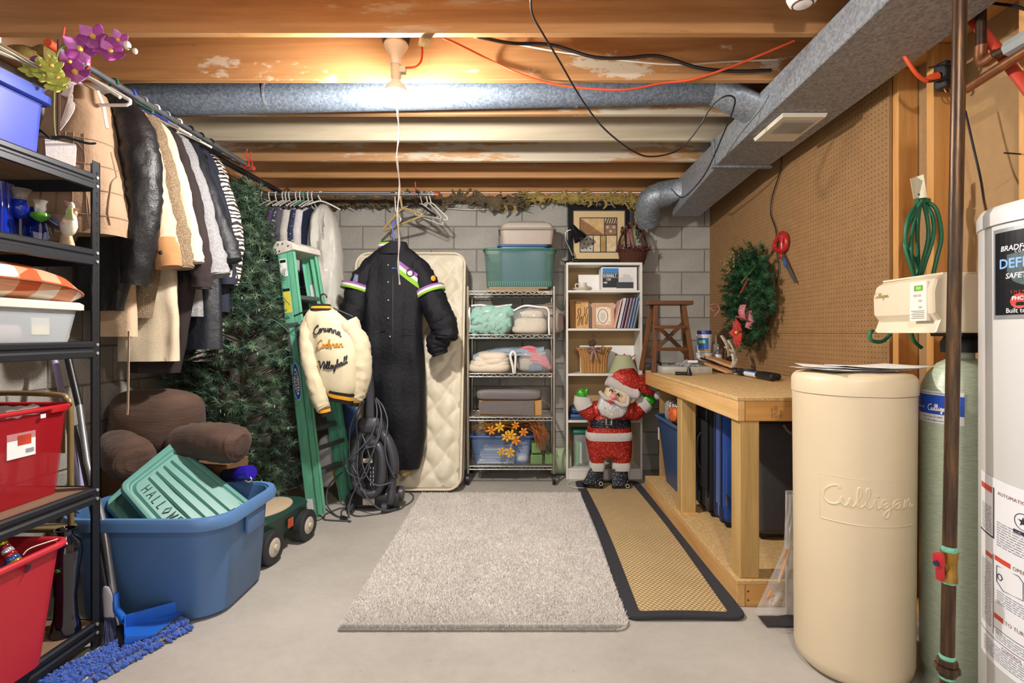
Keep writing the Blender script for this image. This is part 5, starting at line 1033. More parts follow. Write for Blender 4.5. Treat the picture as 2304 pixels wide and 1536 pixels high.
# second shelf: bagged blankets
mBAG = mat('clear_bag', '#e8ecec', .12, alpha=.18, var=0)
def yarn(mb, c, size, n, r, seed):
    rr = random.Random(seed); c = V(c)
    for i in range(n):
        a = rr.uniform(0, PI); b = rr.uniform(-1, 1); p = c + V((size[0] * .5 * rr.uniform(-1, 1), -size[1] * .46 * math.sqrt(max(0, 1 - b * b * .6)), size[2] * .47 * b)); d = V((rr.uniform(-1, 1), 0, rr.uniform(-1, 1))).normalized() * r * 1.5
        mb.tube([p - d, p - d * .3 + V((0, -r * .6, 0)), p + d * .3 + V((0, -r * .6, r * .4)), p + d], [r * .75, r, r, r * .75], 8)
    return mb
z = KZ[1] + .005
bl = thing('bagged_blanket', 'chunky mint knit blanket in a clear zip bag on the rack', 'blanket', (kX(1105), 4.46, z))
cm = V((kX(1105, 4.35), 4.46, z + .115)); mMINT = fabric('mint_knit', '#8cc4b4', .12, 20, .3, 120)
b_ = pillow(MB(), cm, (.335, .30, .225), .55, nz=.06); yarn(b_, cm, (.30, .30, .21), 60, .024, 3); b_.build('knit_blanket', mMINT, bl, 60)
pillow(MB(), cm + V((0, -.005, .004)), (.37, .36, .25), .5, nz=.05, nsc=14).build('bag', mBAG, bl, 60)
MB().tube([cm + V((-.172, -.16 + .02 * math.sin(k), -.1 + .2 * k / 6)) for k in range(7)], .009, 8).tube([cm + V((-.17 + .34 * k / 8, -.08 + .012 * math.sin(k * 2), .118 + .008 * math.sin(k))) for k in range(9)], .009, 8).build('bag_piping', mat('piping_white', '#e4e6e6', .5), bl, 60)
b2 = thing('bagged_blanket', 'folded cream blanket in a clear zip bag on the rack', 'blanket', (kX(1195), 4.44, z))
cm = V((kX(1194, 4.35), 4.43, z + .09)); mCRM = fabric('cream_fleece', '#d8cdb6', .08, 20, .5, 150)
b_ = MB(); pillow(b_, cm + V((0, 0, -.02)), (.27, .25, .14), .5, nz=.06); pillow(b_, cm + V((.01, .0, .075)), (.2, .22, .07), .5, nz=.06); pillow(b_, cm + V((-.03, -.02, -.05)), (.24, .24, .07), .6, nz=.08); b_.build('folded_fleece', mCRM, b2, 60)
pillow(MB(), cm + V((.0, 0, .02)), (.30, .29, .23), .45, nz=.05, nsc=14).build('bag', mBAG, b2, 60)
MB().tube(smooth_path([cm + V((-.14, -.13, .1)), cm + V((-.05, -.14, .14)), cm + V((.06, -.14, .13)), cm + V((.14, -.14, .11)), cm + V((.145, -.14, -.02)), cm + V((.15, -.13, -.1))], 4), .008, 8).build('bag_piping', mat('piping_white', '#e4e6e6', .5), b2, 60)
b3 = thing('fluffy_throw', 'fluffy blush throw bulging behind the cream bag', 'blanket', (kX(1222), 4.56, z))
b_ = MB(); pillow(b_, (kX(1222, 4.55), 4.575, z + .14), (.33, .13, .26), .8, nz=.22, nsc=11); pillow(b_, (kX(1248, 4.5), 4.50, z + .1), (.15, .2, .19), .8, nz=.22, nsc=13); b_.build('fleece', fabric('blush_fleece', '#cbb6a8', .12, 30, .9, 160, sheen=.5), b3, 60)
# third shelf
z = KZ[2] + .005
c1 = thing('folded_comforter', 'rolled cream comforter with a tied strap on the middle rack shelf', 'blanket', (kX(1100), 4.42, z))
b_ = MB()
for k in range(4): pillow(b_, (kX(1098, 4.3) + .012 * k, 4.42, z + .04 + .03 * k), (.36 - .03 * k, .33, .085), .55, nz=.10, nsc=9)
b_.build('comforter', fabric('cream_quilt', '#dccfbb', .06, 8, .25, 60), c1, 60)
MB().tube(smooth_path([P(1154, 790, 4.25), P(1148, 800, 4.24), P(1153, 822, 4.24), P(1156, 840, 4.25)], 5), .011, 8).tube(smooth_path([P(1154, 790, 4.25), P(1160, 800, 4.25), P(1158, 840, 4.26)], 5), .01, 8).build('strap', mat('strap_white', '#dcd9d2', .7), c1, 60)
c2 = thing('folded_blanket', 'light blue fleece blanket spread over the cream comforter', 'blanket', (kX(1140), 4.45, z + .15))
def bf(u, v):
    px = 1064 + 160 * u; py = 802 - 26 * u - 6 * math.sin(u * 5) ; return P(px, py, 4.3 + .3 * v) + V((0, 0, .012 * N3(u * 8, v * 4) + .02 * v))
MB().grid(bf, 24, 8, th=(0, 0, -.028)).grid(lambda u, v: bf(u, v) + V((.01, .0, -.032)), 24, 8, th=(0, 0, -.02)).build('fleece', fabric('blue_fleece', '#8fa4b4', .08, 20, .4, 150), c2, 60)
c3 = thing('bagged_blanket', 'pink and white striped blanket in a clear bag on the rack', 'blanket', (kX(1205), 4.43, z))
b_ = MB(); rr = random.Random(8)
for k in range(9): b_.tube(smooth_path([P(1163 + 4 * k, 790 + 3 * k, 4.36), P(1190 + 3 * k, 783 + 4 * k + rr.uniform(-2, 2), 4.31), P(1222 + 2 * k, 792 + 4.5 * k, 4.33)], 5), .017, 8)
b_.build('pink_folds', fabric('pink_fleece', '#c9737c', .2, 30, .3, 150), c3, 60)
pillow(MB(), (kX(1190, 4.4), 4.45, z + .075), (.2, .25, .14), .6, nz=.1).build('lace_fold', fabric('ivory_lace', '#d6cfbf', .15, 90, .9, 190), c3, 60)
pillow(MB(), (kX(1205, 4.4), 4.40, z + .04), (.13, .22, .075), .55, nz=.1).build('blue_fold', fabric('slate_fleece', '#62788c', .12, 40), c3, 60)
pillow(MB(), (kX(1205, 4.38), 4.43, z + .095), (.30, .30, .21), .5, nz=.08, nsc=14).build('bag', mBAG, c3, 60)
# fourth shelf
z = KZ[3] + .005
cx_ = thing('cardboard_box', 'shallow cardboard box under the grey plush blanket', 'box', (kX(1150), 4.45, z))
MB().bb(kX(1078, 4.36), kX(1219, 4.36), 4.36, 4.62, z, z + .125).build('carton', mat('carton_tan', '#b98c54', .85, var=.06), cx_, 0, bevel=.003, seg=1)
gp = thing('plush_blanket', 'grey plush blanket folded over a shallow cardboard box', 'blanket', (kX(1145), 4.45, z + .13)); mPLG = fabric('grey_plush', '#857a79', .12, 60, .9, 220, sheen=.5)
MB().grid(lambda u, v: P(1079 + 122 * u, 0, 4.35) * 0 + V((kX(1079) + (kX(1201) - kX(1079)) * u, 4.345 + .004 * N3(u * 9, v * 5), z + .012 + (.118 - .02 * (1 - u)) * v - .012 * (u - .5))), 16, 8, th=(0, -.02, 0)).build('draped_front', mPLG, gp, 60)
pillow(MB(), (kX(1146, 4.4), 4.46, z + .165), (.55, .29, .085), .5, nz=.07, nsc=10).build('folded_top', mPLG, gp, 60)
# bottom shelf
z = KZ[4] + .005
fb = thing('plastic_bin', 'clear blue bin with papers on the bottom rack shelf', 'bin', (kX(1128), 4.45, z))
zt = kZ(982, 4.31); x0, x1 = kX(1058, 4.31), kX(1198, 4.31)
tapered_bin(fb, x0, x1, 4.31, 4.6, z, zt, .03, mat('blue_clear', '#6f8cba', .2, alpha=.28, var=0), mat('blue_rim', '#3f5f9c', .3, alpha=.9, var=0))
for k in range(6):
    o = MB().box((kX(1115) + .008 * (k % 3), 4.44, z + .014 + .021 * k), (.30 - .012 * k, .2, .018), rz(.04 * (k % 2))).build('paper_pad', mat('pad' + str(k % 3), ('#d5dbe0', '#b8c9d6', '#e6e8e6')[k % 3], .8, var=.04), fb, 0)
pillow(MB(), (kX(1175), 4.43, z + .08), (.13, .2, .15), .6, nz=.2).build('plastic_wrap', mat('wrap', '#c9ccd4', .3, var=.2, alpha=.7), fb, 60)
fs_ = thing('autumn_foliage', 'bunch of artificial autumn grasses and orange flowers in the blue bin', 'artificial flowers', (kX(1140), 4.42, zt))
rr = random.Random(11); mST = [mat('straw' + str(i), c, .7, var=.2, sc=60) for i, c in enumerate(('#a5762c', '#c79a3a', '#8a4b24', '#b5602c', '#6f5a2a'))]
for k in range(5):
    mb_ = MB()
    for j in range(16):
        a = P(rr.uniform(1075, 1175), rr.uniform(962, 978), 4.38 + rr.uniform(0, .15)); sd = -1 if (k < 2 and j % 3) else 1
        if k >= 2: e1, e2 = P(rr.uniform(1185, 1215), rr.uniform(945, 965), 4.35), P(rr.uniform(1205, 1240), rr.uniform(975, 1022), 4.28)
        else: e1, e2 = P(rr.uniform(1085, 1150), rr.uniform(945, 962), 4.35), P(rr.uniform(1055, 1110), rr.uniform(955, 975), 4.27)
        mb_.tube(smooth_path([a, e1, e2], 5), [.003, .006, .007, .007, .007, .006, .006, .005, .004, .003, .001], 4, flat=.3)
    mb_.build('grass_blades', mST[k], fs_, 60)['kind'] = 'stuff'
mOF = mat('orange_petal', '#d9851f', .6, var=.15, sc=60); mYF = mat('yellow_petal', '#d9a62a', .6, var=.15, sc=60)
for (x, y, y_) in ((1124, 961, 1), (1160, 957, 0), (1140, 982, 1), (1160, 990, 0), (1128, 1016, 1), (1147, 1018, 1), (1178, 972, 0), (1105, 968, 0), (1150, 978, 1)):
    mb_ = MB(); c = P(x, y, 4.27); s_ = rr.uniform(.02, .027)
    for q in range(6): a = q * PI / 3 + x; mb_.ell(c + V((s_ * math.cos(a), -.008 * math.cos(q), s_ * math.sin(a))), (s_ * .75, .004, s_ * .4), 8, 4, Matrix.Rotation(-a, 3, 'Y'))
    mb_.ell(c + V((0, -.006, 0)), s_ * .3, 8, 5); mb_.build('flower', mYF if y_ else mOF, fs_, 60)
for (x0_, x1_, y0_, y1_, nm) in ((1196, 1217, 1000, 1023, 'upper left'), (1194, 1220, 1023, 1046, 'lower left'), (1226, 1244, 1023, 1046, 'right')):
    o = MB().bb(kX(x0_, 4.34), kX(x1_, 4.34), 4.34, 4.52, kZ(y1_, 4.34) + .012 if nm == 'upper left' else z + .0, kZ(y0_, 4.34) + (.012 if nm == 'upper left' else .0)).build('foam_brick', mat('floral_foam', '#6f8f5a', .95, var=.1, bump=.4), None, 0, bevel=.003, seg=1); tag(o, nm + ' green floral foam brick on the bottom rack shelf', 'foam brick', 'green floral foam bricks')
gs = thing('lampshade', 'pale green round lampshade on the floor between rack and bookcase', 'lampshade', (kX(1266, 4.5), 4.55, 0))
MB().lathe([(.0, -.1), (.085, -.1), (.115, -.09), (.12, .07), (.115, .08), (0, .08)], (kX(1262, 4.6), 4.60, .125), 28, Matrix.Rotation(PI / 2, 3, 'Y')).build('drum', mat('pale_green', '#9fb08f', .7, var=.06), gs, 40)
# ================================================================ things on, under and above the bench
WZ = TZ + .0005
mOAK = wood('ladder_wood', '#45280f', '#6e421f', 2, 18, .45); mOAKx = wood('ladder_wood_x', '#45280f', '#6e421f', 0, 18, .45)
sl = thing('wooden_stepladder', 'small brown wooden stepladder with crossed braces standing on the bench', 'stepladder', (1.16, 3.95, WZ))
def L3(px, py, Y): return P(px, py, Y)
MB().bb(bX(1453, 3.95), bX(1556, 3.95), 3.9, 4.06, bZ(686, 3.95), bZ(677, 3.95)).build('top_plank', mOAKx, sl, 0, bevel=.004)
for (xt, xb, yt, yb_) in ((1474, 1464, 3.93, 3.86), (1536, 1552, 3.93, 3.86), (1471, 1452, 4.0, 4.09), (1540, 1560, 4.0, 4.09)):
    a = V((bX(xt, 3.95), yt, bZ(686, 3.95))); b = V((bX(xb, 3.95), yb_, WZ)); MB().bar(a, b, .032, .03, (0, 1, 0)).build('leg', mOAK, sl, 0, bevel=.003, seg=1)
for (py, a, b) in ((735, 1471, 1541), (785, 1468, 1546)): MB().bb(bX(a, 3.9), bX(b, 3.9), 3.87, 3.95, bZ(py + 4, 3.9), bZ(py - 3, 3.9)).build('step', mOAKx, sl, 0, bevel=.003)
for (a, b) in (((1468, 722), (1548, 800)), ((1546, 718), (1462, 800))): MB().bar(L3(*a, 4.04), L3(*b, 4.06), .008, .03, (0, 0, 1)).build('cross_brace', mOAKx, sl, 0)
og = thing('parts_organizer', 'flat clear plastic parts organizer lying on the bench', 'organizer', (1.13, 3.8, WZ))
MB().bb(bX(1491, 3.72), bX(1603, 3.72), 3.72, 3.98, WZ, WZ + .05).build('case', mat('organizer_clear', '#c9c7bb', .25, alpha=.6, var=.05), og, 40, bevel=.006)
for i in range(6): x = bX(1500, 3.72) + .056 * i; MB().bb(x, x + .003, 3.725, 3.97, WZ + .004, WZ + .046).build('divider', mat('organizer_div', '#dad7cc', .3, alpha=.8, var=0), og, 0)
MB().bb(bX(1498, 3.72), bX(1540, 3.72), 3.735, 3.95, WZ + .004, WZ + .02).build('small_parts', mat('hardware', '#6f6a60', .5, .4, var=.6, sc=160), og, 0)['kind'] = 'stuff'
pb = thing('hardware_bag', 'small clear bag of hardware lying on the parts organizer', 'bag', (bX(1548, 3.8), 3.85, WZ + .05))
MB().grid(lambda u, v: V((bX(1530, 3.8) + .13 * u, 3.78 + .14 * v, WZ + .064 + .014 * N3(u * 7, v * 7) + .03 * math.sin(PI * u) * math.sin(PI * v))), 12, 10, th=(0, 0, -.012)).build('bag', mat('bag_grey', '#8f9095', .25, var=.5, sc=50), pb, 60)
MB().box((bX(1552, 3.8) + .01, 3.765, WZ + .085), (.07, .003, .016)).build('label', mat('label_white', '#e7e8ea'), pb, 0)
for (px, Y, lb, r) in ((1477, 3.93, 'black plastic wheel with grey hub leaning by the stepladder leg', .041), (1511, 4.0, 'black round tape reel lying behind the parts organizer', .034)):
    t = thing('caster_wheel' if r > .04 else 'tape_reel', lb, 'wheel' if r > .04 else 'reel', (bX(px, Y), Y, WZ)); c = V((bX(px, Y), Y, WZ + r + .0005)); R = frame3((.35, -1, .12)) if r > .04 else frame3((.1, -.3, 1))
    if r < .04: c.z = WZ + .0295
    MB().lathe([(.012, -.016), (r * .85, -.018), (r, -.012), (r, .012), (r * .85, .018), (.012, .016)], c, 24, R).build('tyre', mBLACKP, t, 40)
    MB().lathe([(0, -.014), (r * .45, -.02), (r * .45, .02), (0, .022)], c, 16, R).build('hub', mat('hub_grey', '#7e8286', .4), t, 40)
bp = thing('black_peg', 'short black plastic handle lying in front of the organizer', 'handle', (bX(1540, 3.62), 3.62, WZ))
MB().cyl(V((bX(1521, 3.6), 3.62, WZ + .012)), V((bX(1545, 3.6), 3.60, WZ + .013)), .011, n=10).build('shaft', mBLACKP, bp, 40)
MB().lathe([(0, 0), (.02, 0), (.022, .012), (.014, .03), (.008, .055), (0, .058)], (bX(1549, 3.6), 3.59, WZ), 14).build('knob', mBLACKP, bp, 40)
# tubs and spray can
for i, (z0, lb, lid) in enumerate(((0, 'lower white plastic tub of the stack behind the organizer', 0), (.14, 'upper white adhesive tub with blue lid and blue label', 1))):
    t = thing('plastic_tub', lb, 'tub', (bX(1585, 4.04), 4.04, WZ + z0)); c = (bX(1585, 4.04), 4.045, WZ + z0)
    MB().lathe([(0, 0), (.05, 0), (.058, .125), (.062, .126), (.062, .136), (0, .137)], c, 30).build('body', mat('tub_white', '#e4e1da', .4, var=.02), t, 40)
    if lid:
        MB().lathe([(0, .1375), (.052, .1375), (.053, .16), (.05, .166), (0, .167)], c, 30).build('lid', mat('lid_blue', '#27459a', .4, var=.04), t, 40)
        CC = Cyl(c[0], c[1], .0555); q = MB(); patch(q, CC, -.05, .03, c[2] + .02, c[2] + .11, .0028); q.build('label', mat('label_cobalt', '#2d6cb8', .5, var=.05), t, 0)
        q = MB(); patch(q, CC, -.04, .005, c[2] + .07, c[2] + .092, .0034); q.build('label_patch', mat('label_mint', '#a7d8a0', .5, var=.05), t, 0)
        q = MB(); patch(q, CC, -.04, .03, c[2] + .012, c[2] + .026, .0036); q.build('label_stripe', mat('label_orange', '#d2804a', .5, var=.05), t, 0)
sc2 = thing('spray_can', 'white spray can with blue 2X print beside the tubs', 'spray can', (bX(1617, 4.04), 4.04, WZ)); c = (bX(1617, 4.04), 4.05, WZ)
MB().lathe([(0, 0), (.03, 0), (.03, .12), (.028, .125)], c, 24).build('can', mat('can_white', '#d8d8d6', .3, var=.03), sc2, 40)
MB().lathe([(.028, .125), (.03, .13), (.022, .15), (.011, .162), (.009, .18), (0, .181)], c, 24).build('dome', mat('can_steel', '#9a9a98', .3, .7), sc2, 40)
CC = Cyl(c[0], c[1], .03); MB().text('2X', .036, lambda a, b: CC.p(a, c[2] + .055 + b, .0015), 'CENTER', bold=.03, shear=.1).build('print', mat('print_navyblue', '#24407c', .5, var=0), sc2, 0)
cg = thing('caulk_tube', 'white caulk tube with a nozzle standing behind the spray can', 'caulk tube', (bX(1612, 4.09), 4.09, WZ)); c = (bX(1611, 4.09), 4.093, WZ)
MB().lathe([(0, 0), (.024, 0), (.024, .2), (.01, .205), (.004, .27), (0, .27)], c, 18).build('tube', mat('caulk_white', '#cdc8bd', .5, var=.04), cg, 40)
# extension poles and wooden paddles
for (lb, xo, zo, y0, y1, m_, gl) in (('black and silver telescoping pole with a blue label on the bench', 1.485, .024, 4.02, 3.13, 1, 1), ('second black pole lying behind the labelled pole', 1.555, .02, 3.95, 3.22, 0, 0)):
    t = thing('extension_pole', lb, 'pole', (xo, 3.5, WZ)); z = WZ + zo
    MB().cyl((xo, y0, z), (xo + .01, y1 + .2, z), .0125, n=14).build('inner_tube', mat('pole_steel', '#77736c', .3, .7, var=.1) if m_ else mBLACKP, t, 50)
    MB().cyl((xo + .002, y0 - .12, z), (xo + .004, y0 - .2, z), .019, n=14).build('collar', mBLACKP, t, 50); MB().cyl((xo + .005, 3.62, z), (xo + .006, 3.55, z), .022, n=14).build('collar', mBLACKP, t, 50)
    MB().cyl((xo + .006, 3.56, z), (xo + .01, y1 + .12, z), .0175, n=14).build('outer_tube', mat('pole_dark', '#3a3a3c', .3, .5), t, 50)
    MB().tube([(xo + .009, y1 + .2, z), (xo + .01, y1 + .02, z), (xo + .01, y1 + .004, z), (xo + .01, y1, z)], [.021, .0225, .021, .014], 16).build('grip', mBLACKP, t, 50)
    if gl:
        MB().tube([(xo + .0067, 3.50, z), (xo + .0082, 3.34, z)], .0185, 14).build('label_blue', mat('label_cobalt', '#2d6cb8', .5), t, 50)
        MB().tube([(xo + .0055, 3.50, z - .0015), (xo + .0072, 3.34, z - .0015)], .0184, 14).build('label_white', mat('label_white', '#e7e8ea'), t, 50)
        MB().box((xo - .01, 3.60, z - .012), (.05, .02, .003), rz(.5)).build('paper_tag', mat('label_white', '#e7e8ea'), t, 0)
wp = thing('wooden_paddles', 'pair of tan wooden paddles with a dark rod between them', 'paddles', (1.4, 3.95, WZ))
for dz, dx in ((.012, 0), (.05, .03)):
    MB().hexa([(1.34 + dx, 4.03, WZ + dz + .055), (1.46 + dx, 4.06, WZ + dz + .04), (1.52 + dx, 3.72, WZ + dz - .01), (1.44 + dx, 3.70, WZ + dz - .01)] + [(1.34 + dx, 4.03, WZ + dz + .075), (1.46 + dx, 4.06, WZ + dz + .06), (1.52 + dx, 3.72, WZ + dz + .01), (1.44 + dx, 3.70, WZ + dz + .01)]).build('paddle', wood('paddle_wood', '#b98558', '#d3a577', 1, 14), wp, 0, bevel=.004)
MB().cyl((1.36, 4.02, WZ + .1), (1.50, 3.68, WZ + .04), .006, n=8).build('rod', mBLACKP, wp, 50)
# ---- wreath on the pegboard
mNEED = [mat('needle' + str(i), c, .6, var=.3, sc=30, spec=.4) for i, c in enumerate(('#1f4a2c', '#2a5a36', '#16381f'))]
def needles(mb, p, d, L, n, rr, w_=.0016, spread=.9, ln=.03):      # one bottle-brush twig
    d = V(d).normalized(); u = d.orthogonal().normalized(); v = d.cross(u)
    vs, fs = [], []
    for i in range(n):
        t = rr.random(); a = rr.uniform(0, 2 * PI); r = u * math.cos(a) + v * math.sin(a); q = p + d * L * t; e = q + (d * (1 - spread * .6) + r * spread) * ln * rr.uniform(.7, 1.15); s_ = r.cross(d) * w_
        k = len(vs); vs += [q - s_, q + s_, e]; fs.append((k, k + 1, k + 2))
    mb.add(vs, fs)
wr_ = thing('wreath', 'evergreen Christmas wreath with ribbons and poinsettia on the pegboard', 'wreath', (1.62, 3.73, 1.48))
rr = random.Random(21); WC = V((1.655, 3.72, 1.48))
mbs = [MB(), MB(), MB()]; tw = MB()
tw.tube([WC + V((-.02, .26 * math.cos(a), .26 * math.sin(a))) for a in [2 * PI * k / 32 for k in range(32)]], .02, 8, loop=True).build('wire_ring', mat('twig_brown', '#3a2a1c', .9), wr_, 60)
for i in range(520):
    a = rr.uniform(0, 2 * PI); r0 = rr.uniform(.10, .33); p = WC + V((-rr.uniform(.0, .08), r0 * math.cos(a), r0 * math.sin(a)))
    d = V((-rr.uniform(.15, .9), math.cos(a) * rr.uniform(-.4, 1) + rr.uniform(-.6, .6), math.sin(a) * rr.uniform(-.4, 1) + rr.uniform(-.6, .6))); needles(mbs[i % 3], p, d, rr.uniform(.07, .11), 60, rr, .0018, .9, .032)
for m_, k in zip(mbs, mNEED): m_.build('needle_sprays', k, wr_, 0, fixn=False)['kind'] = 'stuff'
def petal(mb, c, ax, s_, wd, up): 
    ax = V(ax).normalized(); sd = ax.cross(V(up)).normalized(); mb.add([c, c + ax * s_ * .4 + sd * wd, c + ax * s_ - V(up) * s_ * .1, c + ax * s_ * .4 - sd * wd, c + ax * s_ * .45 + V(up) * s_ * .12], [(0, 1, 4), (1, 2, 4), (2, 3, 4), (3, 0, 4)])
ps = P(1662, 748, 3.60); q = MB(); rr = random.Random(3)
for k in range(7): a = k * 2 * PI / 7; petal(q, ps, (-.2, math.cos(a) * .5 + math.sin(a) * .3, math.sin(a)), .105, .034, (-1, -.6, 0))
q.build('poinsettia', fabric('red_felt', '#b92a22', .12), wr_, 0)
MB().ell(ps + V((-.02, -.01, 0)), .012, 8, 6).build('flower_eye', mat('yellow_petal', '#d9a62a'), wr_, 60)
q = MB()
for (a, b, c_, w_) in (((1672, 720), (1668, 700), (1672, 686), .022), ((1655, 712), (1670, 716), (1685, 722), .026), ((1684, 700), (1688, 720), (1683, 738), .024)): q.tube(smooth_path([P(*a, 3.56), P(*b, 3.545), P(*c_, 3.56)], 4), w_, 8, flat=.22)
q.build('striped_ribbon', mat('ribbon_red_white', '#b0686a', .6, var=.6, sc=90), wr_, 60)
MB().tube(smooth_path([P(1666, 660, 3.56), P(1675, 645, 3.55), P(1683, 628, 3.56)], 4), .024, 8, flat=.25).build('red_ribbon', fabric('red_felt', '#b92a22'), wr_, 60)
MB().tube(smooth_path([P(1668, 636, 3.57), P(1684, 618, 3.555), P(1698, 600, 3.55), P(1694, 590, 3.56)], 4), .022, 8, flat=.25).build('green_ribbon', fabric('green_felt', '#4f7a2a', .1), wr_, 60)
MB().tube(smooth_path([P(1604, 700, 3.9), P(1596, 688, 3.9), P(1610, 684, 3.9), P(1618, 696, 3.9), P(1606, 712, 3.9)], 4), .01, 6, flat=.4).build('candy_bow', mat('ribbon_red_white', '#b0686a'), wr_, 60)
q = MB(); rr = random.Random(5)
for (x0, y0, x1, y1) in ((1624, 755, 1640, 800), (1640, 765, 1655, 815), (1648, 790, 1650, 826), (1632, 780, 1652, 800)): q.tube(smooth_path([P(x0, y0, 3.72), P((x0 + x1) / 2 + 5, (y0 + y1) / 2, 3.69), P(x1, y1, 3.70)], 4), [.02 + .008 * rr.random() for _ in range(9)], 8, flat=.25)
q.build('lace_ribbon', mat('lace_print', '#cfc6b4', .7, var=.5, sc=70), wr_, 60)
q = MB(); c0 = P(1640, 590, 3.86)
for i in range(40): q.ell(c0 + V((rr.gauss(0, .012), rr.gauss(0, .04), rr.gauss(0, .035))), .009, 5, 4)
q.build('gold_cone', mat('gold_cone', '#8f7a4a', .5, .3, var=.4, sc=60), wr_, 60)['kind'] = 'stuff'
# ---- giant scissors
sx_ = thing('giant_scissors', 'oversized red-handled scissors hung closed on the pegboard', 'scissors', PX(1768, 560, 1.675))
wx = 1.672; W2 = lambda px, py: PX(px, py, wx)
for pts in ([(1758, 566), (1746, 560), (1744, 548), (1756, 528), (1762, 526), (1760, 545), (1758, 566)], [(1760, 566), (1768, 556), (1770, 540), (1766, 528), (1758, 527), (1760, 545), (1760, 566)]):
    MB().tube(smooth_path([W2(*p) for p in pts], 4), .016, 10).build('handle', mat('scissor_red', '#a91f1c', .3, var=.05, coat=.3), sx_, 60)
MB().ell(W2(1758, 576), (.014, .02, .02), 12, 8).build('pivot_boss', mat('scissor_red', '#a91f1c'), sx_, 60)
a, b = W2(1760, 575), W2(1791, 636); d = (b - a)
for o_ in (0, 1):
    s_ = d.cross(V((1, 0, 0))).normalized(); w0 = .022
    MB().add([a + s_ * w0 + V((-.004 * o_, 0, 0)), a - s_ * w0 * .6 + V((-.004 * o_, 0, 0)), b - s_ * .006 + V((-.004 * o_, 0, 0)), b + s_ * .008 + V((-.004 * o_, 0, 0)), a + s_ * w0 + V((-.003 - .004 * o_, 0, 0)), a - s_ * w0 * .6 + V((-.003 - .004 * o_, 0, 0)), b - s_ * .006 + V((-.003 - .004 * o_, 0, 0)), b + s_ * .008 + V((-.003 - .004 * o_, 0, 0))], [(0, 1, 2, 3), (7, 6, 5, 4), (0, 4, 5, 1), (1, 5, 6, 2), (2, 6, 7, 3), (3, 7, 4, 0)]).build('blade', mat('blade_steel', '#8d9298', .25, .8, var=.15), sx_, 0)
MB().box(a.lerp(b, .28) + V((-.009, 0, 0)), (.001, .03, .05), Matrix.Rotation(-.5, 3, 'X')).build('blade_print', mat('print_bladeblue', '#3a5a9a', .4, var=.1), sx_, 0)
# ---- under the bench
PZ0 = .1185
ut = thing('storage_tote', 'dark blue storage tote on the bench platform beside the checked bag', 'tote', (1.27, 3.75, PZ0))
tapered_bin(ut, 1.04, 1.56, 3.46, 4.07, PZ0, .60, .05, mat('tote_navy', '#24466f', .42, var=.05), mat('tote_navy_rim', '#2c5280', .4, var=.05), .005, .07, 'tote_body', .013)
MB().box(PX(1483, 975, 1.042) + V((-.004, 0, 0)), (.002, .03, .09)).build('price_sticker', mat('sticker', '#d8d8d8', .5, var=.2, sc=80), ut, 0)
ck = thing('checkered_bag', 'black and white checkered gift bag stuffed in the navy tote', 'bag', (1.15, 3.85, .6))
def checks():
    t = NT('checkered'); c = t.n('ShaderNodeTexChecker'); c.inputs['Scale'].default_value = 52; c.inputs['Color1'].default_value = (.012, .012, .015, 1); c.inputs['Color2'].default_value = (.75, .74, .72, 1); t.l(t.map((1, 1, 1), (.3, .2, .1)), c.inputs['Vector']); t.set(c.outputs['Color'], .4); return t.m
pillow(MB(), (1.14, 3.80, .655), (.16, .34, .17), .6, nz=.12).build('bag', checks(), ck, 60)
pillow(MB(), (1.075, 3.70, .66), (.06, .14, .1), .7, nz=.2).build('orange_print', mat('orange_print', '#c9602c', .4, var=.5, sc=40), ck, 60)
ob = MB().bb(1.12, 1.4, 3.5, 3.68, .56, .69).build('cardboard_box', mat('carton_tan', '#b98c54'), None, 0, bevel=.003, seg=1); tag(ob, 'tan cardboard box tucked in the navy tote under the bench', 'box')
rt_ = thing('tinsel_garland', 'red tinsel garland in plastic tucked under the bench rail', 'garland', (1.2, 3.2, .72))
q = MB(); rr = random.Random(6)
for i in range(160): needles(q, V((1.16 + rr.uniform(-.03, .1), 3.46 + rr.uniform(-.05, .05), .73 + rr.gauss(0, .03))), (rr.gauss(0, 1), rr.gauss(0, 1), rr.gauss(0, 1)), .04, 14, rr, .002, .9, .02)
q.build('tinsel', mat('tinsel_foil', '#8e2030', .3, .5, var=.4, sc=50), rt_, 0, fixn=False)['kind'] = 'stuff'
gb_ = MB().bb(1.16, 1.62, 3.40, 3.455, PZ0, .66).build('grey_panel', mat('grey_board', '#55534c', .6, var=.05), None, 0, bevel=.004); tag(gb_, 'dark grey board standing behind the black suitcase', 'board')
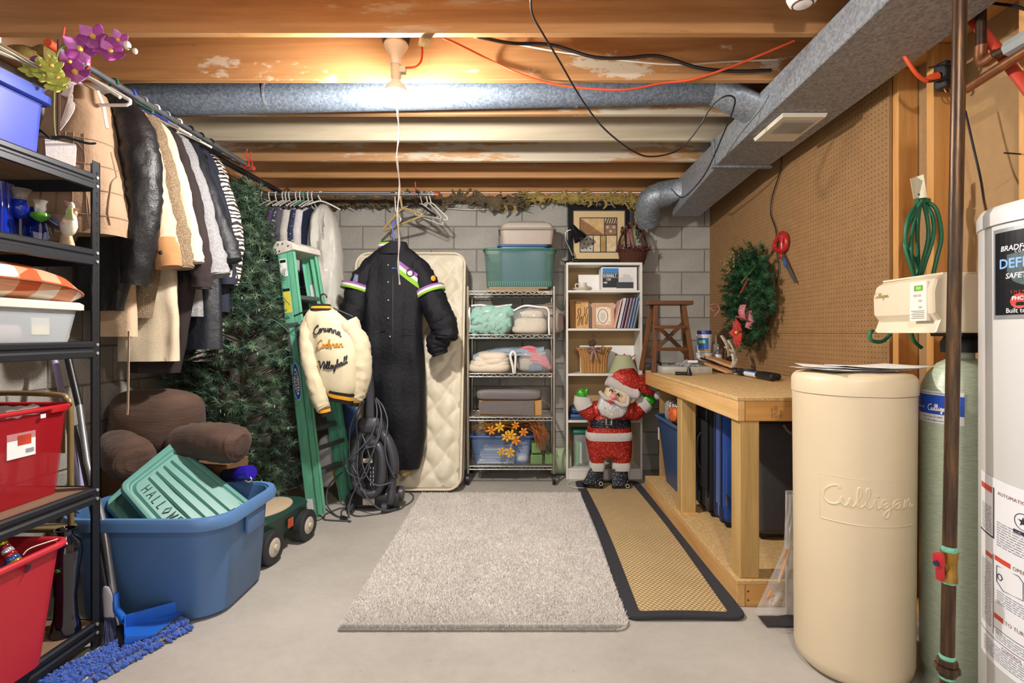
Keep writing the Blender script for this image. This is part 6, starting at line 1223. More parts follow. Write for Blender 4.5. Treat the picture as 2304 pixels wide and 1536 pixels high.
def suitcase(name, label, x0, x1, y0, y1, z1, m_, mt_, handle=True):
    t = thing(name, label, 'suitcase', ((x0 + x1) / 2, (y0 + y1) / 2, PZ0))
    MB().bb(x0, x1, y0, y1, PZ0 + .028, z1).build('shell', m_, t, 40, bevel=.035, seg=3)
    for yy in (y0 + .03, y1 - .03): MB().tube([V((x0 + .5 * (x1 - x0) + a, yy, .5 * (PZ0 + .028 + z1) + b)) for a, b in rrect(x1 - x0 + .008, z1 - PZ0 - .028 + .008, .04, 4)], .006, 8, loop=True).build('zipper_piping', mt_, t, 60)
    for yy in (y0 + .04, y1 - .04):
        MB().cyl((x0 + .045, yy - .012, PZ0 + .025), (x0 + .045, yy + .012, PZ0 + .025), .024, n=16).build('wheel', mBLACKP, t, 40); MB().bb(x0 - .004, x0 + .07, yy - .025, yy + .025, PZ0 + .04, PZ0 + .12).build('wheel_guard', mt_, t, 40, bevel=.008)
    if handle: MB().tube(smooth_path([(x0 + .005, (y0 + y1) / 2, z1 - .18), (x0 - .03, (y0 + y1) / 2, z1 - .21), (x0 - .03, (y0 + y1) / 2, z1 - .36), (x0 + .005, (y0 + y1) / 2, z1 - .39)], 5), .012, 8).build('side_handle', mBLACKP, t, 60)
    return t
mBS = fabric('suitcase_black', '#1b1c20', .15, 80, .3, 300); bs = suitcase('suitcase', 'black wheeled suitcase standing upright under the bench', 1.125, 1.62, 3.16, 3.385, .79, mBS, mat('trim_black', '#2b2b30', .4))
MB().bb(1.115, 1.127, 3.17, 3.37, .28, .7).build('front_pocket', mBS, bs, 40, bevel=.005); MB().box((1.2, 3.155, .63), (.03, .012, .02)).build('zip_pull', mCHR, bs, 40)
mBU = fabric('suitcase_blue', '#1f4590', .1, 60, .25, 300); us = suitcase('suitcase', 'royal blue wheeled suitcase beside the near bench post', 1.145, 1.62, 2.985, 3.14, .80, mBU, mat('trim_navy', '#16264a', .5), False)
MB().bb(1.16, 1.55, 2.978, 2.99, .3, .56).build('front_pocket', mBU, us, 40, bevel=.005); MB().bb(1.18, 1.185, 2.975, 2.98, .69, .75).build('zip_pull', mCHR, us, 0); MB().bb(1.152, 1.158, 2.972, 2.982, .26, .32).build('zip_pull', mCHR, us, 0)
gs_ = suitcase('suitcase', 'large charcoal suitcase lying behind the near bench post', 1.26, 1.665, 2.82, 2.965, .74, fabric('suitcase_grey', '#47464a', .08, 60, .3, 250), mat('trim_grey', '#2e2d30', .5), False)
MB().box((1.55, 2.816, .47), (.1, .012, .07)).build('luggage_label', mat('trim_grey', '#2e2d30'), gs_, 0)
MB().tube(smooth_path([(1.40, 2.82, .735), (1.42, 2.80, .70), (1.45, 2.80, .70), (1.47, 2.82, .735)], 4), .008, 8).build('top_handle', mat('handle_grey', '#6a665c', .5), gs_, 60)
# clear plastic bag at the bench foot
cb_ = thing('plastic_bag', 'crumpled clear plastic bag leaning by the bench end', 'bag', P(1745, 1385, 2.28)); mCB = mat('poly_film', '#e2e2de', .08, alpha=.22, var=0, spec=.8)
def bagf(side):
    def f(u, v):
        py = 1112 + 270 * v; xl = 1768 - 10 * v - 62 * max(0, v - .45) / .55; xr = 1792 - 4 * v; px = xl + (xr - xl) * u
        return P(px, py, 2.24 + side * .05 * math.sin(PI * u) * (.4 + v) + .03 * N3(u * 5 + side, v * 9)) 
    return f
MB().grid(bagf(-1), 14, 30).grid(bagf(1), 14, 30).build('film', mCB, cb_, 80, fixn=False)
q = MB()
for pts in ([(1752, 1310), (1757, 1290), (1768, 1262), (1770, 1235)], [(1726, 1345), (1731, 1335), (1736, 1328)]): q.tube(smooth_path([P(*p, 2.2) for p in pts], 4), .004, 6)
q.build('orange_print', mat('bag_orange', '#d2853a', .5), cb_, 60)
MB().bb(*(lambda a, b: (a.x, b.x, 2.30, 2.312, .004, a.z))(P(1770, 1105, 2.3), P(1786, 1105, 2.3))).build('stiff_edge', mat('film_edge', '#cfcdc6', .2, alpha=.5, var=0), cb_, 0)
MB().grid(lambda u, v: V((PZ(1700, 1378, .01).x + .16 * u, 2.2 + .08 * v, .006 + .006 * abs(N3(u * 6, v * 6)))), 8, 5, th=(0, 0, .003)).build('dark_crumple', mat('dark_film', '#34343a', .3, var=.2), cb_, 60)
# ================================================================ tree, ladder, jackets, vacuum, back rod
tr_ = thing('christmas_tree', 'tall dark green artificial Christmas tree beside the green ladder', 'christmas tree', (-1.82, 3.5, 0))
TC = V((-1.82, 3.5, 0)); rr = random.Random(31)
MB().tube([TC + V((0, 0, .0)), TC + V((0, 0, 1.2)), TC + V((0, 0, 2.1))], [.022, .02, .012], 10).build('trunk', mat('trunk_pole', '#3a3226', .8), tr_, 50)
for k in range(3): a = k * 2.1 + .3; MB().tube([TC + V((.02 * math.cos(a), .02 * math.sin(a), .12)), TC + V((.3 * math.cos(a), .3 * math.sin(a), .012))], .011, 8).build('stand_leg', mat('stand_green', '#24402e', .5), tr_, 50)
tm = [mat('treeneedle' + str(i), c, .55, var=.35, sc=20, spec=.4) for i, c in enumerate(('#2c4232', '#3d5641', '#1f3024', '#627a60'))]
mbs = [MB() for _ in tm]; bw = MB()
def trad(z):      # crown radius at height
    return min(.40, max(.02, (2.15 - z) * .42))
def ok(p): return p.x > LX + .03 and p.z < 2.3 and (p.x < -1.40 - .085 * p.z) and p.z > .22
for i in range(1250):
    z = .2 + 1.97 * rr.random() ** .9; a = rr.uniform(-PI, PI)
    if math.sin(a) > .55 and rr.random() < .75: continue
    R_ = trad(z) * rr.uniform(.55, 1.0); o = TC + V((R_ * math.cos(a), R_ * math.sin(a), z)); d = V((math.cos(a), math.sin(a), rr.uniform(-.1, .55)))
    if o.x > -1.44 - .085 * z: o.x = -1.44 - .085 * z - rr.uniform(0, .08)
    if o.x < LX + .12: o.x = LX + rr.uniform(.06, .14); d.x = abs(d.x) * .3
    for j in range(3):
        dj = d + V((rr.uniform(-.9, .9), rr.uniform(-.9, .9), rr.uniform(-.5, .6))); L = rr.uniform(.07, .13)
        if ok(o + dj.normalized() * L): needles(mbs[rr.randrange(4) if rr.random() < .5 else (i % 3)], o, dj, L, 42, rr, .0019, .85, .044)
    if i % 4 == 0: bw.tube([TC + V((.02 * math.cos(a), .02 * math.sin(a), z - .1)), o], .004, 5)
bw.build('branch_wires', mat('branch_brown', '#4a3a28', .9), tr_, 0)['kind'] = 'stuff'
for m_, k in zip(mbs, tm): m_.build('needle_sprays', k, tr_, 0, fixn=False)['kind'] = 'stuff'
q = MB()
for s0 in range(4):
    a = -2.6 + .25 * s0; z = 1.9 - .23 * s0; pts = []
    for k in range(14): a += .16; zz_ = z - .02 * k + .03 * math.sin(k * 1.7); pts.append(TC + V((trad(zz_) * 1.02 * math.cos(a), trad(zz_) * 1.02 * math.sin(a), zz_)))
    pts = [p for p in pts if p.x > LX + .04]
    if len(pts) > 3: q.tube(smooth_path(pts, 3), .0028, 5)
q.build('light_string', mat('light_wire', '#2f6a5c', .5), tr_, 60)
q = MB()
for i in range(36): z = rr.uniform(.3, 2.0); a = rr.uniform(-2.4, -.2); p = TC + V((trad(z) * math.cos(a), trad(z) * math.sin(a), z)); (ok(p) and q.ell(p, (.0045, .0045, .010), 6, 5))
q.build('mini_bulbs', mat('mini_bulb', '#8fb0a4', .2, var=.3, sc=40), tr_, 60)['kind'] = 'stuff'
# ---- green stepladder, folded; its width runs back and to the right
sd = thing('stepladder', 'green fibreglass stepladder folded upright with a white oval name badge', 'stepladder', P(710, 1165, 3.47))
def fib():
    t = NT('green_fibreglass'); g = t.noise(50, t.map((1, 1, .1)), 4); co = t.ramp(g, [(.3, '#58a486'), (.7, '#74bd9d')])
    co = t.mix(t.ramp(t.noise(6, detail=6), [(.66, 0.0), (.7, .7)]), co, '#b9c4a6'); t.set(co, .45); t.bump(g, .1, .003); return t.m
mFG = fib(); mGM = mat('ladder_metal', '#77777a', .4, .6, var=.15, sc=40)
W_ = V((.25, 1.0, 0)).normalized()      # width direction
Fd = V((W_.y, -W_.x, 0))                # facing direction (to the right/front)
base = PZ(703, 1168, .0); top = P(634, 556, base.y + .02)
def rail(nm, b, t_, w, dch, m_=mFG):       # channel: web seen from the left, flanges toward +W
    ax = (t_ - b).normalized(); wv_ = (Fd - ax * Fd.dot(ax)).normalized(); dv = ax.cross(wv_).normalized()
    if dv.dot(W_) < 0: dv = -dv
    th = .004; mb = MB()
    for (c0, c1, e0, e1) in ((-w / 2, w / 2, 0, th), (-w / 2, -w / 2 + th, 0, dch), (w / 2 - th, w / 2, 0, dch)):
        q = [wv_ * c0 + dv * e0, wv_ * c1 + dv * e0, wv_ * c1 + dv * e1, wv_ * c0 + dv * e1]; mb.hexa([b + k for k in q] + [t_ + k for k in q])
    return mb.build(nm, m_, sd, 0), ax, wv_, dv
up_ = (top - base)
nb, nt = base, top
o1_, ax, wv_, dv = rail('front_rail', nb, nt, .075, .03)
rail('rear_rail', nb + wv_ * .062 + V((0, 0, .03)) - ax * 0, nt + wv_ * .055 - ax * .03, .045, .028)
bw_, tw_ = .40, .27
fb_, ft_ = nb + W_ * bw_ + V((0, 0, 0)), nt + W_ * tw_
for a, b, w, off in ((fb_, ft_, .075, 0), (fb_ + wv_ * .062 + V((0, 0, .03)), ft_ + wv_ * .055 - ax * .03, .045, 0)):
    mb = MB(); ax2 = (b - a).normalized()
    for (c0, c1, e0, e1) in ((-w / 2, w / 2, -.004, 0), (-w / 2, -w / 2 + .004, -.03, 0), (w / 2 - .004, w / 2, -.03, 0)):
        q = [wv_ * c0 + dv * e0, wv_ * c1 + dv * e0, wv_ * c1 + dv * e1, wv_ * c0 + dv * e1]; mb.hexa([a + k for k in q] + [b + k for k in q])
    mb.build('front_rail' if w > .05 else 'rear_rail', mFG, sd, 0)
for k in (.155, .32, .485, .65, .815): a, b = nb.lerp(nt, k), fb_.lerp(ft_, k); MB().bar(a + dv * .004, b - dv * .004, .085, .03, ax).build('step', mGM, sd, 0, bevel=.004, seg=1)
for k in (.25, .6): a, b = (nb + wv_ * .06).lerp(nt + wv_ * .055, k), (fb_ + wv_ * .06).lerp(ft_ + wv_ * .055, k); MB().bar(a + dv * .004, b - dv * .004, .012, .03, ax).build('rear_brace', mGM, sd, 0)
cp_ = MB(); a, b = nt - dv * .012 - ax * .012, ft_ + dv * .012 - ax * .012; pf = [(-.062, -.035), (.1, -.02), (.095, .02), (.045, .05), (-.03, .055), (-.062, .02)]
cp_.loft([[a + wv_ * x + ax * y for x, y in pf], [b + wv_ * x + ax * y for x, y in pf]]); cp_.build('top_cap', mat('cap_grey', '#c6c2b8', .5, var=.15, sc=20), sd, 0, bevel=.006)
for (x, y) in ((-.04, .0), (-.015, .03), (.02, .03), (.06, .01), (-.01, -.015)): MB().cyl(a + wv_ * x + ax * y - dv * .001, a + wv_ * x + ax * y - dv * .004, .006, n=8).build('rivet', mGM, sd, 0)
q = MB(); c0 = nb.lerp(nt, .715); q.bar(c0 - wv_ * .02 - dv * .006, c0 - wv_ * .02 - dv * .006 - ax * .26 + wv_ * .003, .008, .02, wv_).bar(c0 + wv_ * .05 - dv * .006, c0 + wv_ * .055 - dv * .006 - ax * .21, .008, .02, wv_).bar(c0 - wv_ * .035 - dv * .006, c0 + wv_ * .065 - dv * .006, .012, .018, ax); q.build('spreader_bar', mGM, sd, 0)
def stk(nm, k, wc, w, h, m_, lift=.0012):      # sticker on the near rail's web
    c0 = nb.lerp(nt, k) + wv_ * wc - dv * lift; MB().hexa([c0 + wv_ * sx * w / 2 + ax * sy * h / 2 for sx, sy in ((-1, -1), (1, -1), (1, 1), (-1, 1))] + [c0 + wv_ * sx * w / 2 + ax * sy * h / 2 + dv * lift for sx, sy in ((-1, -1), (1, -1), (1, 1), (-1, 1))]).build(nm, m_, sd, 0); return c0
stk('warning_label', .925, -.004, .052, .115, mat('label_white', '#e7e8ea')); stk('caution_label', .80, -.002, .052, .15, mat('label_yellow', '#d5c94a', .5, var=.1, sc=90)); stk('caution_band', .842, -.002, .052, .018, mat('print_black', '#1c1d22'), .0018); stk('warning_band', .948, -.004, .045, .02, mat('print_black', '#1c1d22'), .0018); stk('foot_label', .055, -.005, .045, .07, mat('label_white', '#e7e8ea'))
c0 = nb.lerp(nt, .505) - dv * .0016
def oval(r0, r1, l): return [c0 + wv_ * r0 * math.cos(a) + ax * r1 * math.sin(a) - dv * l for a in [2 * PI * k / 28 for k in range(28)]]
for (nm, a_, b_, l, m_) in (('badge_edge', .029, .125, .0, mat('label_white', '#e7e8ea')), ('badge_blue', .026, .12, .0008, mat('label_blue', '#1d4fc0')), ('badge_white', .019, .088, .0016, mat('label_white', '#e7e8ea'))):
    MB().add(oval(a_, b_, l) + oval(a_, b_, l - .001), [tuple(range(28)), tuple(range(55, 27, -1))]).build(nm, m_, sd, 0)
MB().text('WERNER', .038, lambda a, b: c0 - dv * .0024 + ax * a - wv_ * (b - .012), 'CENTER', bold=.02, shear=.0).build('badge_lettering', mat('print_black', '#1c1d22'), sd, 0)
c1_ = fb_.lerp(ft_, .86) - dv * .006; MB().hexa([c1_ + wv_ * sx * .02 + ax * sy * .1 for sx, sy in ((-1, -1), (1, -1), (1, 1), (-1, 1))] + [c1_ + wv_ * sx * .02 + ax * sy * .1 + dv * .0015 for sx, sy in ((-1, -1), (1, -1), (1, 1), (-1, 1))]).build('inner_label', mat('label_pale', '#c9cfd2', .6, var=.05), sd, 0)
for p in (nb, fb_): MB().bar(p - wv_ * .045 + V((0, 0, .006)), p + wv_ * .06 + V((0, 0, .006)), .04, .012).build('foot_pad', mat('pad_grey', '#8f9a90', .7), sd, 0)
# ---- cream varsity jacket on the ladder
YJ = 3.40
vj = thing('varsity_jacket', 'cream varsity jacket with black script and gold trim hung on the ladder', 'jacket', P(755, 910, YJ))
mVJ = fabric('satin_cream', '#c8bd9f', .06, 8, .2, 90, .5); mGOLD = fabric('gold_knit', '#d99a1c', .05); mBKN = fabric('black_knit', '#201d1e', .1)
g = Garment([(690, 704, 744, .035), (704, 690, 762, .06), (722, 686, 782, .075), (760, 690, 800, .085), (800, 698, 808, .09), (840, 712, 806, .09), (872, 722, 806, .085), (884, 736, 800, .075)], YJ, .022, 16, 2)
g.body('jacket_body', mVJ, vj, 40, 8)
def lat(name, py0, py1, m_, off0=0): 
    mb = MB(); 
    def f(u, v): xl, xr, th = g.row(min(py0, 884)); return None
    return mb
hem = Garment([(879, 738, 800, .08), (888, 740, 798, .078), (896, 742, 796, .074), (904, 744, 794, .07)], YJ, .006, 16, 2)
def band(gm, y0, y1, lift, nm, m_, parent, sl=0.0):
    MB().loft([[gm.pt(2 * PI * j / 30, y, lift) + V((math.cos(2 * PI * j / 30) * lift, 0, sl * math.cos(2 * PI * j / 30))) for j in range(30)] for y in (y0, (y0 + y1) / 2, y1)]).build(nm, m_, parent, 60)
band(hem, 879, 887, .001, 'hem_rib', mBKN, vj, -.02); band(hem, 886, 894, .003, 'hem_stripe', mGOLD, vj, -.02); band(hem, 893, 903, .001, 'hem_rib', mBKN, vj, -.02)
col = Garment([(680, 708, 738, .035), (697, 702, 748, .05)], YJ, 0, 16, 2); band(col, 684, 690, .004, 'collar_rib', mBKN, vj); band(col, 689, 695, .006, 'collar_stripe', mGOLD, vj); band(col, 694, 699, .008, 'collar_rib', mBKN, vj)
sleeve('sleeve', [P(700, 714, YJ), P(692, 770, YJ - .03), P(702, 840, YJ - .06), P(722, 905, YJ - .07), P(729, 921, YJ - .08)], [.045, .05, .05, .05, .038], mVJ, vj, 16, .12)
sleeve('sleeve', [P(780, 722, YJ), P(803, 770, YJ + .02), P(812, 830, YJ + .03), P(806, 880, YJ + .03), P(800, 898, YJ + .03)], [.062, .072, .068, .055, .04], mVJ, vj, 16, .12)
for (a, b) in ((P(730, 921, YJ - .08), P(733, 936, YJ - .08)), (P(799, 897, YJ + .03), P(795, 912, YJ + .03))):
    MB().tube([a, a.lerp(b, .45)], .036, 12).build('cuff_stripe', mGOLD, vj, 60); MB().tube([a.lerp(b, .42), b], [.037, .034], 12).build('cuff_rib', mBKN, vj, 60)
def wr(word, px, py, wpx, rpx, m_, nm, arc=0.0, sl=0.0):
    q = MB(); tot = wpx
    q.tube([g.front(px + x * tot, py - y * tot * 1.0 + sl * x * tot - arc * math.sin(PI * x), .006) for x, y in cursive(word)], rpx * YJ / F, 5); q.build(nm, m_, vj, 60)
mBTH = mat('thread_black', '#181a22', .6); wr('Corunna', 706, 754, 62, 1.25, mBTH, 'script_lettering', 10, .05); wr('Cochran', 714, 782, 58, 1.05, mat('thread_gold', '#b97f22', .5), 'script_lettering', 0, -.05); wr('Volleyball', 716, 826, 66, 1.25, mBTH, 'script_lettering', -6, -.18)
hanger(vj, P(728, 668, YJ + .02), (1, .2, 0), .36, .07, mBLACKP, .005, False)
# ---- snowmobile suit
YN = 4.0
ns = thing('snowsuit', 'black one-piece snowsuit with purple and green stripes on a blue hanger', 'snowsuit', P(900, 1058, YN))
mNS = fabric('black_nylon', '#101219', .2, 10, .5, 40, .6)
g = Garment([(556, 858, 918, .05), (570, 838, 938, .08), (592, 818, 957, .10), (640, 815, 955, .12), (700, 813, 950, .125), (760, 812, 950, .12), (800, 818, 955, .12), (860, 822, 957, .125), (930, 832, 958, .125), (980, 850, 958, .12), (1030, 876, 950, .10), (1052, 888, 944, .08)], YN, .045, 14, 4, .8)
g.body('suit_body', mNS, ns, 44, 10)
sleeve('sleeve', [P(862, 584, YN), P(838, 598, YN), P(815, 640, YN), P(797, 700, YN - .03), P(780, 750, YN - .05), P(776, 800, YN - .06), P(786, 850, YN - .07)], [.04, .075, .1, .11, .108, .1, .085], mNS, ns, 18, .08)
sleeve('sleeve', [P(912, 584, YN), P(938, 598, YN), P(962, 645, YN), P(980, 690, YN - .02), P(1000, 735, YN - .03), P(1000, 765, YN - .04)], [.04, .075, .095, .105, .1, .085], mNS, ns, 18, .08)
sleeve('sleeve_fold', [P(998, 745, YN - .01), P(985, 775, YN + .0), P(990, 798, YN)], [.085, .085, .055], mNS, ns, 16, .1)
mPU, mCRS, mLI = fabric('stripe_purple', '#8d5aa0', .05), fabric('stripe_cream', '#ddd8c2', .05), fabric('stripe_lime', '#7fae35', .05)
for (m_, y0, y1) in ((mPU, 0, 9), (mCRS, 9, 18), (mLI, 18, 29)):
    q = MB(); g.decal(q, ((897, 590 + y0), (945, 622 + y0 * 1.1), (946, 622 + y1 * 1.1), (897, 590 + y1)), 8, 3, .006); q.build('chest_stripe', m_, ns, 60)
def armband(c, d, w, r):
    d = V(d).normalized()
    for i, m_ in enumerate((mPU, mCRS, mLI)): MB().tube([c + d * w * i, c + d * w * (i + 1)], r + .004, 18).build('arm_stripe', m_, ns, 60)
armband(P(806, 642, YN - .005), P(797, 700, YN - .03) - P(815, 640, YN), .016, .118); armband(P(965, 650, YN - .005), P(980, 690, YN - .02) - P(962, 645, YN), .016, .112)
for k, y in enumerate((600, 638, 678, 717, 757)): MB().ell(g.front(873 + (k == 4) * 4, y, .008), (.009, .005, .009), 10, 6).build('snap', mCHR, ns, 50)
q = MB(); g.decal(q, ((882, 606), (892, 606), (892, 608), (882, 608)), 2, 1, .006).build('logo_bar', mat('label_blue', '#1d4fc0'), ns, 0)
MB().tube([g.front(923 + 8 * math.cos(a), 616 + 8 * math.sin(a), .014) for a in [2 * PI * k / 18 for k in range(18)]], .004, 6, loop=True).build('round_patch', mBTH, ns, 60)
MB().ell(g.front(923, 616, .012), (.013, .003, .013), 12, 6).build('patch_core', mCRS, ns, 50)
MB().ell(P(975, 626, YN - .1), (.02, .006, .022), 12, 8, Matrix.Rotation(.6, 3, 'Z')).build('sleeve_badge', mat('badge_gold', '#c08a2a', .6, var=.2, sc=70), ns, 50)
MB().hexa([P(793, 634, YN - .105), P(805, 634, YN - .112), P(806, 618, YN - .112), P(799, 616, YN - .105), P(793, 634, YN - .09), P(805, 634, YN - .1), P(806, 618, YN - .1), P(799, 616, YN - .09)]).build('sleeve_badge', mat('badge_mix', '#7a7f9c', .5, var=.6, sc=90), ns, 0)
cl = MB().loft([[V((P(887, 0, YN).x + rx * math.cos(a), YN - .02 + ry * math.sin(a), H - (py - CY) * YN / F + .018 * math.cos(a) * 0)) for a in [2 * PI * k / 28 for k in range(28)]] for rx, ry, py in ((.13, .075, 574), (.115, .07, 560), (.098, .065, 546), (.092, .06, 546), (.105, .062, 572))], True, False).build('collar', mNS, ns, 60)
for (m_, a0, a1) in ((mLI, 548, 552), (mCRS, 552, 556), (mPU, 556, 560)): MB().loft([[V((P(887, 0, YN).x + .118 * math.cos(a), YN - .02 + .066 * math.sin(a), H - (py - CY) * YN / F)) for a in [PI * 1.05 + PI * .4 * k / 20 for k in range(21)]] for py in (a0, a1)], False, False).build('collar_stripe', m_, ns, 60)
for (a, b, y0, y1) in ((848, 866, 745, 742), (903, 928, 752, 750)): q = MB(); g.decal(q, ((a, y0), (b, y1), (b, y1 + 2.5), (a, y0 + 2.5)), 4, 1, .008).build('pocket_flap', mBTH, ns, 0)
q = MB(); q.tube([g.front(884, y, .008) for y in range(612, 800, 12)], .004, 6).build('placket_seam', mBTH, ns, 60)
mBH = mat('hanger_blue', '#3a56b4', .4, var=.05); hanger(ns, P(888, 505, YN) + V((0, 0, .0)), (1, .1, 0), .36, .1, mBH, .0055, False, hook=.15)
sleeve('lining', [P(905, 1050, YN), P(914, 1064, YN), P(917, 1068, YN)], [.04, .045, .03], fabric('lining_tan', '#b89a70', .1), ns, 12)
# ---- vacuum cleaner
vc = thing('vacuum_cleaner', 'dark grey upright vacuum cleaner wrapped in its cord and hose', 'vacuum', PZ(840, 1145, 0)); YV = 3.74
mVG, mVD = mat('vac_grey', '#3d3f45', .38, var=.08), mat('vac_dark', '#1f2024', .35, var=.08)
vb = lambda x, y, d=0: P(x, y, YV + d)
MB().loft([[vb(x, y, d) for x, y, d in r] for r in ([(776, 1140, -.1), (900, 1140, -.1), (896, 1128, .2), (785, 1128, .2)], [(780, 1112, -.1), (896, 1112, -.1), (890, 1104, .2), (790, 1104, .2)], [(800, 1092, -.04), (880, 1092, -.04), (876, 1090, .12), (806, 1090, .12)])]).build('cleaner_head', mVD, vc, 40, bevel=.012, seg=2)
MB().loft([[vb(c + w * math.cos(a), y, .02 - t_ * math.sin(a)) for a in [2 * PI * k / 24 for k in range(24)]] for y, c, w, t_ in ((1110, 838, 40, .09), (1060, 838, 46, .10), (1000, 837, 44, .10), (960, 836, 36, .09), (940, 835, 26, .07))]).build('body', mVG, vc, 50)
MB().loft([[vb(c + w * math.cos(a), y, -.06 - t_ * math.sin(a)) for a in [2 * PI * k / 20 for k in range(20)]] for y, c, w, t_ in ((1085, 840, 22, .03), (1040, 840, 25, .04), (1005, 838, 20, .03))]).build('dust_cover', mVD, vc, 50)
MB().loft([[vb(x, y, d) for x, y, d in r] for r in ([(812, 975, -.09), (846, 975, -.09), (846, 972, .02), (812, 972, .02)], [(806, 958, -.10), (852, 956, -.10), (852, 956, .03), (808, 956, .03)], [(812, 940, -.08), (846, 938, -.08), (846, 938, .03), (812, 938, .03)])]).build('carry_handle', mVG, vc, 40, bevel=.01, seg=2)
MB().loft([[vb(c + sx * w / 2, y, .0 + sy * .018) for sx, sy in ((-1, -1), (1, -1), (1, 1), (-1, 1))] for y, c, w in ((945, 830, 26), (880, 832, 22), (800, 828, 14), (790, 827, 10))]).build('handle_stem', mVD, vc, 40, bevel=.006)
MB().loft([[vb(c + sx * w / 2, y, -.03 + sy * .008) for sx, sy in ((-1, -1), (1, -1), (1, 1), (-1, 1))] for y, c, w in ((940, 832, 18), (895, 832, 15), (850, 830, 13))]).build('stem_plate', mVG, vc, 40)
MB().ell(vb(831, 850, -.04), .022, 10, 8).build('cord_hook', mVG, vc, 50)
def hose(pts, r, nm='hose'): 
    p = smooth_path([vb(*q) for q in pts], 14); MB().tube(p, [r * (1 + .09 * (i % 2)) for i in range(len(p))], 12).build(nm, mVG, vc, 60)
hose([(848, 968, -.06), (868, 985, -.1), (880, 1010, -.11), (886, 1040, -.11), (885, 1062, -.1)], .034); hose([(884, 1062, -.1), (882, 1095, -.1), (880, 1120, -.11), (878, 1128, -.1)], .028)
hose([(838, 995, -.11), (852, 1005, -.13), (860, 1030, -.14), (858, 1080, -.14), (848, 1105, -.13), (828, 1112, -.13), (808, 1100, -.12), (797, 1070, -.1), (797, 1030, -.1), (803, 995, -.09), (816, 972, -.08)], .03)
MB().tube([vb(884, 1050, -.1), vb(884, 1075, -.1)], .034, 14).build('hose_coupling', mVD, vc, 50)
for x in (790, 866): 
    c = vb(x, 1138, -.12); c.z = .03; MB().cyl(c - V((.018, 0, 0)), c + V((.018, 0, 0)), .034, n=18).build('wheel', mVG, vc, 40)
for (x0, x1, y0, y1, d) in ((817, 838, 1031, 1041, -.105), (816, 843, 1121, 1136, -.125)): MB().hexa([vb(x0, y1, d), vb(x1, y1, d), vb(x1, y0, d), vb(x0, y0, d), vb(x0, y1, d + .02), vb(x1, y1, d + .02), vb(x1, y0, d + .02), vb(x0, y0, d + .02)]).build('rating_label', mat('vac_label', '#b9b2a6', .5, var=.3, sc=70), vc, 0)
for i in range(5):
    for x in (834, 840): y = 1050 + 9 * i; MB().bar(vb(x, y, -.103), vb(x, y + 6, -.103), .006, .006, (0, 1, 0)).build('vent_slot', mat('vent_line', '#9aa0a8', .5), vc, 0)
MB().lathe([(0, -.03), (.05, -.03), (.055, 0), (.05, .03), (0, .03)], vb(898, 1110, .02), 20, Matrix.Rotation(PI / 2, 3, 'Y')).build('motor_cap', mVG, vc, 40)
mVC = mat('vac_cord', '#4a4c52', .45, var=.06); rr = random.Random(17)
cpts = [[(846, 895, -.05), (862, 915, -.09), (872, 950, -.12), (866, 1000, -.16), (872, 1040, -.16), (888, 1075, -.14)],
        [(846, 895, -.05), (858, 930, -.11), (850, 980, -.15), (838, 1020, -.17), (815, 1070, -.17), (790, 1120, -.17), (785, 1150, -.2), (788, 1174, -.25)],
        [(845, 898, -.05), (848, 935, -.12), (835, 980, -.15), (800, 1020, -.16), (776, 1040, -.14), (768, 1050, -.1)],
        [(846, 896, -.05), (856, 920, -.1), (858, 960, -.13), (845, 1000, -.16), (820, 1010, -.17), (815, 1040, -.17), (828, 1075, -.17), (850, 1092, -.17), (880, 1085, -.15)],
        [(820, 900, -.05), (800, 930, -.08), (788, 965, -.1), (786, 1010, -.11), (790, 1040, -.12), (805, 1070, -.16)],
        [(820, 902, -.05), (803, 950, -.1), (806, 1000, -.13), (804, 1060, -.16), (815, 1100, -.17), (840, 1135, -.18), (870, 1148, -.15), (900, 1140, -.05)],
        [(812, 970, -.1), (825, 1005, -.15), (832, 1040, -.17), (818, 1075, -.17), (790, 1068, -.14), (778, 1050, -.1), (782, 1030, -.08)]]
for c in cpts: MB().tube(smooth_path([vb(*q) for q in c], 6), .0052, 7).build('power_cord', mVC, vc, 60)
def fl(x, y): return PZ(x, y, .006)
for c in ([(788, 1174), (768, 1158), (775, 1145), (800, 1160), (840, 1157), (880, 1150), (905, 1142), (912, 1128)], [(728, 1168), (745, 1170), (790, 1172)], [(728, 1165), (735, 1155), (770, 1142), (790, 1145)], [(905, 1140), (925, 1128), (930, 1115), (915, 1103)]):
    MB().tube(smooth_path([fl(*q) for q in c], 6), .0052, 7).build('floor_cord', mVC, vc, 60)
MB().tube(smooth_path([vb(770, 1062, .05), vb(745, 1085, -.02), vb(735, 1110, -.05), PZ(738, 1140, .03), PZ(757, 1160, .008), PZ(770, 1163, .008)], 6), .0055, 7).build('power_cord', mVC, vc, 60)
MB().bar(PZ(768, 1163, .012), PZ(779, 1167, .012), .03, .02).build('plug', mVD, vc, 0, bevel=.004)
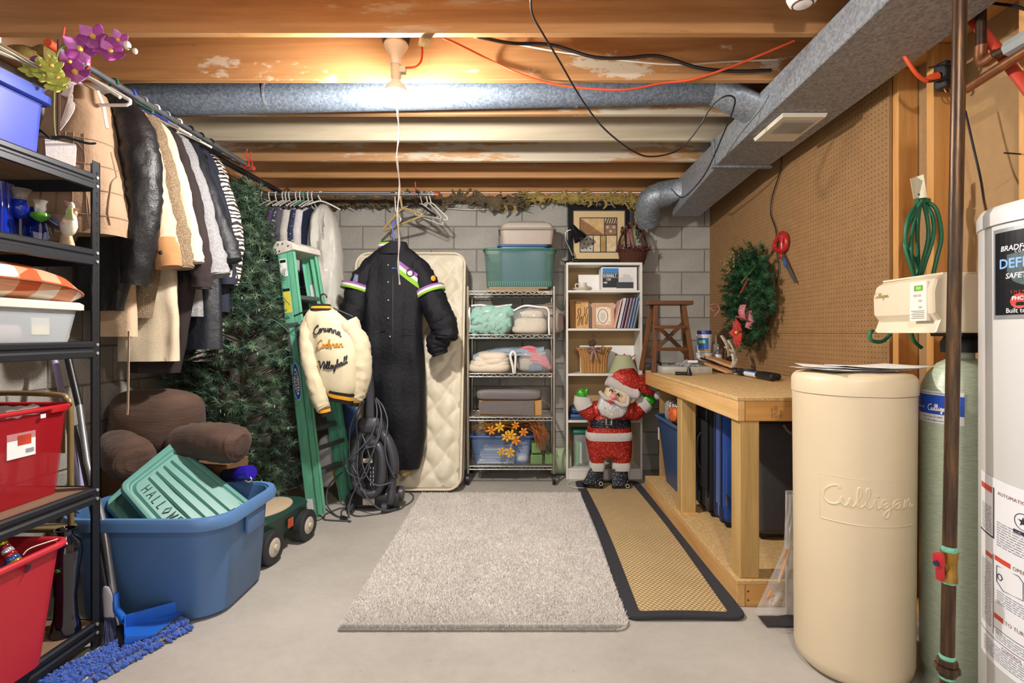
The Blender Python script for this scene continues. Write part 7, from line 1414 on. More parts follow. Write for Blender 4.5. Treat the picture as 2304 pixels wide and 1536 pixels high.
# clutter between the ladder rails: white sheet, yellow bag, blue denim
ws = thing('folded_sheet', 'white folded sheet glimpsed between the ladder rails', 'sheet', P(735, 1050, 3.9)); pillow(MB(), P(737, 1035, 3.95), (.13, .1, .38), .6, nz=.08).build('cloth', fabric('sheet_white', '#cfd2da', .06), ws, 60)
yb2 = thing('tool_case', 'yellow plastic tool case behind the vacuum cleaner', 'case', PZ(775, 1120, 0)); MB().loft([[P(x, y, 3.92 + d) for x, y, d in r] for r in ([(745, 1040, 0), (775, 1040, 0), (775, 1040, .1), (745, 1040, .1)], [(752, 1080, -.03), (782, 1075, -.03), (782, 1075, .1), (752, 1080, .1)], [(768, 1122, -.02), (784, 1110, -.02), (784, 1110, .1), (768, 1122, .1)])]).build('shell', mat('case_yellow', '#c79a2c', .45, var=.15, sc=14), yb2, 40, bevel=.01)
MB().hexa([P(770, 1088, 3.88), P(779, 1084, 3.88), P(780, 1070, 3.88), P(770, 1074, 3.88), P(770, 1088, 3.9), P(779, 1084, 3.9), P(780, 1070, 3.9), P(770, 1074, 3.9)]).build('green_patch', mat('patch_green', '#2f4a2a', .6), yb2, 0)
dn = thing('denim_bundle', 'blue denim bundle behind the ladder beside the snowsuit', 'clothing', P(790, 960, 4.0)); pillow(MB(), P(790, 950, 4.02), (.1, .12, .30), .7, nz=.2).build('cloth', fabric('denim', '#3d5a8c', .2, 60), dn, 60)
cn_ = thing('canvas_drop', 'beige canvas cloth hanging behind the vacuum handle', 'cloth', P(802, 960, 4.05)); MB().grid(lambda u, v: P(793 + 28 * u - 30 * v * v, 880 + 170 * v, 4.08 + .02 * N3(u * 6, v * 4)), 8, 16, th=(0, .004, 0)).build('sheet', fabric('canvas', '#b5a58a', .1), cn_, 60)
# ---- clothes on the back rod (seen edge-on)
rzv = SA.z; Yr = 4.32
def edge_garment(label, px, col, wid, bot, name='shirt', hcol='#e4e2dc', cat='shirt', pat=None, sk=0, top=470):
    t = thing(name, label, cat, P(px, bot, Yr), 'clothes on the back wall rod'); m_ = pat or fabric('g_' + col[1:], col, .12, 20, .3, 90)
    x = (px - CX) * Yr / F; w = wid * Yr / F / 2; z1 = H - (top - CY) * Yr / F; z0 = H - (bot - CY) * Yr / F; s_ = random.Random(px).random() * 9
    rows = [(0, .5, .05), (.04, .75, .10), (.1, 1, .19), (.3, 1.05, .22), (.7, 1.15, .23), (1, 1.25, .23)]
    MB().loft([[V((x + sk * k * .001 * wid + w * a * math.cos(t_) * (1 + .2 * N3(t_ * 2, k * 3, s_)), Yr + b * math.sin(t_), z1 + (z0 - z1) * k)) for t_ in [2 * PI * j / 18 for j in range(18)]] for k, a, b in rows]).build('garment_body', m_, t, 60)
    MB().tube([V((x, Yr - .17, z1 - .06)), V((x - .004, Yr - .215, z1 - .22)), V((x + .004, Yr - .225, z1 - .42))], [.035, .036, .03], 10, flat=1).build('sleeve', m_, t, 60) if wid > 8 else None
    hanger(t, V((x, Yr, rzv)), (.0, 1, 0), .36, .08, mat('hc' + hcol[1:], hcol, .4, var=.03), .005, False)
mFLO = mat('print_floral', '#2b3350', .8, var=.2, fleck=('#c9cdd8', 46, .6)); mFLO2 = mat('print_floral_grey', '#3a3a48', .8, var=.2, fleck=('#b9b9c6', 38, .55))
for a in (('teal blue top at the left end of the back rod', 574, '#2a7f9a', 7, 620, 'shirt', '#3a9ab0'), ('dark navy blouse second from the left on the back rod', 590, '#1c2740', 16, 640), ('deep green shirt hanging near the tree top', 607, '#24443c', 12, 640), ('black jacket with tan lining on the back rod', 622, '#1c1a26', 18, 660, 'jacket'), ('purple shirt on the back rod', 637, '#6a4088', 9, 650), ('grey striped blouse with floral collar on the back rod', 652, '#5a5a66', 15, 650), ('pale ivory shirt on the back rod', 667, '#c9c6c0', 9, 650), ('mid grey shirt beside the ivory one on the back rod', 676, '#6a6e74', 8, 650), ('white shirt with pink edge on the back rod', 694, '#d0ccd0', 11, 650), ('navy shirt beside the plastic garment bag', 703, '#232a44', 8, 650)):
    edge_garment(*a)
edge_garment('navy floral print blouse on the back rod', 684, '#2b3350', 9, 650, 'blouse', '#58b0a8', 'blouse', mFLO); edge_garment('dark floral top behind the purple shirt', 644, '#3a3a48', 9, 650, 'blouse', '#e4e2dc', 'blouse', mFLO2, top=466)
gbg = thing('garment_bag', 'silvery plastic garment bag with a white gown on the back rod', 'garment bag', P(745, 880, 4.28))
g2 = Garment([(462, 722, 736, .03), (476, 716, 745, .08), (495, 708, 752, .12), (540, 704, 762, .14), (640, 708, 770, .15), (760, 716, 776, .16), (900, 722, 782, .17)], 4.26, .09, 30, 9); g2.body('gown', fabric('gown_white', '#d6d4cc', .08, 20, .2, 60, .6), gbg, 40, 14)
g3 = Garment([(460, 721, 737, .035), (474, 713, 748, .09), (493, 704, 756, .135), (540, 700, 766, .155), (640, 703, 775, .165), (760, 711, 781, .175), (905, 717, 787, .185)], 4.26, .09, 30, 9); g3.body('plastic_cover', mat('film_cover', '#e9e9e4', .12, alpha=.22, var=0, spec=.8), gbg, 40, 14); hanger(gbg, V((P(722, 0, 4.32).x, 4.32, rzv)), (1, .3, 0), .3, .06, mat('hce4e2dc', '#e4e2dc'), .006, False)
# ---- empty hangers at the right end of the back rod
def lone(label, px, arm, span, drop, col, r=.004, bar=True, hook=.06, mm=None):
    p = P(px, 437, Yr); t = thing('clothes_hanger', label, 'hanger', p, 'empty hangers on the back rod'); hanger(t, p, arm, span, drop, mm or mat('hc' + col[1:], col, .4, var=.03), r, bar, 'hanger_frame', hook); return t
lone('bent white hanger hanging alone on the back rod', 890, (.5, -1, 0), .34, .09, '#dcd8cf', .005, True, .14); lone('tan wooden hanger tilted on the back rod', 905, (1, -.5, .25), .40, .1, '#b39a68', .009, True, .12)
lone('black clip hanger near the orange rod end', 938, (1, -.5, -.2), .38, .08, '#1d1d20', .008, False, .08); lone('clear plastic hanger at the orange rod end', 962, (.8, -.8, -.3), .38, .09, '#b9b7b0', .006, True, .07); lone('thin white wire hanger beside the clear one', 950, (1, -.3, -.4), .4, .09, '#d0cec8', .003, True, .08); lone('white plastic hanger among the clip hangers', 970, (.9, -.6, -.25), .36, .1, '#d9d5cb', .005, True, .07)
# ================================================================ steel shelving on the left
mSTEEL = mat('black_steel', '#25272d', .42, .3, var=.12, sc=60); mPART = wood('particle_shelf', '#6b5340', '#8d725a', 1, 8, .8)
SX, SXb, SYf, SYn = -1.64, -2.10, 2.075, 1.15
su = thing('steel_shelving', 'black slotted steel shelving unit with particleboard shelves at left', 'shelving', (-1.87, 1.6, 0))
LV = [1.835, 1.543, 1.189, .626, .106]
for (x, y, sx, sy) in ((SX, SYf, -1, -1), (SX, SYn, -1, 1), (SXb, SYf, 1, -1), (SXb, SYn, 1, 1)):
    mb = MB(); mb.bb(x, x + sx * .003, y, y + sy * .036, 0, 1.885); mb.bb(x, x + sx * .036, y, y + sy * .003, 0, 1.885); po = mb.build('post', mSTEEL, su, 0)
    if x == SX and sy < 0:
        q = MB(); z = .03
        while z < 1.87: q.cyl((x - .001, y - .016, z), (x + .0006, y - .016, z), .0052, n=10).cyl((x - .001, y - .016, z - .011), (x + .0006, y - .016, z - .011), .003, n=8); z += .0385
        q.build('keyhole_slots', mat('slot_black', '#07070a', .9, var=0), po, 0)['kind'] = 'stuff'
pf = [(0, 0), (.007, .003), (.007, .022), (.001, .029), (.001, .036), (.007, .042), (.007, .056), (0, .062), (-.014, .062), (-.014, .058), (-.003, .056), (-.003, 0)]
for z in LV:
    MB().loft([[V((SX + .001 + a, y, z - .062 + b)) for a, b in pf] for y in (SYn + .002, SYf - .037)]).build('front_beam', mSTEEL, su, 30)
    MB().loft([[V((SXb - .001 - a, y, z - .062 + b)) for a, b in pf] for y in (SYn + .002, SYf - .002)]).build('rear_beam', mSTEEL, su, 30)
    for y, s_ in ((SYf, 1), (SYn, -1)): MB().bb(SXb + .003, SX - .003, y - .004, y - .001, z - .062, z).build('end_beam', mSTEEL, su, 0)
    MB().bb(SXb + .004, SX - .002, SYn + .005, SYf - .005, z - .016, z - .004).build('shelf_board', mPART, su, 0)
    for dz in (-.012, -.045): MB().cyl((SX, SYf - .016, z + dz), (SX + .004, SYf - .016, z + dz), .006, n=10).build('rivet', mat('rivet_zinc', '#c4c6ca', .35, .6), su, 40)
SZ = [z - .0035 for z in LV]
# ---- top shelf
bt_ = thing('storage_tote', 'bright blue lidded storage tote on the top steel shelf', 'tote', (-1.88, 1.65, SZ[0])); mBT = mat('tote_blue', '#3f4fb4', .4, var=.05, sc=4)
MB().loft([[V((-1.885 + x, 1.64 + y, z)) for x, y in rrect(w_, d_, .03, 4)] for w_, d_, z in ((.34, .52, SZ[0]), (.36, .54, SZ[0] + .2), (.365, .545, SZ[0] + .2), (.365, .545, SZ[0] + .225))]).build('tote_body', mBT, bt_, 30)
mBL = mat('tote_lid_blue', '#2442a6', .38, var=.05, sc=4)
MB().loft([[V((-1.885 + x, 1.64 + y, z)) for x, y in rrect(w_, d_, .035, 4)] for w_, d_, z in ((.385, .565, SZ[0] + .205), (.40, .58, SZ[0] + .21), (.40, .58, SZ[0] + .235), (.375, .555, SZ[0] + .24), (.375, .555, SZ[0] + .258), (.36, .54, SZ[0] + .262))]).build('lid', mBL, bt_, 30)
orc = [mat('orchid' + str(i), c, .6, var=.15, sc=50) for i, c in enumerate(('#a8489f', '#c070ba', '#8a3684'))]; mYC = mat('orchid_eye', '#d9b45a', .6, var=.2, sc=80); mLIM = mat('orchid_lime', '#b9c25a', .6, var=.15, sc=40)
def orchid(parent, c, s_, d, seed, pal):
    rr = random.Random(seed); d = V(d).normalized(); u = d.orthogonal().normalized(); v = d.cross(u)
    for k in range(5):
        a = k * 2 * PI / 5 + rr.uniform(-.2, .2) + seed; r = u * math.cos(a) + v * math.sin(a); t = d.cross(r); w_ = s_ * rr.uniform(.34, .5)
        MB().grid(lambda p, q: c + r * s_ * (.08 + 1.0 * p) + t * w_ * (q - .5) * 2 * math.sin(PI * min(1, .12 + .86 * p)) ** .7 + d * s_ * (.28 * p * p - .35 * (q - .5) ** 2 + .1), 6, 4, th=d * -.0015).build('petal', pal[(k + seed) % len(pal)], parent, 60)
    MB().ell(c + d * s_ * .15, s_ * .22, 8, 6).tube([c + d * s_ * .1, c + d * s_ * .45 - V((0, 0, s_ * .2))], [s_ * .12, s_ * .05], 6).build('flower_eye', mYC, parent, 60)
of = thing('orchid_stem', 'purple artificial orchid spray rising above the blue tote', 'artificial flower', (-1.70, 1.96, SZ[0])); Yo = 1.97; mST_ = mat('orchid_stalk', '#6a6f3e', .7); mSTB = mat('stalk_brown', '#4a2e24', .7)
pot = P(150, 360, 1.99)
MB().tube(smooth_path([pot, P(124, 300, 1.98), P(123, 180, 1.97), P(130, 120, Yo), P(150, 100, Yo), P(200, 88, Yo), P(250, 100, Yo), P(282, 106, Yo), P(300, 112, Yo)], 6), .0032, 6).build('stalk', mST_, of, 60)
for i, (x, y, s_) in enumerate(((182, 112, .052), (212, 85, .05), (250, 118, .042), (268, 92, .036), (235, 108, .04), (172, 165, .05), (158, 140, .034))): orchid(of, P(x, y, Yo - .01 * (i % 3)), s_, (.5 - .3 * (i % 2), -1, .15 * (i % 3)), i, orc)
for (x, y, r) in ((286, 102, .013), (304, 115, .009)): MB().ell(P(x, y, Yo), (r, r, r * 1.25), 10, 8).build('bud', mat('bud_white', '#d6d2c8', .5), of, 60)
MB().tube([P(132, 400, 1.99), P(132, 90, 1.99)], .005, 6).build('support_stake', mSTB, of, 50)
og_ = thing('orchid_stem', 'lime green artificial orchid lying across the blue tote lid', 'artificial flower', P(60, 140, 1.85)); zl = SZ[0] + .263
for k in range(5): MB().tube([P(-60, 62 + 9 * k, 1.72), P(118 - 6 * k, 168 - 3 * k + 2 * (k % 2), 1.92)], .0035, 6).build('stalk', mat('stalk_cream', '#c9bfa4', .6, var=.1) if k % 2 else mat('stalk_grey', '#7f7a6c', .6), og_, 50)
for i, (x, y, s_) in enumerate(((72, 158, .034), (92, 150, .034), (118, 150, .036), (132, 178, .036), (128, 192, .034), (100, 172, .03), (108, 140, .028))): orchid(og_, P(x, y, 1.90), s_, (.4, -1, .3), i + 2, [mLIM])
MB().ell(P(85, 135, 1.92), (.03, .01, .016), 10, 6).ell(P(105, 145, 1.92), (.03, .01, .014), 10, 6).build('dark_petal', orc[2], og_, 60)
wp_ = thing('ribbon_pot', 'small white woven pot with dark green ribbon on the top shelf', 'pot', (-1.70, 2.0, SZ[0]))
a, b, c, d = P(112, 350, 1.99), P(126, 376, 1.96), P(165, 382, 1.99), P(150, 360, 2.03); z0 = SZ[0] + .0005
def zf(p, z): return V((p.x, p.y, z))
A4 = [V((-1.765, 1.985, 0)), V((-1.725, 1.935, 0)), V((-1.665, 1.985, 0)), V((-1.705, 2.035, 0))]
MB().loft([[zf(p * 1.0, z0) for p in A4], [zf(p + (p - V((-1.715, 1.985, 0))) * .12, z0 + .095) for p in A4], [zf(p + (p - V((-1.715, 1.985, 0))) * .02, z0 + .095) for p in A4], [zf(p + (p - V((-1.715, 1.985, 0))) * -.1, z0 + .02) for p in A4]]).build('pot', mat('woven_white', '#e6e1db', .8, var=.05, sc=80, bump=.25, bsc=120), wp_, 0)
mDG = fabric('ribbon_green', '#1f2f24', .15)
MB().tube(smooth_path([V((-1.72, 1.95, z0 + .1)), V((-1.76, 1.93, z0 + .135)), V((-1.80, 1.95, z0 + .10)), V((-1.79, 1.95, z0 + .02))], 5), .02, 8, flat=.2).build('ribbon_loop', mDG, wp_, 60); MB().tube(smooth_path([V((-1.70, 1.94, z0 + .098)), V((-1.66, 1.93, z0 + .102)), P(195, 322, 2.0), P(217, 322, 2.02)], 5), [.012] * 15 + [.004], 8, flat=.2).build('ribbon_tail', mDG, wp_, 60)
# ---- second shelf: glass and rooster
mBG = mat('blue_glass', '#0f2fa8', .05, alpha=.78, var=0, coat=.5); mBG2 = mat('blue_glass_pale', '#5f6f9c', .05, alpha=.4, var=0, coat=.5); mCG = mat('clear_glass', '#c9c6be', .05, alpha=.16, var=0, coat=.6); mGG_ = mat('green_glass', '#4f9a2a', .05, alpha=.7, var=0, coat=.5)
def at2(px, Y, k): return V(((px - CX) * Y / F, Y, SZ[k] + .0005))
def glass(name, label, px, Y, secs, k=1, cat='glass'):
    t = thing(name, label, cat, at2(px, Y, k)); c = at2(px, Y, k)
    for nm, m_, pr in secs: MB().lathe(pr, c, 24).build(nm, m_, t, 50)
    return t
for i, (px, Y, lb) in enumerate(((4, 1.90, 'tall cobalt glass bottle at the left photo edge on second shelf'), (18, 1.93, 'second cobalt glass bottle beside the goblet'))):
    glass('glass_bottle', lb, px, Y, [('bottle', mBG, [(0, 0), (.026, 0), (.025, .02), (.014, .12), (.013, .2), (.017, .222), (.015, .222), (.011, .2), (.011, .1), (0, .02)])], cat='bottle')
glass('goblet', 'blue tulip goblet with clear stem on the second shelf', 46, 1.95, [('foot', mCG, [(0, 0), (.028, 0), (.028, .003), (.006, .008), (.004, .03), (.004, .1), (0, .1)]), ('bowl', mBG, [(0, .1), (.012, .105), (.024, .125), (.026, .145), (.022, .165), (.02, .17), (.022, .145), (.01, .115), (0, .11)]), ('rim', mCG, [(.02, .168), (.019, .18), (.033, .21), (.031, .21), (.017, .18)])], cat='goblet')
glass('goblet', 'green-bellied clear glass goblet beside the rooster', 91, 1.96, [('foot', mCG, [(0, 0), (.026, 0), (.026, .003), (.006, .01), (.004, .08), (0, .09)]), ('bowl', mGG_, [(0, .09), (.018, .098), (.03, .112), (.028, .122), (.018, .126), (0, .118)]), ('chimney', mCG, [(.016, .124), (.018, .14), (.016, .158), (.023, .17), (.021, .17), (.014, .15), (.014, .126)])], cat='goblet')
bp_ = thing('glass_plate', 'round cobalt glass plate standing behind the goblets', 'plate', at2(62, 1.99, 1)); c = at2(60, 1.995, 1) + V((0, 0, .082)); MB().lathe([(0, -.004), (.08, -.012), (.082, -.01), (.06, .0), (0, .006)], c, 32, frame3((.2, -1, .15))).build('dish', mat('cobalt', '#0b1c6a', .06, var=.1, coat=.6), bp_, 50)
ro = thing('rooster_figurine', 'white ceramic rooster figurine with pink comb and dark tail', 'figurine', at2(148, 2.0, 1)); Yq = 2.0; mCER = mat('ceramic', '#d9d0bf', .25, var=.06, sc=30, coat=.4)
R2 = lambda x, y, d=0: P(x, y, Yq + d)
MB().loft([[R2(c + w_ * math.cos(a), y, .0 - t_ * math.sin(a)) for a in [2 * PI * k / 20 for k in range(20)]] for y, c, w_, t_ in ((560, 150, 18, .026), (550, 150, 19, .028), (535, 150, 14, .022), (528, 149, 14, .022))]).build('base', mat('ceramic_base', '#b5a27c', .5, var=.2, sc=50), ro, 50)
MB().loft([[R2(c + w_ * math.cos(a) , y + sl * math.cos(a), -t_ * math.sin(a)) for a in [2 * PI * k / 20 for k in range(20)]] for y, c, w_, t_, sl in ((532, 152, 10, .018, 0), (522, 153, 18, .03, 2), (508, 154, 22, .034, 4), (495, 157, 18, .03, 4), (482, 160, 12, .022, 2), (472, 160, 9, .016, 0), (465, 160, 9.5, .016, 0), (458, 160, 7, .012, 0), (454, 159, 3, .006, 0))]).build('body', mCER, ro, 50)
MB().add([R2(143, 450, 0), R2(150, 451, -.006), R2(170, 464, -.004), R2(168, 468, -.006), R2(156, 464, -.008), R2(150, 464, 0), R2(158, 458, .01)], [(0, 1, 4, 5), (1, 2, 3, 4), (0, 5, 6), (0, 6, 1), (1, 6, 2), (5, 4, 6), (4, 3, 6), (3, 2, 6)]).build('comb', mat('comb_pink', '#c98a80', .4, var=.08), ro, 0)
MB().ell(R2(170, 480, -.01), (.006, .008, .012), 8, 6).build('wattle', mat('comb_pink', '#c98a80'), ro, 50); MB().tube([R2(166, 470, -.008), R2(176, 472, -.012)], [.006, .001], 8).build('beak', mat('beak_tan', '#c9a87c', .4), ro, 50)
for k, (x0, y0, x1, y1, x2, y2, cc) in enumerate(((132, 506, 118, 488, 128, 492, '#56557a'), (130, 512, 108, 500, 112, 530, '#3a3342'), (130, 516, 116, 508, 118, 532, '#4a4038'), (130, 508, 112, 492, 134, 498, '#8d8aa8'))): MB().tube(smooth_path([R2(x0 + 6, y0, 0), R2(x1, y1, .004 * k), R2(x2, y2, .006 * k)], 5), [.012, .013, .013, .012, .012, .011, .01, .009, .007, .005, .003], 8, flat=.5).build('tail_feather', mat('feather' + str(k), cc, .35, var=.2, sc=60), ro, 60)
MB().ell(R2(147, 498, -.026), (.014, .008, .012), 10, 8).build('wing', mat('wing_pink', '#cfa79a', .35, var=.2, sc=50), ro, 50)
for k in range(4): MB().tube(smooth_path([R2(152 + 3 * k, 470, -.016), R2(150 + 4 * k, 482, -.024), R2(152 + 4 * k, 494, -.03)], 4), .004, 6).build('neck_plume', mat('plume_green', '#a5b37c', .4, var=.15, sc=60), ro, 60)
# ---- third shelf: clear box and checked pillow
cbx = thing('clear_box', 'clear plastic shoe box with white lid on the third steel shelf', 'box', (-1.83, 1.75, SZ[2])); z0 = SZ[2] + .0005
MB().loft([[V((-1.86 + x, 1.75 + y, z)) for x, y in rrect(w_, d_, .025, 4)] for w_, d_, z in ((.34, .50, z0), (.37, .545, z0 + .125), (.36, .535, z0 + .125), (.33, .49, z0 + .006))]).build('box_body', mat('box_clear', '#cdd6de', .2, alpha=.42, var=0), cbx, 30)
MB().loft([[V((-1.86 + x, 1.75 + y, z)) for x, y in rrect(w_, d_, .03, 4)] for w_, d_, z in ((.385, .565, z0 + .12), (.40, .585, z0 + .122), (.40, .585, z0 + .142), (.38, .57, z0 + .15))]).build('lid', mat('lid_ivory', '#e0d6c4', .45, var=.03), cbx, 30)
MB().tube([V((-1.74, 1.5, z0 + .04)), V((-1.74, 1.83, z0 + .038)), V((-1.74, 1.86, z0 + .036))], [.035, .03, .01], 12).build('pink_roll', mat('roll_pink', '#dcbfb8', .8, var=.05), cbx, 60)
MB().box((-1.69, 1.87, z0 + .06), (.004, .07, .06)).build('card', mat('card_cream', '#d8cfb4', .7, var=.1, sc=60), cbx, 0); MB().tube(smooth_path([(-1.7, 1.99, z0 + .01), (-1.7, 2.0, z0 + .03), (-1.7, 1.97, z0 + .07)], 4), .003, 6).build('wire', mat('wire_yellow', '#c9b24a', .5), cbx, 60)
def plaid():
    t = NT('orange_plaid'); v = t.map((1, 1, 1), (0, 0, .3)); sp = t.n('ShaderNodeSeparateXYZ'); t.l(v, sp.inputs[0])
    a = t.math('GREATER_THAN', t.math('SINE', t.math('MULTIPLY', sp.outputs['Y'], 42.0)), 0.0); b = t.math('GREATER_THAN', t.math('SINE', t.math('ADD', t.math('MULTIPLY', sp.outputs['Z'], 40.0), t.math('MULTIPLY', sp.outputs['X'], 30.0))), 0.1)
    s_ = t.math('ADD', a, b); co = t.ramp(t.math('MULTIPLY', s_, .5), [(0, '#ddd5cc'), (.35, '#cf9473'), (.75, '#b9511f')], True); t.set(co, .85); t.bump(t.noise(120), .2, .003); return t.m
tp_ = thing('plaid_pillow', 'orange and white plaid pillow on the clear box', 'pillow', (-1.84, 1.8, z0 + .15))
MB().loft([[V((-1.84 + .21 * sgx * abs(math.cos(a)) ** .5 * k, 1.80 + .26 * math.copysign(abs(math.sin(a)) ** .5, math.sin(a)) * k, z0 + .15 + .062 + h - .045 * max(0, (math.sin(a)) * k) )) for a in [2 * PI * j / 40 for j in range(40)] for sgx in [math.copysign(1, math.cos(a))]] for k, h in ((.1, -.06), (.6, -.056), (.86, -.035), (.98, -.008), (1, .0), (.98, .008), (.86, .04), (.6, .062), (.1, .068))]).build('cushion', plaid(), tp_, 60)
MB().tube([V((-1.84 + .212 * math.copysign(abs(math.cos(a)) ** .5, math.cos(a)), 1.80 + .262 * math.copysign(abs(math.sin(a)) ** .5, math.sin(a)), z0 + .212 - .045 * max(0, math.sin(a)))) for a in [2 * PI * j / 40 for j in range(40)]], .004, 6, loop=True).build('seam_piping', fabric('piping_rust', '#a5502a', .1), tp_, 60)
# ---- fourth shelf: red translucent bin
z0 = SZ[3] + .0005
rb = thing('plastic_bin', 'translucent red plastic bin with a white price label on the fourth shelf', 'bin', (-1.86, 1.75, z0)); mRC = mat('red_clear', '#b8222e', .2, alpha=.5, var=0)
tapered_bin(rb, -2.08, -1.715, 1.35, 2.035, z0, .95, .022, mRC, mat('red_rim', '#b81f2a', .3, alpha=.92, var=0), .004, .04)
MB().bb(-1.725, -1.70, 1.93, 2.0, .93, .955).build('latch', mat('red_rim', '#b81f2a'), rb, 30, bevel=.005); MB().box((-1.7225, 1.835, .835), (.002, .105, .085)).build('price_label', mat('label_white', '#e7e8ea'), rb, 0); MB().box((-1.7212, 1.845, .852), (.0016, .05, .034)).build('label_picture', mat('label_red', '#b8402c', .5, var=.3, sc=40), rb, 0); MB().box((-1.7212, 1.865, .812), (.0016, .03, .014)).build('barcode', mat('print_fine', '#8d8f96'), rb, 0); MB().box((-1.706, 1.90, .925), (.002, .02, .014)).build('mini_label', mat('label_white', '#e7e8ea'), rb, 0)
mtx = thing('mini_tree', 'small dark tabletop tree inside the translucent red bin', 'decoration', (-1.80, 1.80, z0 + .006)); q = MB(); rr = random.Random(2)
for i in range(170): zz_ = rr.random(); a = rr.uniform(0, 6.3); r = .085 * (1 - zz_) + .005; needles(q, V((-1.84 + r * .5 * math.cos(a), 1.80 + r * .5 * math.sin(a), z0 + .015 + .24 * zz_)), (math.cos(a), math.sin(a), .2), .03, 14, rr, .002, .9, .018)
q.build('needle_sprays', mNEED[2], mtx, 0, fixn=False)['kind'] = 'stuff'; MB().cyl((-1.80, 1.80, z0 + .0062), (-1.80, 1.80, z0 + .22), .01, n=8).build('trunk', mat('trunk_pole', '#3a3226'), mtx, 50)
ob_ = thing('wrapped_bundle', 'plastic wrapped orange fabric bundle heaped in the red bin', 'bundle', (-1.86, 1.6, .9)); pillow(MB(), (-1.86, 1.62, .93), (.26, .34, .13), .7, nz=.2).build('orange_cloth', fabric('orange_cloth', '#c0561f', .3, 14), ob_, 60); pillow(MB(), (-1.86, 1.62, .945), (.28, .36, .15), .7, nz=.25).build('wrap', mat('wrap_clear', '#d9d4cc', .15, alpha=.3, var=0), ob_, 60)
wc = MB().grid(lambda u, v: V((-2.0 + .2 * u, 1.86 + .13 * v, .92 + .012 * N3(u * 5, v * 5))), 8, 6, th=(0, 0, .03)).build('tissue_paper', fabric('tissue', '#d6d4d0', .05), None, 60); tag(wc, 'white tissue paper lying in the translucent red bin', 'paper')
# ---- bottom shelf: red bin and dark vase
z0 = SZ[4] + .0105
r2 = thing('plastic_bin', 'opaque red plastic bin in front of the dark vase on bottom shelf', 'bin', (-1.75, 1.5, z0))
tapered_bin(r2, -1.98, -1.57, 1.18, 1.84, z0, .505, .035, mat('red_opaque', '#b5202e', .42, var=.04, sc=3), mat('red_opaque_rim', '#c02a38', .4, var=.04), .005, .05, 'bin_body', .012)
bo = thing('beaded_ornament', 'glittery beaded holiday ornament poking from the red bin', 'ornament', P(20, 1280, 1.72)); rr = random.Random(4)
for i in range(9):
    p = P(-10 + 5.5 * i, 1195 + 9 * i, 1.70); MB().ell(p, .008 + .0018 * i, 10, 8).build('bead', mat('bead' + str(i % 5), ('#c9c2d0', '#b02a2a', '#3a62a8', '#a8a02a', '#7a2432')[i % 5], .15, .5, var=.4, sc=120), bo, 50)
MB().tube(smooth_path([P(52, 1248, 1.70), P(70, 1232, 1.72), P(130, 1212, 1.80)], 5), .0018, 5).build('hanging_thread', mat('thread_white', '#dcdad4', .6), bo, 60)
for k in range(7): MB().add([P(-20 + 12 * k, 1275 + 3 * (k % 3), 1.70), P(0 + 12 * k, 1268, 1.69), P(6 + 10 * k, 1284, 1.68), P(-14 + 12 * k, 1290, 1.69)], [(0, 1, 2, 3)]).build('foil_scrap', mat('foil', '#9aa0c4', .2, .7, var=.4, sc=60), bo, 0)
gv = thing('glass_vase', 'tall dark blue-black glass vase on the bottom shelf', 'vase', at2(147, 1.98, 4)); MB().lathe([(0, 0), (.048, 0), (.05, .012), (.038, .06), (.034, .14), (.044, .24), (.052, .30), (.046, .345), (.026, .365), (.025, .375), (.034, .39), (.031, .39), (.021, .37), (.04, .30), (0, .02)], at2(147, 1.98, 4), 32).build('vase_body', mat('vase_dark', '#0b0f1e', .06, var=.3, sc=12, coat=.8), gv, 50)
lfb = MB().add([P(118, 1284, 1.94), P(128, 1280, 1.93), P(138, 1286, 1.92), P(128, 1290, 1.93), P(128, 1284, 1.925)], [(0, 1, 4), (1, 2, 4), (2, 3, 4), (3, 0, 4)]).build('leaf', mat('leaf_green', '#5fae4a', .5, var=.1), None, 0); tag(lfb, 'single small green leaf beside the dark glass vase', 'leaf')
# ================================================================ coats on the left rod
def coat(label, Y, m_, bot, rr_, sl, rad, name='coat', hcol='#e4e2dc', sleeve_m=None, fold=.035, ytop=None, cat='coat', mid=None, seed=0):
    n = 1170 - 1.865 * F / Y; yr = 750 - 1.15 * F / Y; yt = ytop or yr + 30; t = thing(name, label, cat, (-1.865, Y, H - (bot - CY) * Y / F), 'garments on the left clothes rod')
    k = 2.4 / Y; lo = 92 * k
    rows = [(yt, n - 14 * k, n + 14 * k, .03), (yt + 20 * k, n - 50 * k, n + 34 * k, .04), (yt + 60 * k, n - 80 * k, (n + 52 * k), .05)]
    if mid: rows.append((mid[0], n - lo, mid[1], .05))
    rows.append((bot, n - lo, rr_, .045))
    g = Garment(rows, Y, fold, 18, seed); g.body('garment_body', m_, t, 34, 14)
    if sl: sleeve('sleeve', [P(x, y, Y - d) for x, y, d in sl], rad, sleeve_m or m_, t, 18, .07)
    hanger(t, V((-1.865, Y, 2.3705)), (1, 0, 0), .36, .08, mat('hc' + hcol[1:], hcol, .4, var=.03), .0055, False)
    return t, g
mCHA = fabric('champagne_satin', '#a5886c', .1, 10, .35, 60, .4); mVESTLIT = fabric('vest_lit_trim', '#eee5df', .06, 10, .2, 80, .6)  # bulb light painted in: near-white collar and piping against the satin's shaded brown
vt = thing('quilted_vest', 'champagne quilted vest on a white hanger nearest the shelving', 'vest', (-1.9, 2.3, 1.6), 'garments on the left clothes rod')
gV = Garment([(196, 166, 206, .05), (210, 140, 226, .08), (240, 122, 236, .1), (290, 118, 246, .115), (350, 100, 256, .12), (420, 80, 272, .13), (490, 68, 283, .13), (534, 72, 280, .125)], 2.3, .02, 16, 3); gV.body('vest_body', mCHA, vt, 44, 7)
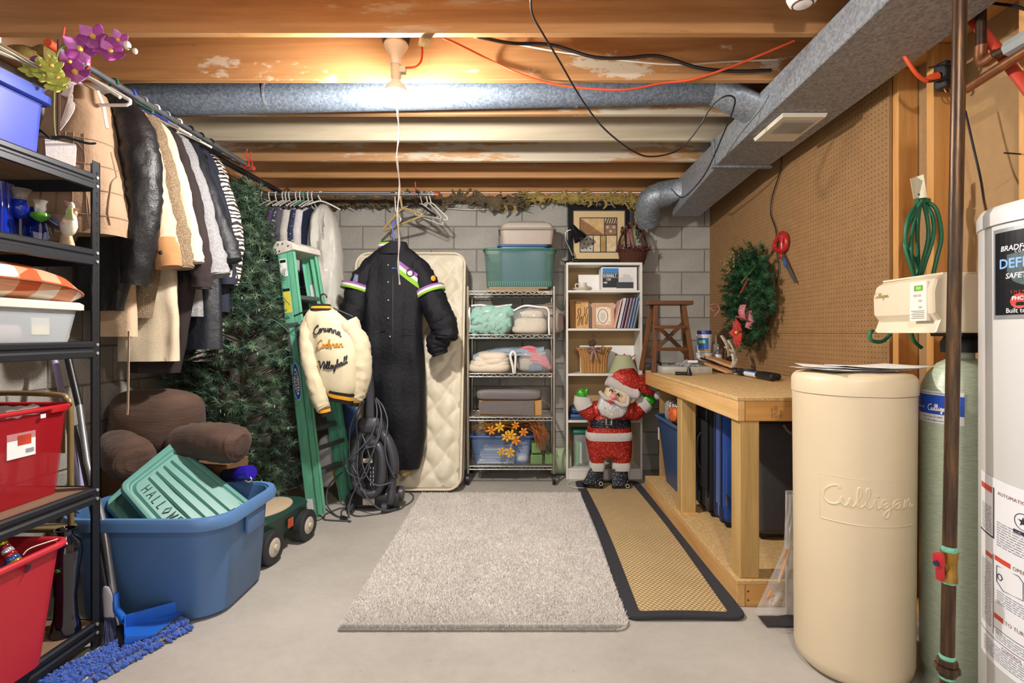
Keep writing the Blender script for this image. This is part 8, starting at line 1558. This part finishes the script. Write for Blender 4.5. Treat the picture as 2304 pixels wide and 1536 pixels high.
for y in (330, 385, 440, 495): MB().tube([gV.pt(a, y, .003) for a in [-.05 + (PI + .1) * k / 26 for k in range(27)]], .0028, 5).build('quilt_seam', fabric('seam_tan', '#8f7560', .1), vt, 60)
for x in (95, 130, 165, 200, 232): MB().tube([gV.front(x + (y - 400) * (x - 175) * .0012, y, .003) for y in range(320, 532, 12)], .0024, 5).build('quilt_seam', fabric('seam_tan', '#8f7560'), vt, 60)
MB().tube([gV.front(262 + .06 * (y - 390), y, .006) for y in range(345, 520, 8)], .0032, 6).build('zipper', fabric('seam_tan', '#8f7560'), vt, 60)
MB().tube(smooth_path([gV.front(222, 208, .012), gV.front(232, 240, .012), gV.front(236, 262, .012), gV.front(243, 292, .014)], 5), .008, 8).build('lit_armhole_piping', mVESTLIT, vt, 60)
q = MB(); gV.decal(q, ((168, 200), (212, 196), (152, 300), (126, 335)), 8, 10, .022).build('lit_shawl_collar', mVESTLIT, vt, 60)
hanger(vt, V((-1.866, 2.27, 2.3705)), (1, 0, 0), .40, .10, mat('hce4e2dc', '#e4e2dc'), .007, True); hanger(vt, V((-1.866, 2.24, 2.3705)), (1, 0, 0), .36, .1, mat('hce4e2dc', '#e4e2dc'), .0065, False, 'spare_hanger')
mBSA = mat('black_satin', '#121317', .42, var=.2, sc=8, bump=.4, bsc=14); mTRN = fabric('trench_cream', '#cdb193', .08, 10, .25, 60, .7); mTWD = mat('tweed', '#7d6a52', .95, var=.2, sc=60, bump=.6, bsc=220, fleck=('#b9a88e', 260, .58)); mIVO = fabric('ivory_wool', '#cfc0a6', .06, 14, .3, 160); mDBR = fabric('espresso_wool', '#2f2728', .12, 14, .3, 160); mGRY = mat('grey_melange', '#8d8d90', .95, var=.1, sc=50, bump=.5, bsc=220, fleck=('#c2c2c6', 240, .58)); mPUF = mat('black_puffer', '#1c1f27', .45, var=.15, sc=14, bump=.3, bsc=30); mNVY = mat('navy_floral', '#171d30', .8, var=.15, fleck=('#c9c4b6', 16, .68))
def zebra():
    t = NT('zebra_print'); w_ = t.n('ShaderNodeTexWave'); w_.inputs['Scale'].default_value = 13; w_.inputs['Distortion'].default_value = 7; w_.inputs['Detail'].default_value = 2; w_.inputs['Detail Scale'].default_value = 1.4; w_.bands_direction = 'Z'
    t.l(t.map((.6, .6, 1), (0, .45, 0)), w_.inputs['Vector']); t.set(t.ramp(w_.outputs['Fac'], [(.0, '#231a1a'), (.42, '#231a1a'), (.5, '#d9cfc4')]), .75); return t.m
coat('black satin jacket hanging behind the champagne vest', 2.44, mBSA, 698, 276, [(265, 232, .02), (306, 300, .04), (322, 400, .05), (318, 520, .05), (302, 640, .05)], [.06, .075, .078, .07, .052], 'jacket', '#2a6a4a', fold=.03, mid=(500, 330), seed=1, cat='jacket')
t3, g3_ = coat('cream trench coat with tan cuffs and a dangling belt', 2.55, mTRN, 757, 306, [(308, 262, .02), (330, 330, .04), (346, 420, .05), (366, 520, .05), (378, 585, .05)], [.04, .05, .055, .056, .054], 'trench_coat', '#3a56c4', fold=.025, mid=(560, 300), seed=2)
MB().tube([P(366, 540, 2.49), P(374, 570, 2.49), P(380, 602, 2.49)], [.058, .06, .055], 16).build('cuff', fabric('tan_cuff', '#a87a4e', .1), t3, 60)
MB().ell(P(361, 568, 2.435), (.012, .006, .012), 8, 6).build('cuff_button', mat('button_brown', '#3a2a22', .4), t3, 50)
MB().tube(smooth_path([P(290, 745, 2.47), P(289, 820, 2.46), P(288, 900, 2.46), P(286, 932, 2.46)], 5), .016, 8, flat=.25).build('belt', mTRN, t3, 60)
coat('brown tweed coat between the trench and ivory coats', 2.63, mTWD, 716, 340, [(340, 268, .02), (362, 350, .04), (384, 450, .05), (402, 545, .05), (410, 605, .05)], [.038, .048, .05, .052, .05], 'coat', '#8d9499', seed=3, mid=(520, 372))
coat('long ivory wool coat in the middle of the left rod', 2.72, mIVO, 812, 402, [(366, 300, .02), (394, 380, .04), (416, 470, .05), (434, 560, .05), (440, 592, .05)], [.034, .04, .042, .042, .04], 'coat', '#e4e2dc', seed=4, mid=(560, 395))
coat('long espresso wool coat behind the ivory coat', 2.80, mDBR, 838, 404, [(392, 315, .02), (418, 400, .04), (440, 500, .05), (452, 600, .05), (452, 650, .05)], [.034, .045, .05, .05, .048], 'coat', '#8d9499', seed=5, mid=(640, 440))
t7, _ = coat('grey melange wool coat with wide sleeves', 2.90, mGRY, 712, 456, [(408, 318, .02), (434, 400, .05), (458, 500, .06), (476, 590, .07), (483, 622, .07)], [.034, .055, .065, .074, .078], 'coat', '#e4e2dc', seed=6, mid=(600, 450))
coat('black quilted puffer coat on the left rod', 3.00, mPUF, 785, 500, [(432, 330, .02), (462, 410, .04), (488, 490, .05), (512, 560, .05), (522, 590, .05)], [.034, .048, .055, .06, .052], 'coat', '#1d1d20', seed=7, mid=(640, 495), fold=.035)
coat('navy top with a cream splash print beside the zebra blouse', 3.10, mNVY, 702, 516, [(455, 345, .02), (482, 430, .04), (503, 520, .05), (512, 640, .04)], [.034, .045, .05, .05], 'blouse', '#1d1d20', seed=8, mid=(560, 510), cat='blouse')
coat('zebra striped blouse at the far end of the left rod', 3.20, zebra(), 812, 500, [(478, 362, .03), (502, 430, .05), (525, 510, .06), (528, 570, .06), (522, 640, .05)], [.036, .046, .05, .046, .036], 'blouse', '#1d1d20', seed=9, mid=(640, 505), cat='blouse')
# ================================================================ floor clutter on the left
to = thing('storage_tote', 'large open blue plastic tote on the floor holding teal lids', 'tote', (-1.6, 2.48, 0)); mTO = mat('tote_slate', '#4a6f9e', .42, var=.05, sc=3)
def tote_ring(z, s_, w_=0.0): return [V((-1.59 + x, 2.475 + y, z)) for x, y in rrect(.69 - 2 * s_ - 2 * w_, .55 - 2 * s_ - 2 * w_, .13, 7)]
MB().loft([tote_ring(0.002, .05), tote_ring(.02, .035), tote_ring(.41, .012), tote_ring(.445, .008), tote_ring(.445, .008, .005), tote_ring(.41, .012, .005), tote_ring(.02, .035, .005)]).build('tote_body', mTO, to, 40)
MB().loft([tote_ring(.405, -.001), tote_ring(.402, -.018), tote_ring(.43, -.022), tote_ring(.452, -.014), tote_ring(.452, .006), tote_ring(.44, .006)], True, False).build('rim', mat('tote_slate_rim', '#5680b4', .4, var=.05), to, 40)
MB().bb(-1.256, -1.238, 2.42, 2.58, .30, .41).build('handle_grip', mTO, to, 40, bevel=.007)
mTL = mat('lid_teal_pale', '#5c958c', .42, var=.05, sc=4)
def lid(label, A, B, C_, D_, text):
    t = thing('tote_lid', label, 'lid', (A + B + C_ + D_) / 4); nn = (B - A).cross(D_ - A).normalized()
    if nn.y > 0: nn = -nn
    f = lambda u, v, h=0.0: A * (1 - u) * (1 - v) + B * u * (1 - v) + C_ * u * v + D_ * (1 - u) * v + nn * h
    def rim(r0, h): return [f(.5 + x, .5 + y, h) for x, y in rrect(1 - 2 * r0, 1 - 2 * r0, .09, 6)]
    MB().loft([rim(0, -.025), rim(-.005, -.012), rim(0, .0), rim(.03, .004), rim(.05, .004), rim(.07, -.006), rim(.085, -.006), rim(.11, .006)], True, True).build('lid_panel', mTL, t, 30)
    if text:
        for u in (.36, .49, .62, .75): MB().loft([[f(u + du, v, .006 + h) for du, h in ((-.045, 0), (-.028, .011), (.028, .011), (.045, 0))] for v in (.14, .18, .82, .86)], False, False).build('ridge', mTL, t, 40)
        q = MB(); hgt = (B - A).length; wd = (D_ - A).length; x = .2
        for ch in ('H', 'A', 'L', 'L', 'O', 'W', 'E', 'E', 'N'):
            pl = {'H': [[(0, 0), (0, 1)], [(.7, 0), (.7, 1)], [(0, .5), (.7, .5)]], 'A': [[(0, 0), (.4, 1), (.8, 0)], [(.15, .4), (.65, .4)]], 'L': [[(.1, 1), (.1, 0), (.7, 0)]], 'O': [[(.4, 0), (0, .5), (.4, 1), (.8, .5), (.4, 0)]], 'W': [[(0, 1), (.2, 0), (.4, .7), (.6, 0), (.8, 1)]], 'E': [[(.7, 1), (0, 1), (0, 0), (.7, 0)], [(0, .5), (.5, .5)]], 'N': [[(0, 0), (0, 1), (.7, 0), (.7, 1)]]}[ch]
            for s_ in pl: q.tube([f(.15 + .13 * b, x + .055 * a, .0075) for a, b in s_], .0022, 5)
            x += .078
        q.build('marker_lettering', mat('marker_ink', '#2c4a48', .7, var=0), t, 60)
    return t
lid('upper teal tote lid with marker lettering leaning in the tote', P(268, 1092, 2.40), P(390, 992, 2.72), P(590, 1150, 2.66), P(400, 1245, 2.34), True)
lid('lower teal tote lid half hidden beneath the lettered lid', P(236, 1130, 2.44), P(356, 1020, 2.76), P(560, 1180, 2.70), P(370, 1280, 2.40), False)
bxh = MB().bb(-2.2, -1.56, 2.79, 3.05, 0, .52).build('moving_box', mat('carton_brown', '#6f5234', .85, var=.08), None, 0, bevel=.004, seg=1); tag(bxh, 'brown carton on the floor under the brown bed-rest pillow', 'box')
bpw = thing('bedrest_pillow', 'brown corduroy bed-rest pillow with two stubby arms', 'pillow', (-1.95, 2.88, .53)); mCOR = mat('brown_velour', '#4a352c', .9, var=.25, sc=9, bump=.5, bsc=30, sheen=.6)
def cord():
    t = NT('brown_corduroy'); w_ = t.n('ShaderNodeTexWave'); w_.inputs['Scale'].default_value = 55; w_.inputs['Distortion'].default_value = 3; w_.bands_direction = 'Z'; t.l(t.map((.3, .3, 1)), w_.inputs['Vector'])
    t.set(t.ramp(t.noise(10, t.map((.4, .4, 2.5)), 5), [(.3, '#3d2c24'), (.7, '#5c4438')]), .85); t.b.inputs['Sheen Weight'].default_value = .08; t.bump(t.math('ADD', t.math('MULTIPLY', w_.outputs['Fac'], .15), t.noise(16, t.map((.5, .5, 3)), 5)), .5, .012); return t.m
mCD = cord()
pillow(MB(), P(352, 952, 2.90), (.47, .38, .38), .78, 40, 26, .16, 6).build('cushion', mCD, bpw, 60)
sleeve('arm', [P(415, 1000, 2.80), P(455, 992, 2.74), P(505, 996, 2.70), P(536, 1000, 2.68), P(545, 1002, 2.675)], [.10, .095, .1, .09, .05], mCD, bpw, 24, .04, wr=.12)
sleeve('arm', [P(262, 1000, 2.78), P(272, 1015, 2.66), P(292, 1030, 2.58), P(305, 1036, 2.55), P(309, 1038, 2.54)], [.085, .1, .105, .09, .05], mCD, bpw, 24, .04, wr=.12)
pillow(MB(), P(330, 888, 2.95), (.14, .08, .05), .7, 18, 10, .15, 9).build('carry_loop', mat('black_velour', '#17120f', .9), bpw, 60)
# purple canister
cy = thing('canister', 'small canister with blue-violet cap lying on the tote rim', 'canister', P(540, 1068, 2.70)); a, b = P(508, 1070, 2.78), P(566, 1062, 2.70); dd = (b - a)
MB().cyl(a, a + dd * .55, .034, n=20).build('can', mat('can_navy', '#1c1a34', .35, var=.2, sc=30), cy, 50); MB().tube([a + dd * .5, a + dd * .56, a + dd * .94, b], [.034, .038, .038, .033], 20).build('cap', mat('cap_violet', '#2a1a9c', .3, var=.08), cy, 40); MB().cyl(a - dd * .12, a, .016, .03, 14).build('red_neck', mat('neck_red', '#a8322a', .4), cy, 50); MB().tube([b + V((-.01, -.01, -.034 + .014 * math.sin(k))) + V((.016 * math.cos(k), 0, 0)) for k in range(7)], .003, 6).build('cord_loop', mat('thread_white', '#dcdad4'), cy, 60)
# green scoot cart
wg = thing('garden_cart', 'dark green rolling garden seat with tan oval lid', 'cart', (-1.45, 3.0, 0)); mGN = mat('cart_green', '#1f3f36', .4, var=.08, sc=6)
M_ = Matrix.Translation(V((-1.46, 3.0, 0))) @ Matrix.Rotation(-.16, 4, 'Z')
MB(M_).loft([[V((x, y, z)) for x, y in rrect(w_, d_, .07, 5)] for w_, d_, z in ((.26, .40, .085), (.30, .46, .12), (.32, .48, .2), (.33, .49, .215), (.30, .46, .235))]).build('seat_box', mGN, wg, 40)
MB(M_).lathe([(0, .246), (.12, .246), (.145, .240), (.15, .228), (.12, .226), (0, .226)], (0, 0, 0), 32, sy=1.35).build('lid', mat('cart_tan', '#b9a68c', .5, var=.05), wg, 40)
for sx in (-1, 1):
    for sy in (-1, 1):
        c = V((sx * .165, sy * .165, .09)); R = Matrix.Rotation(PI / 2, 3, 'Y')
        MB(M_).lathe([(.05, -.028), (.08, -.03), (.09, -.022), (.09, .022), (.08, .03), (.05, .028)], c, 28, R).build('tyre', mat('cart_tyre', '#25282c', .6, var=.08), wg, 40)
        MB(M_).lathe([(0, -.026), (.052, -.026), (.052, .026), (.04, .034), (.018, .034), (.014, .044), (0, .045)], c, 22, R).build('hub', mat('hub_cream', '#b9b2a2', .5), wg, 40)
MB(M_).box((.166, .02, .155), (.004, .05, .05)).build('logo_badge', mat('badge_orange', '#b5502c', .5, var=.2, sc=80), wg, 0)
# chenille mop, broom, dustpan, poles, folding chair
mp_ = thing('dust_mop', 'blue chenille dust mop lying flat with a silver handle', 'mop', PZ(275, 1470, 0)); mMP = mat('chenille', '#1f5cc4', .9, var=.25, sc=40, bump=.5, bsc=150, sheen=.5)
a, b = PZ(402, 1418, 0), PZ(120, 1570, 0); dd = b - a; L_ = dd.length; dd.normalize(); pp_ = V((-dd.y, dd.x, 0)); pp_ = pp_ if pp_.y > 0 else -pp_
MB().bar(a + V((0, 0, .012)) + pp_ * .035, b + V((0, 0, .012)) + pp_ * .035, .11, .018).build('mop_plate', mat('mop_white', '#d6d6d4', .7), mp_, 0, bevel=.004)
q = MB(); rr = random.Random(12)
for i in range(1500):
    u = rr.random(); v = rr.uniform(-.035, .095); base_ = a + dd * L_ * u + pp_ * v; edge = v < -.024; z = .02 if not edge else rr.uniform(.006, .02)
    if rr.random() < .06: base_ = a - dd * rr.uniform(0, .02) + pp_ * v
    d = V((rr.uniform(-1, 1), rr.uniform(-1, 1), 0)) * .6 + (-pp_ * 1.2 if edge else V((0, 0, 1.1))); d.normalize(); L2 = rr.uniform(.018, .03); s_ = base_ + V((0, 0, z))
    q.tube([s_, s_ + d * L2 * .6, s_ + d * L2 + V((0, 0, -.004))], [.005, .006, .0034], 5)
q.build('chenille_noodles', mMP, mp_, 60, fixn=False)['kind'] = 'stuff'
h0, h1, h2 = PZ(280, 1455, .03), P(268, 1412, 2.14), P(233, 1178, 2.20)
MB().tube([h0, h0.lerp(h1, .5), h1], [.02, .018, .016], 14).build('handle_socket', mBLACKP, mp_, 50); MB().tube([h1, P(250, 1295, 2.17), h2, P(196, 1040, 2.30), P(178, 910, 2.36)], .0125, 14).build('handle', mat('mop_pole', '#8f9096', .35, .6, var=.1), mp_, 50); MB().tube([P(178, 912, 2.36), P(152, 800, 2.41)], .0145, 14).build('handle_grip', mBLACKP, mp_, 50)
br_ = thing('broom', 'small broom with white head and dark blue bristles against the tote', 'broom', PZ(245, 1450, 0)); MB().loft([[P(c + sx * w_, y, 2.16 + sy * .03) for sx, sy in ((-1, -1), (1, -1), (1, 1), (-1, 1))] for y, c, w_ in ((1318, 238, 7), (1340, 242, 12), (1385, 246, 13), (1392, 247, 12))]).build('broom_head', mat('broom_white', '#d3cdd6', .5, var=.05), br_, 40, bevel=.008); q = MB()
for i in range(160): x = rr.uniform(236, 258); q.tube([P(x, 1388, 2.16 + rr.uniform(-.03, .03)), PZ(x + (x - 247) * .5, 1452 - rr.uniform(0, 14), .012)], .0022, 4)
q.build('bristles', mat('bristle_navy', '#39405f', .7, var=.4, sc=90), br_, 0, fixn=False)['kind'] = 'stuff'; MB().tube([P(238, 1320, 2.17), P(215, 1180, 2.24), P(170, 960, 2.36)], .011, 12).build('broom_handle', mat('broom_pole', '#3a3a40', .5), br_, 50)
dp = thing('dustpan', 'bright blue plastic dustpan propped on the mop', 'dustpan', PZ(340, 1430, 0)); mDP = mat('dustpan_blue', '#1f63c8', .35, var=.05)
A_, B_, C2, D2 = P(281, 1400, 2.17), P(430, 1358, 2.20), P(345, 1420, 2.08), P(281, 1418, 2.08)
A_, B_, C2, D2 = PZ(283, 1412, .05), PZ(428, 1366, .05), PZ(348, 1428, .045), PZ(283, 1448, .045)
MB().hexa([A_, B_, C2, D2] + [p + V((0, 0, -.004)) for p in (A_, B_, C2, D2)]).build('pan_floor', mDP, dp, 0)
up3 = V((0, 0, .05)); MB().hexa([A_, B_, B_ + V((0, .006, 0)), A_ + V((0, .006, 0)), A_ + up3, A_.lerp(B_, .75) + up3 * .9, A_.lerp(B_, .75) + up3 * .9 + V((0, .006, 0)), A_ + up3 + V((0, .006, 0))]).hexa([A_, D2, D2 + V((-.006, 0, 0)), A_ + V((-.006, 0, 0)), A_ + up3, D2 + up3 * .7, D2 + up3 * .7 + V((-.006, 0, 0)), A_ + up3 + V((-.006, 0, 0))]).hexa([D2, C2, C2 + V((0, -.004, 0)), D2 + V((0, -.004, 0)), D2 + up3 * .6, C2 + up3 * .1, C2 + up3 * .1 + V((0, -.004, 0)), D2 + up3 * .6 + V((0, -.004, 0))]).build('pan_wall', mDP, dp, 0)
MB().bar(B_, C2, .006, .004).build('pan_lip', mat('rubber_grey', '#4a5566', .7), dp, 0); MB().tube([A_ + V((-.004, 0, .03)), A_ + V((-.06, .03, .06)), A_ + V((-.07, .035, .12))], .014, 10).build('pan_handle', mDP, dp, 50)
cable('lavender_pole', 'lavender painted broom pole leaning behind the steel shelving', 'pole', [P(116, 790, 2.42), P(132, 850, 2.40), P(180, 1080, 2.32), P(190, 1130, 2.30)], .0125, mat('lavender', '#a9a4d0', .4, var=.05), 3, 12)
fc = thing('folding_chair', 'tan metal folding chair frame leaning behind the red bin', 'chair', (-1.9, 2.16, 0)); mTNB = mat('chair_tan', '#8f7c52', .4, .3, var=.1)
for dy, dx in ((0, 0), (.05, .02)): 
    pts = [P(160, 1410, 2.13 + dy), P(159, 1100, 2.13 + dy), P(158, 925, 2.13 + dy), P(150, 898, 2.13 + dy), P(130, 888, 2.13 + dy), P(20, 884, 2.13 + dy), P(-30, 890, 2.13 + dy), P(-50, 920, 2.13 + dy), P(-60, 1410, 2.13 + dy)]; pts[0].z = pts[-1].z = .012
    MB().tube(smooth_path(pts, 4), .011, 12).build('tube_frame' if dy == 0 else 'rear_frame', mTNB, fc, 60)
MB().bb(P(20, 0, 2.13).x - .05, P(150, 0, 2.13).x, 2.125, 2.19, .42, .44).build('seat_pan', mTNB, fc, 0, bevel=.006); MB().grid(lambda u, v: V((P(-40, 0, 2.13).x + .33 * u, 2.13 + .02 * math.sin(PI * u), .74 + .18 * v)), 8, 4, th=(0, .004, 0)).build('backrest', mTNB, fc, 60)
# ================================================================ pieces that belong to a part go one level deeper
NEST = {'tyre': 'hub', 'shade': 'shade_lining', 'valve_handle': 'handle_nut', 'sign_border': 'sign_panel sign_lettering shield_emblem defender_lettering energy_lettering badge badge_lettering flag_logo',
        'instruction_sheet': 'red_bar sheet_rules fine_print sheet_titles star_seal valve_diagram', 'label_sticker': 'label_band label_script label_print label_name', 'keypad_panel': 'display display_glow button instruction_print',
        'carton': 'black_panel blue_band white_lettering name_frame pump_print pump_tray_print', 'cuff': 'cuff_button', 'sleeve': 'cuff_stripe cuff_rib arm_stripe sleeve_badge', 'badge_edge': 'badge_blue badge_white badge_lettering',
        'register_frame': 'louver', 'elbow': 'elbow_bead', 'pipe': 'pipe_bead', 'price_label': 'label_picture barcode', 'print_sheet': 'verse_lines oval_ring corner_flourish', 'cream_mat': 'art_border art_shape art_stripe art_diamond art_dot',
        'front_board': 'carved_hands', 'belt': 'belt_buckle', 'face': 'eye eyebrow nose mouth', 'hat': 'hat_band pompom', 'warning_label': 'warning_band', 'caution_label': 'caution_band', 'label': 'label_patch label_stripe', 'wheel_guard': 'wheel',
        'front_beam': 'rivet', 'vest_body': 'quilt_seam', 'suit_body': 'chest_stripe snap placket_seam pocket_flap logo_bar', 'round_patch': 'patch_core', 'jacket_body': 'script_lettering', 'bag': 'bag_piping', 'worktop': 'lumber_stamp', 'shell': 'zip_pull zipper_piping', 'cleaner_head': 'rating_label'}
base_name = lambda o: o.name.split('.')[0]
def mid_(o):
    b = [V(c) for c in o.bound_box]; return sum(b, V()) / 8
for root in [o for o in COL.objects if o.parent is None and o.type == 'EMPTY']:
    kids = [c for c in root.children if c.type == 'MESH']
    for par, names in NEST.items():
        ps = [c for c in kids if base_name(c) == par and c.parent == root]
        if not ps: continue
        for c in kids:
            if base_name(c) in names.split() and c.parent == root and not c.children:
                c.parent = min(ps, key=lambda p: (mid_(p) - mid_(c)).length)
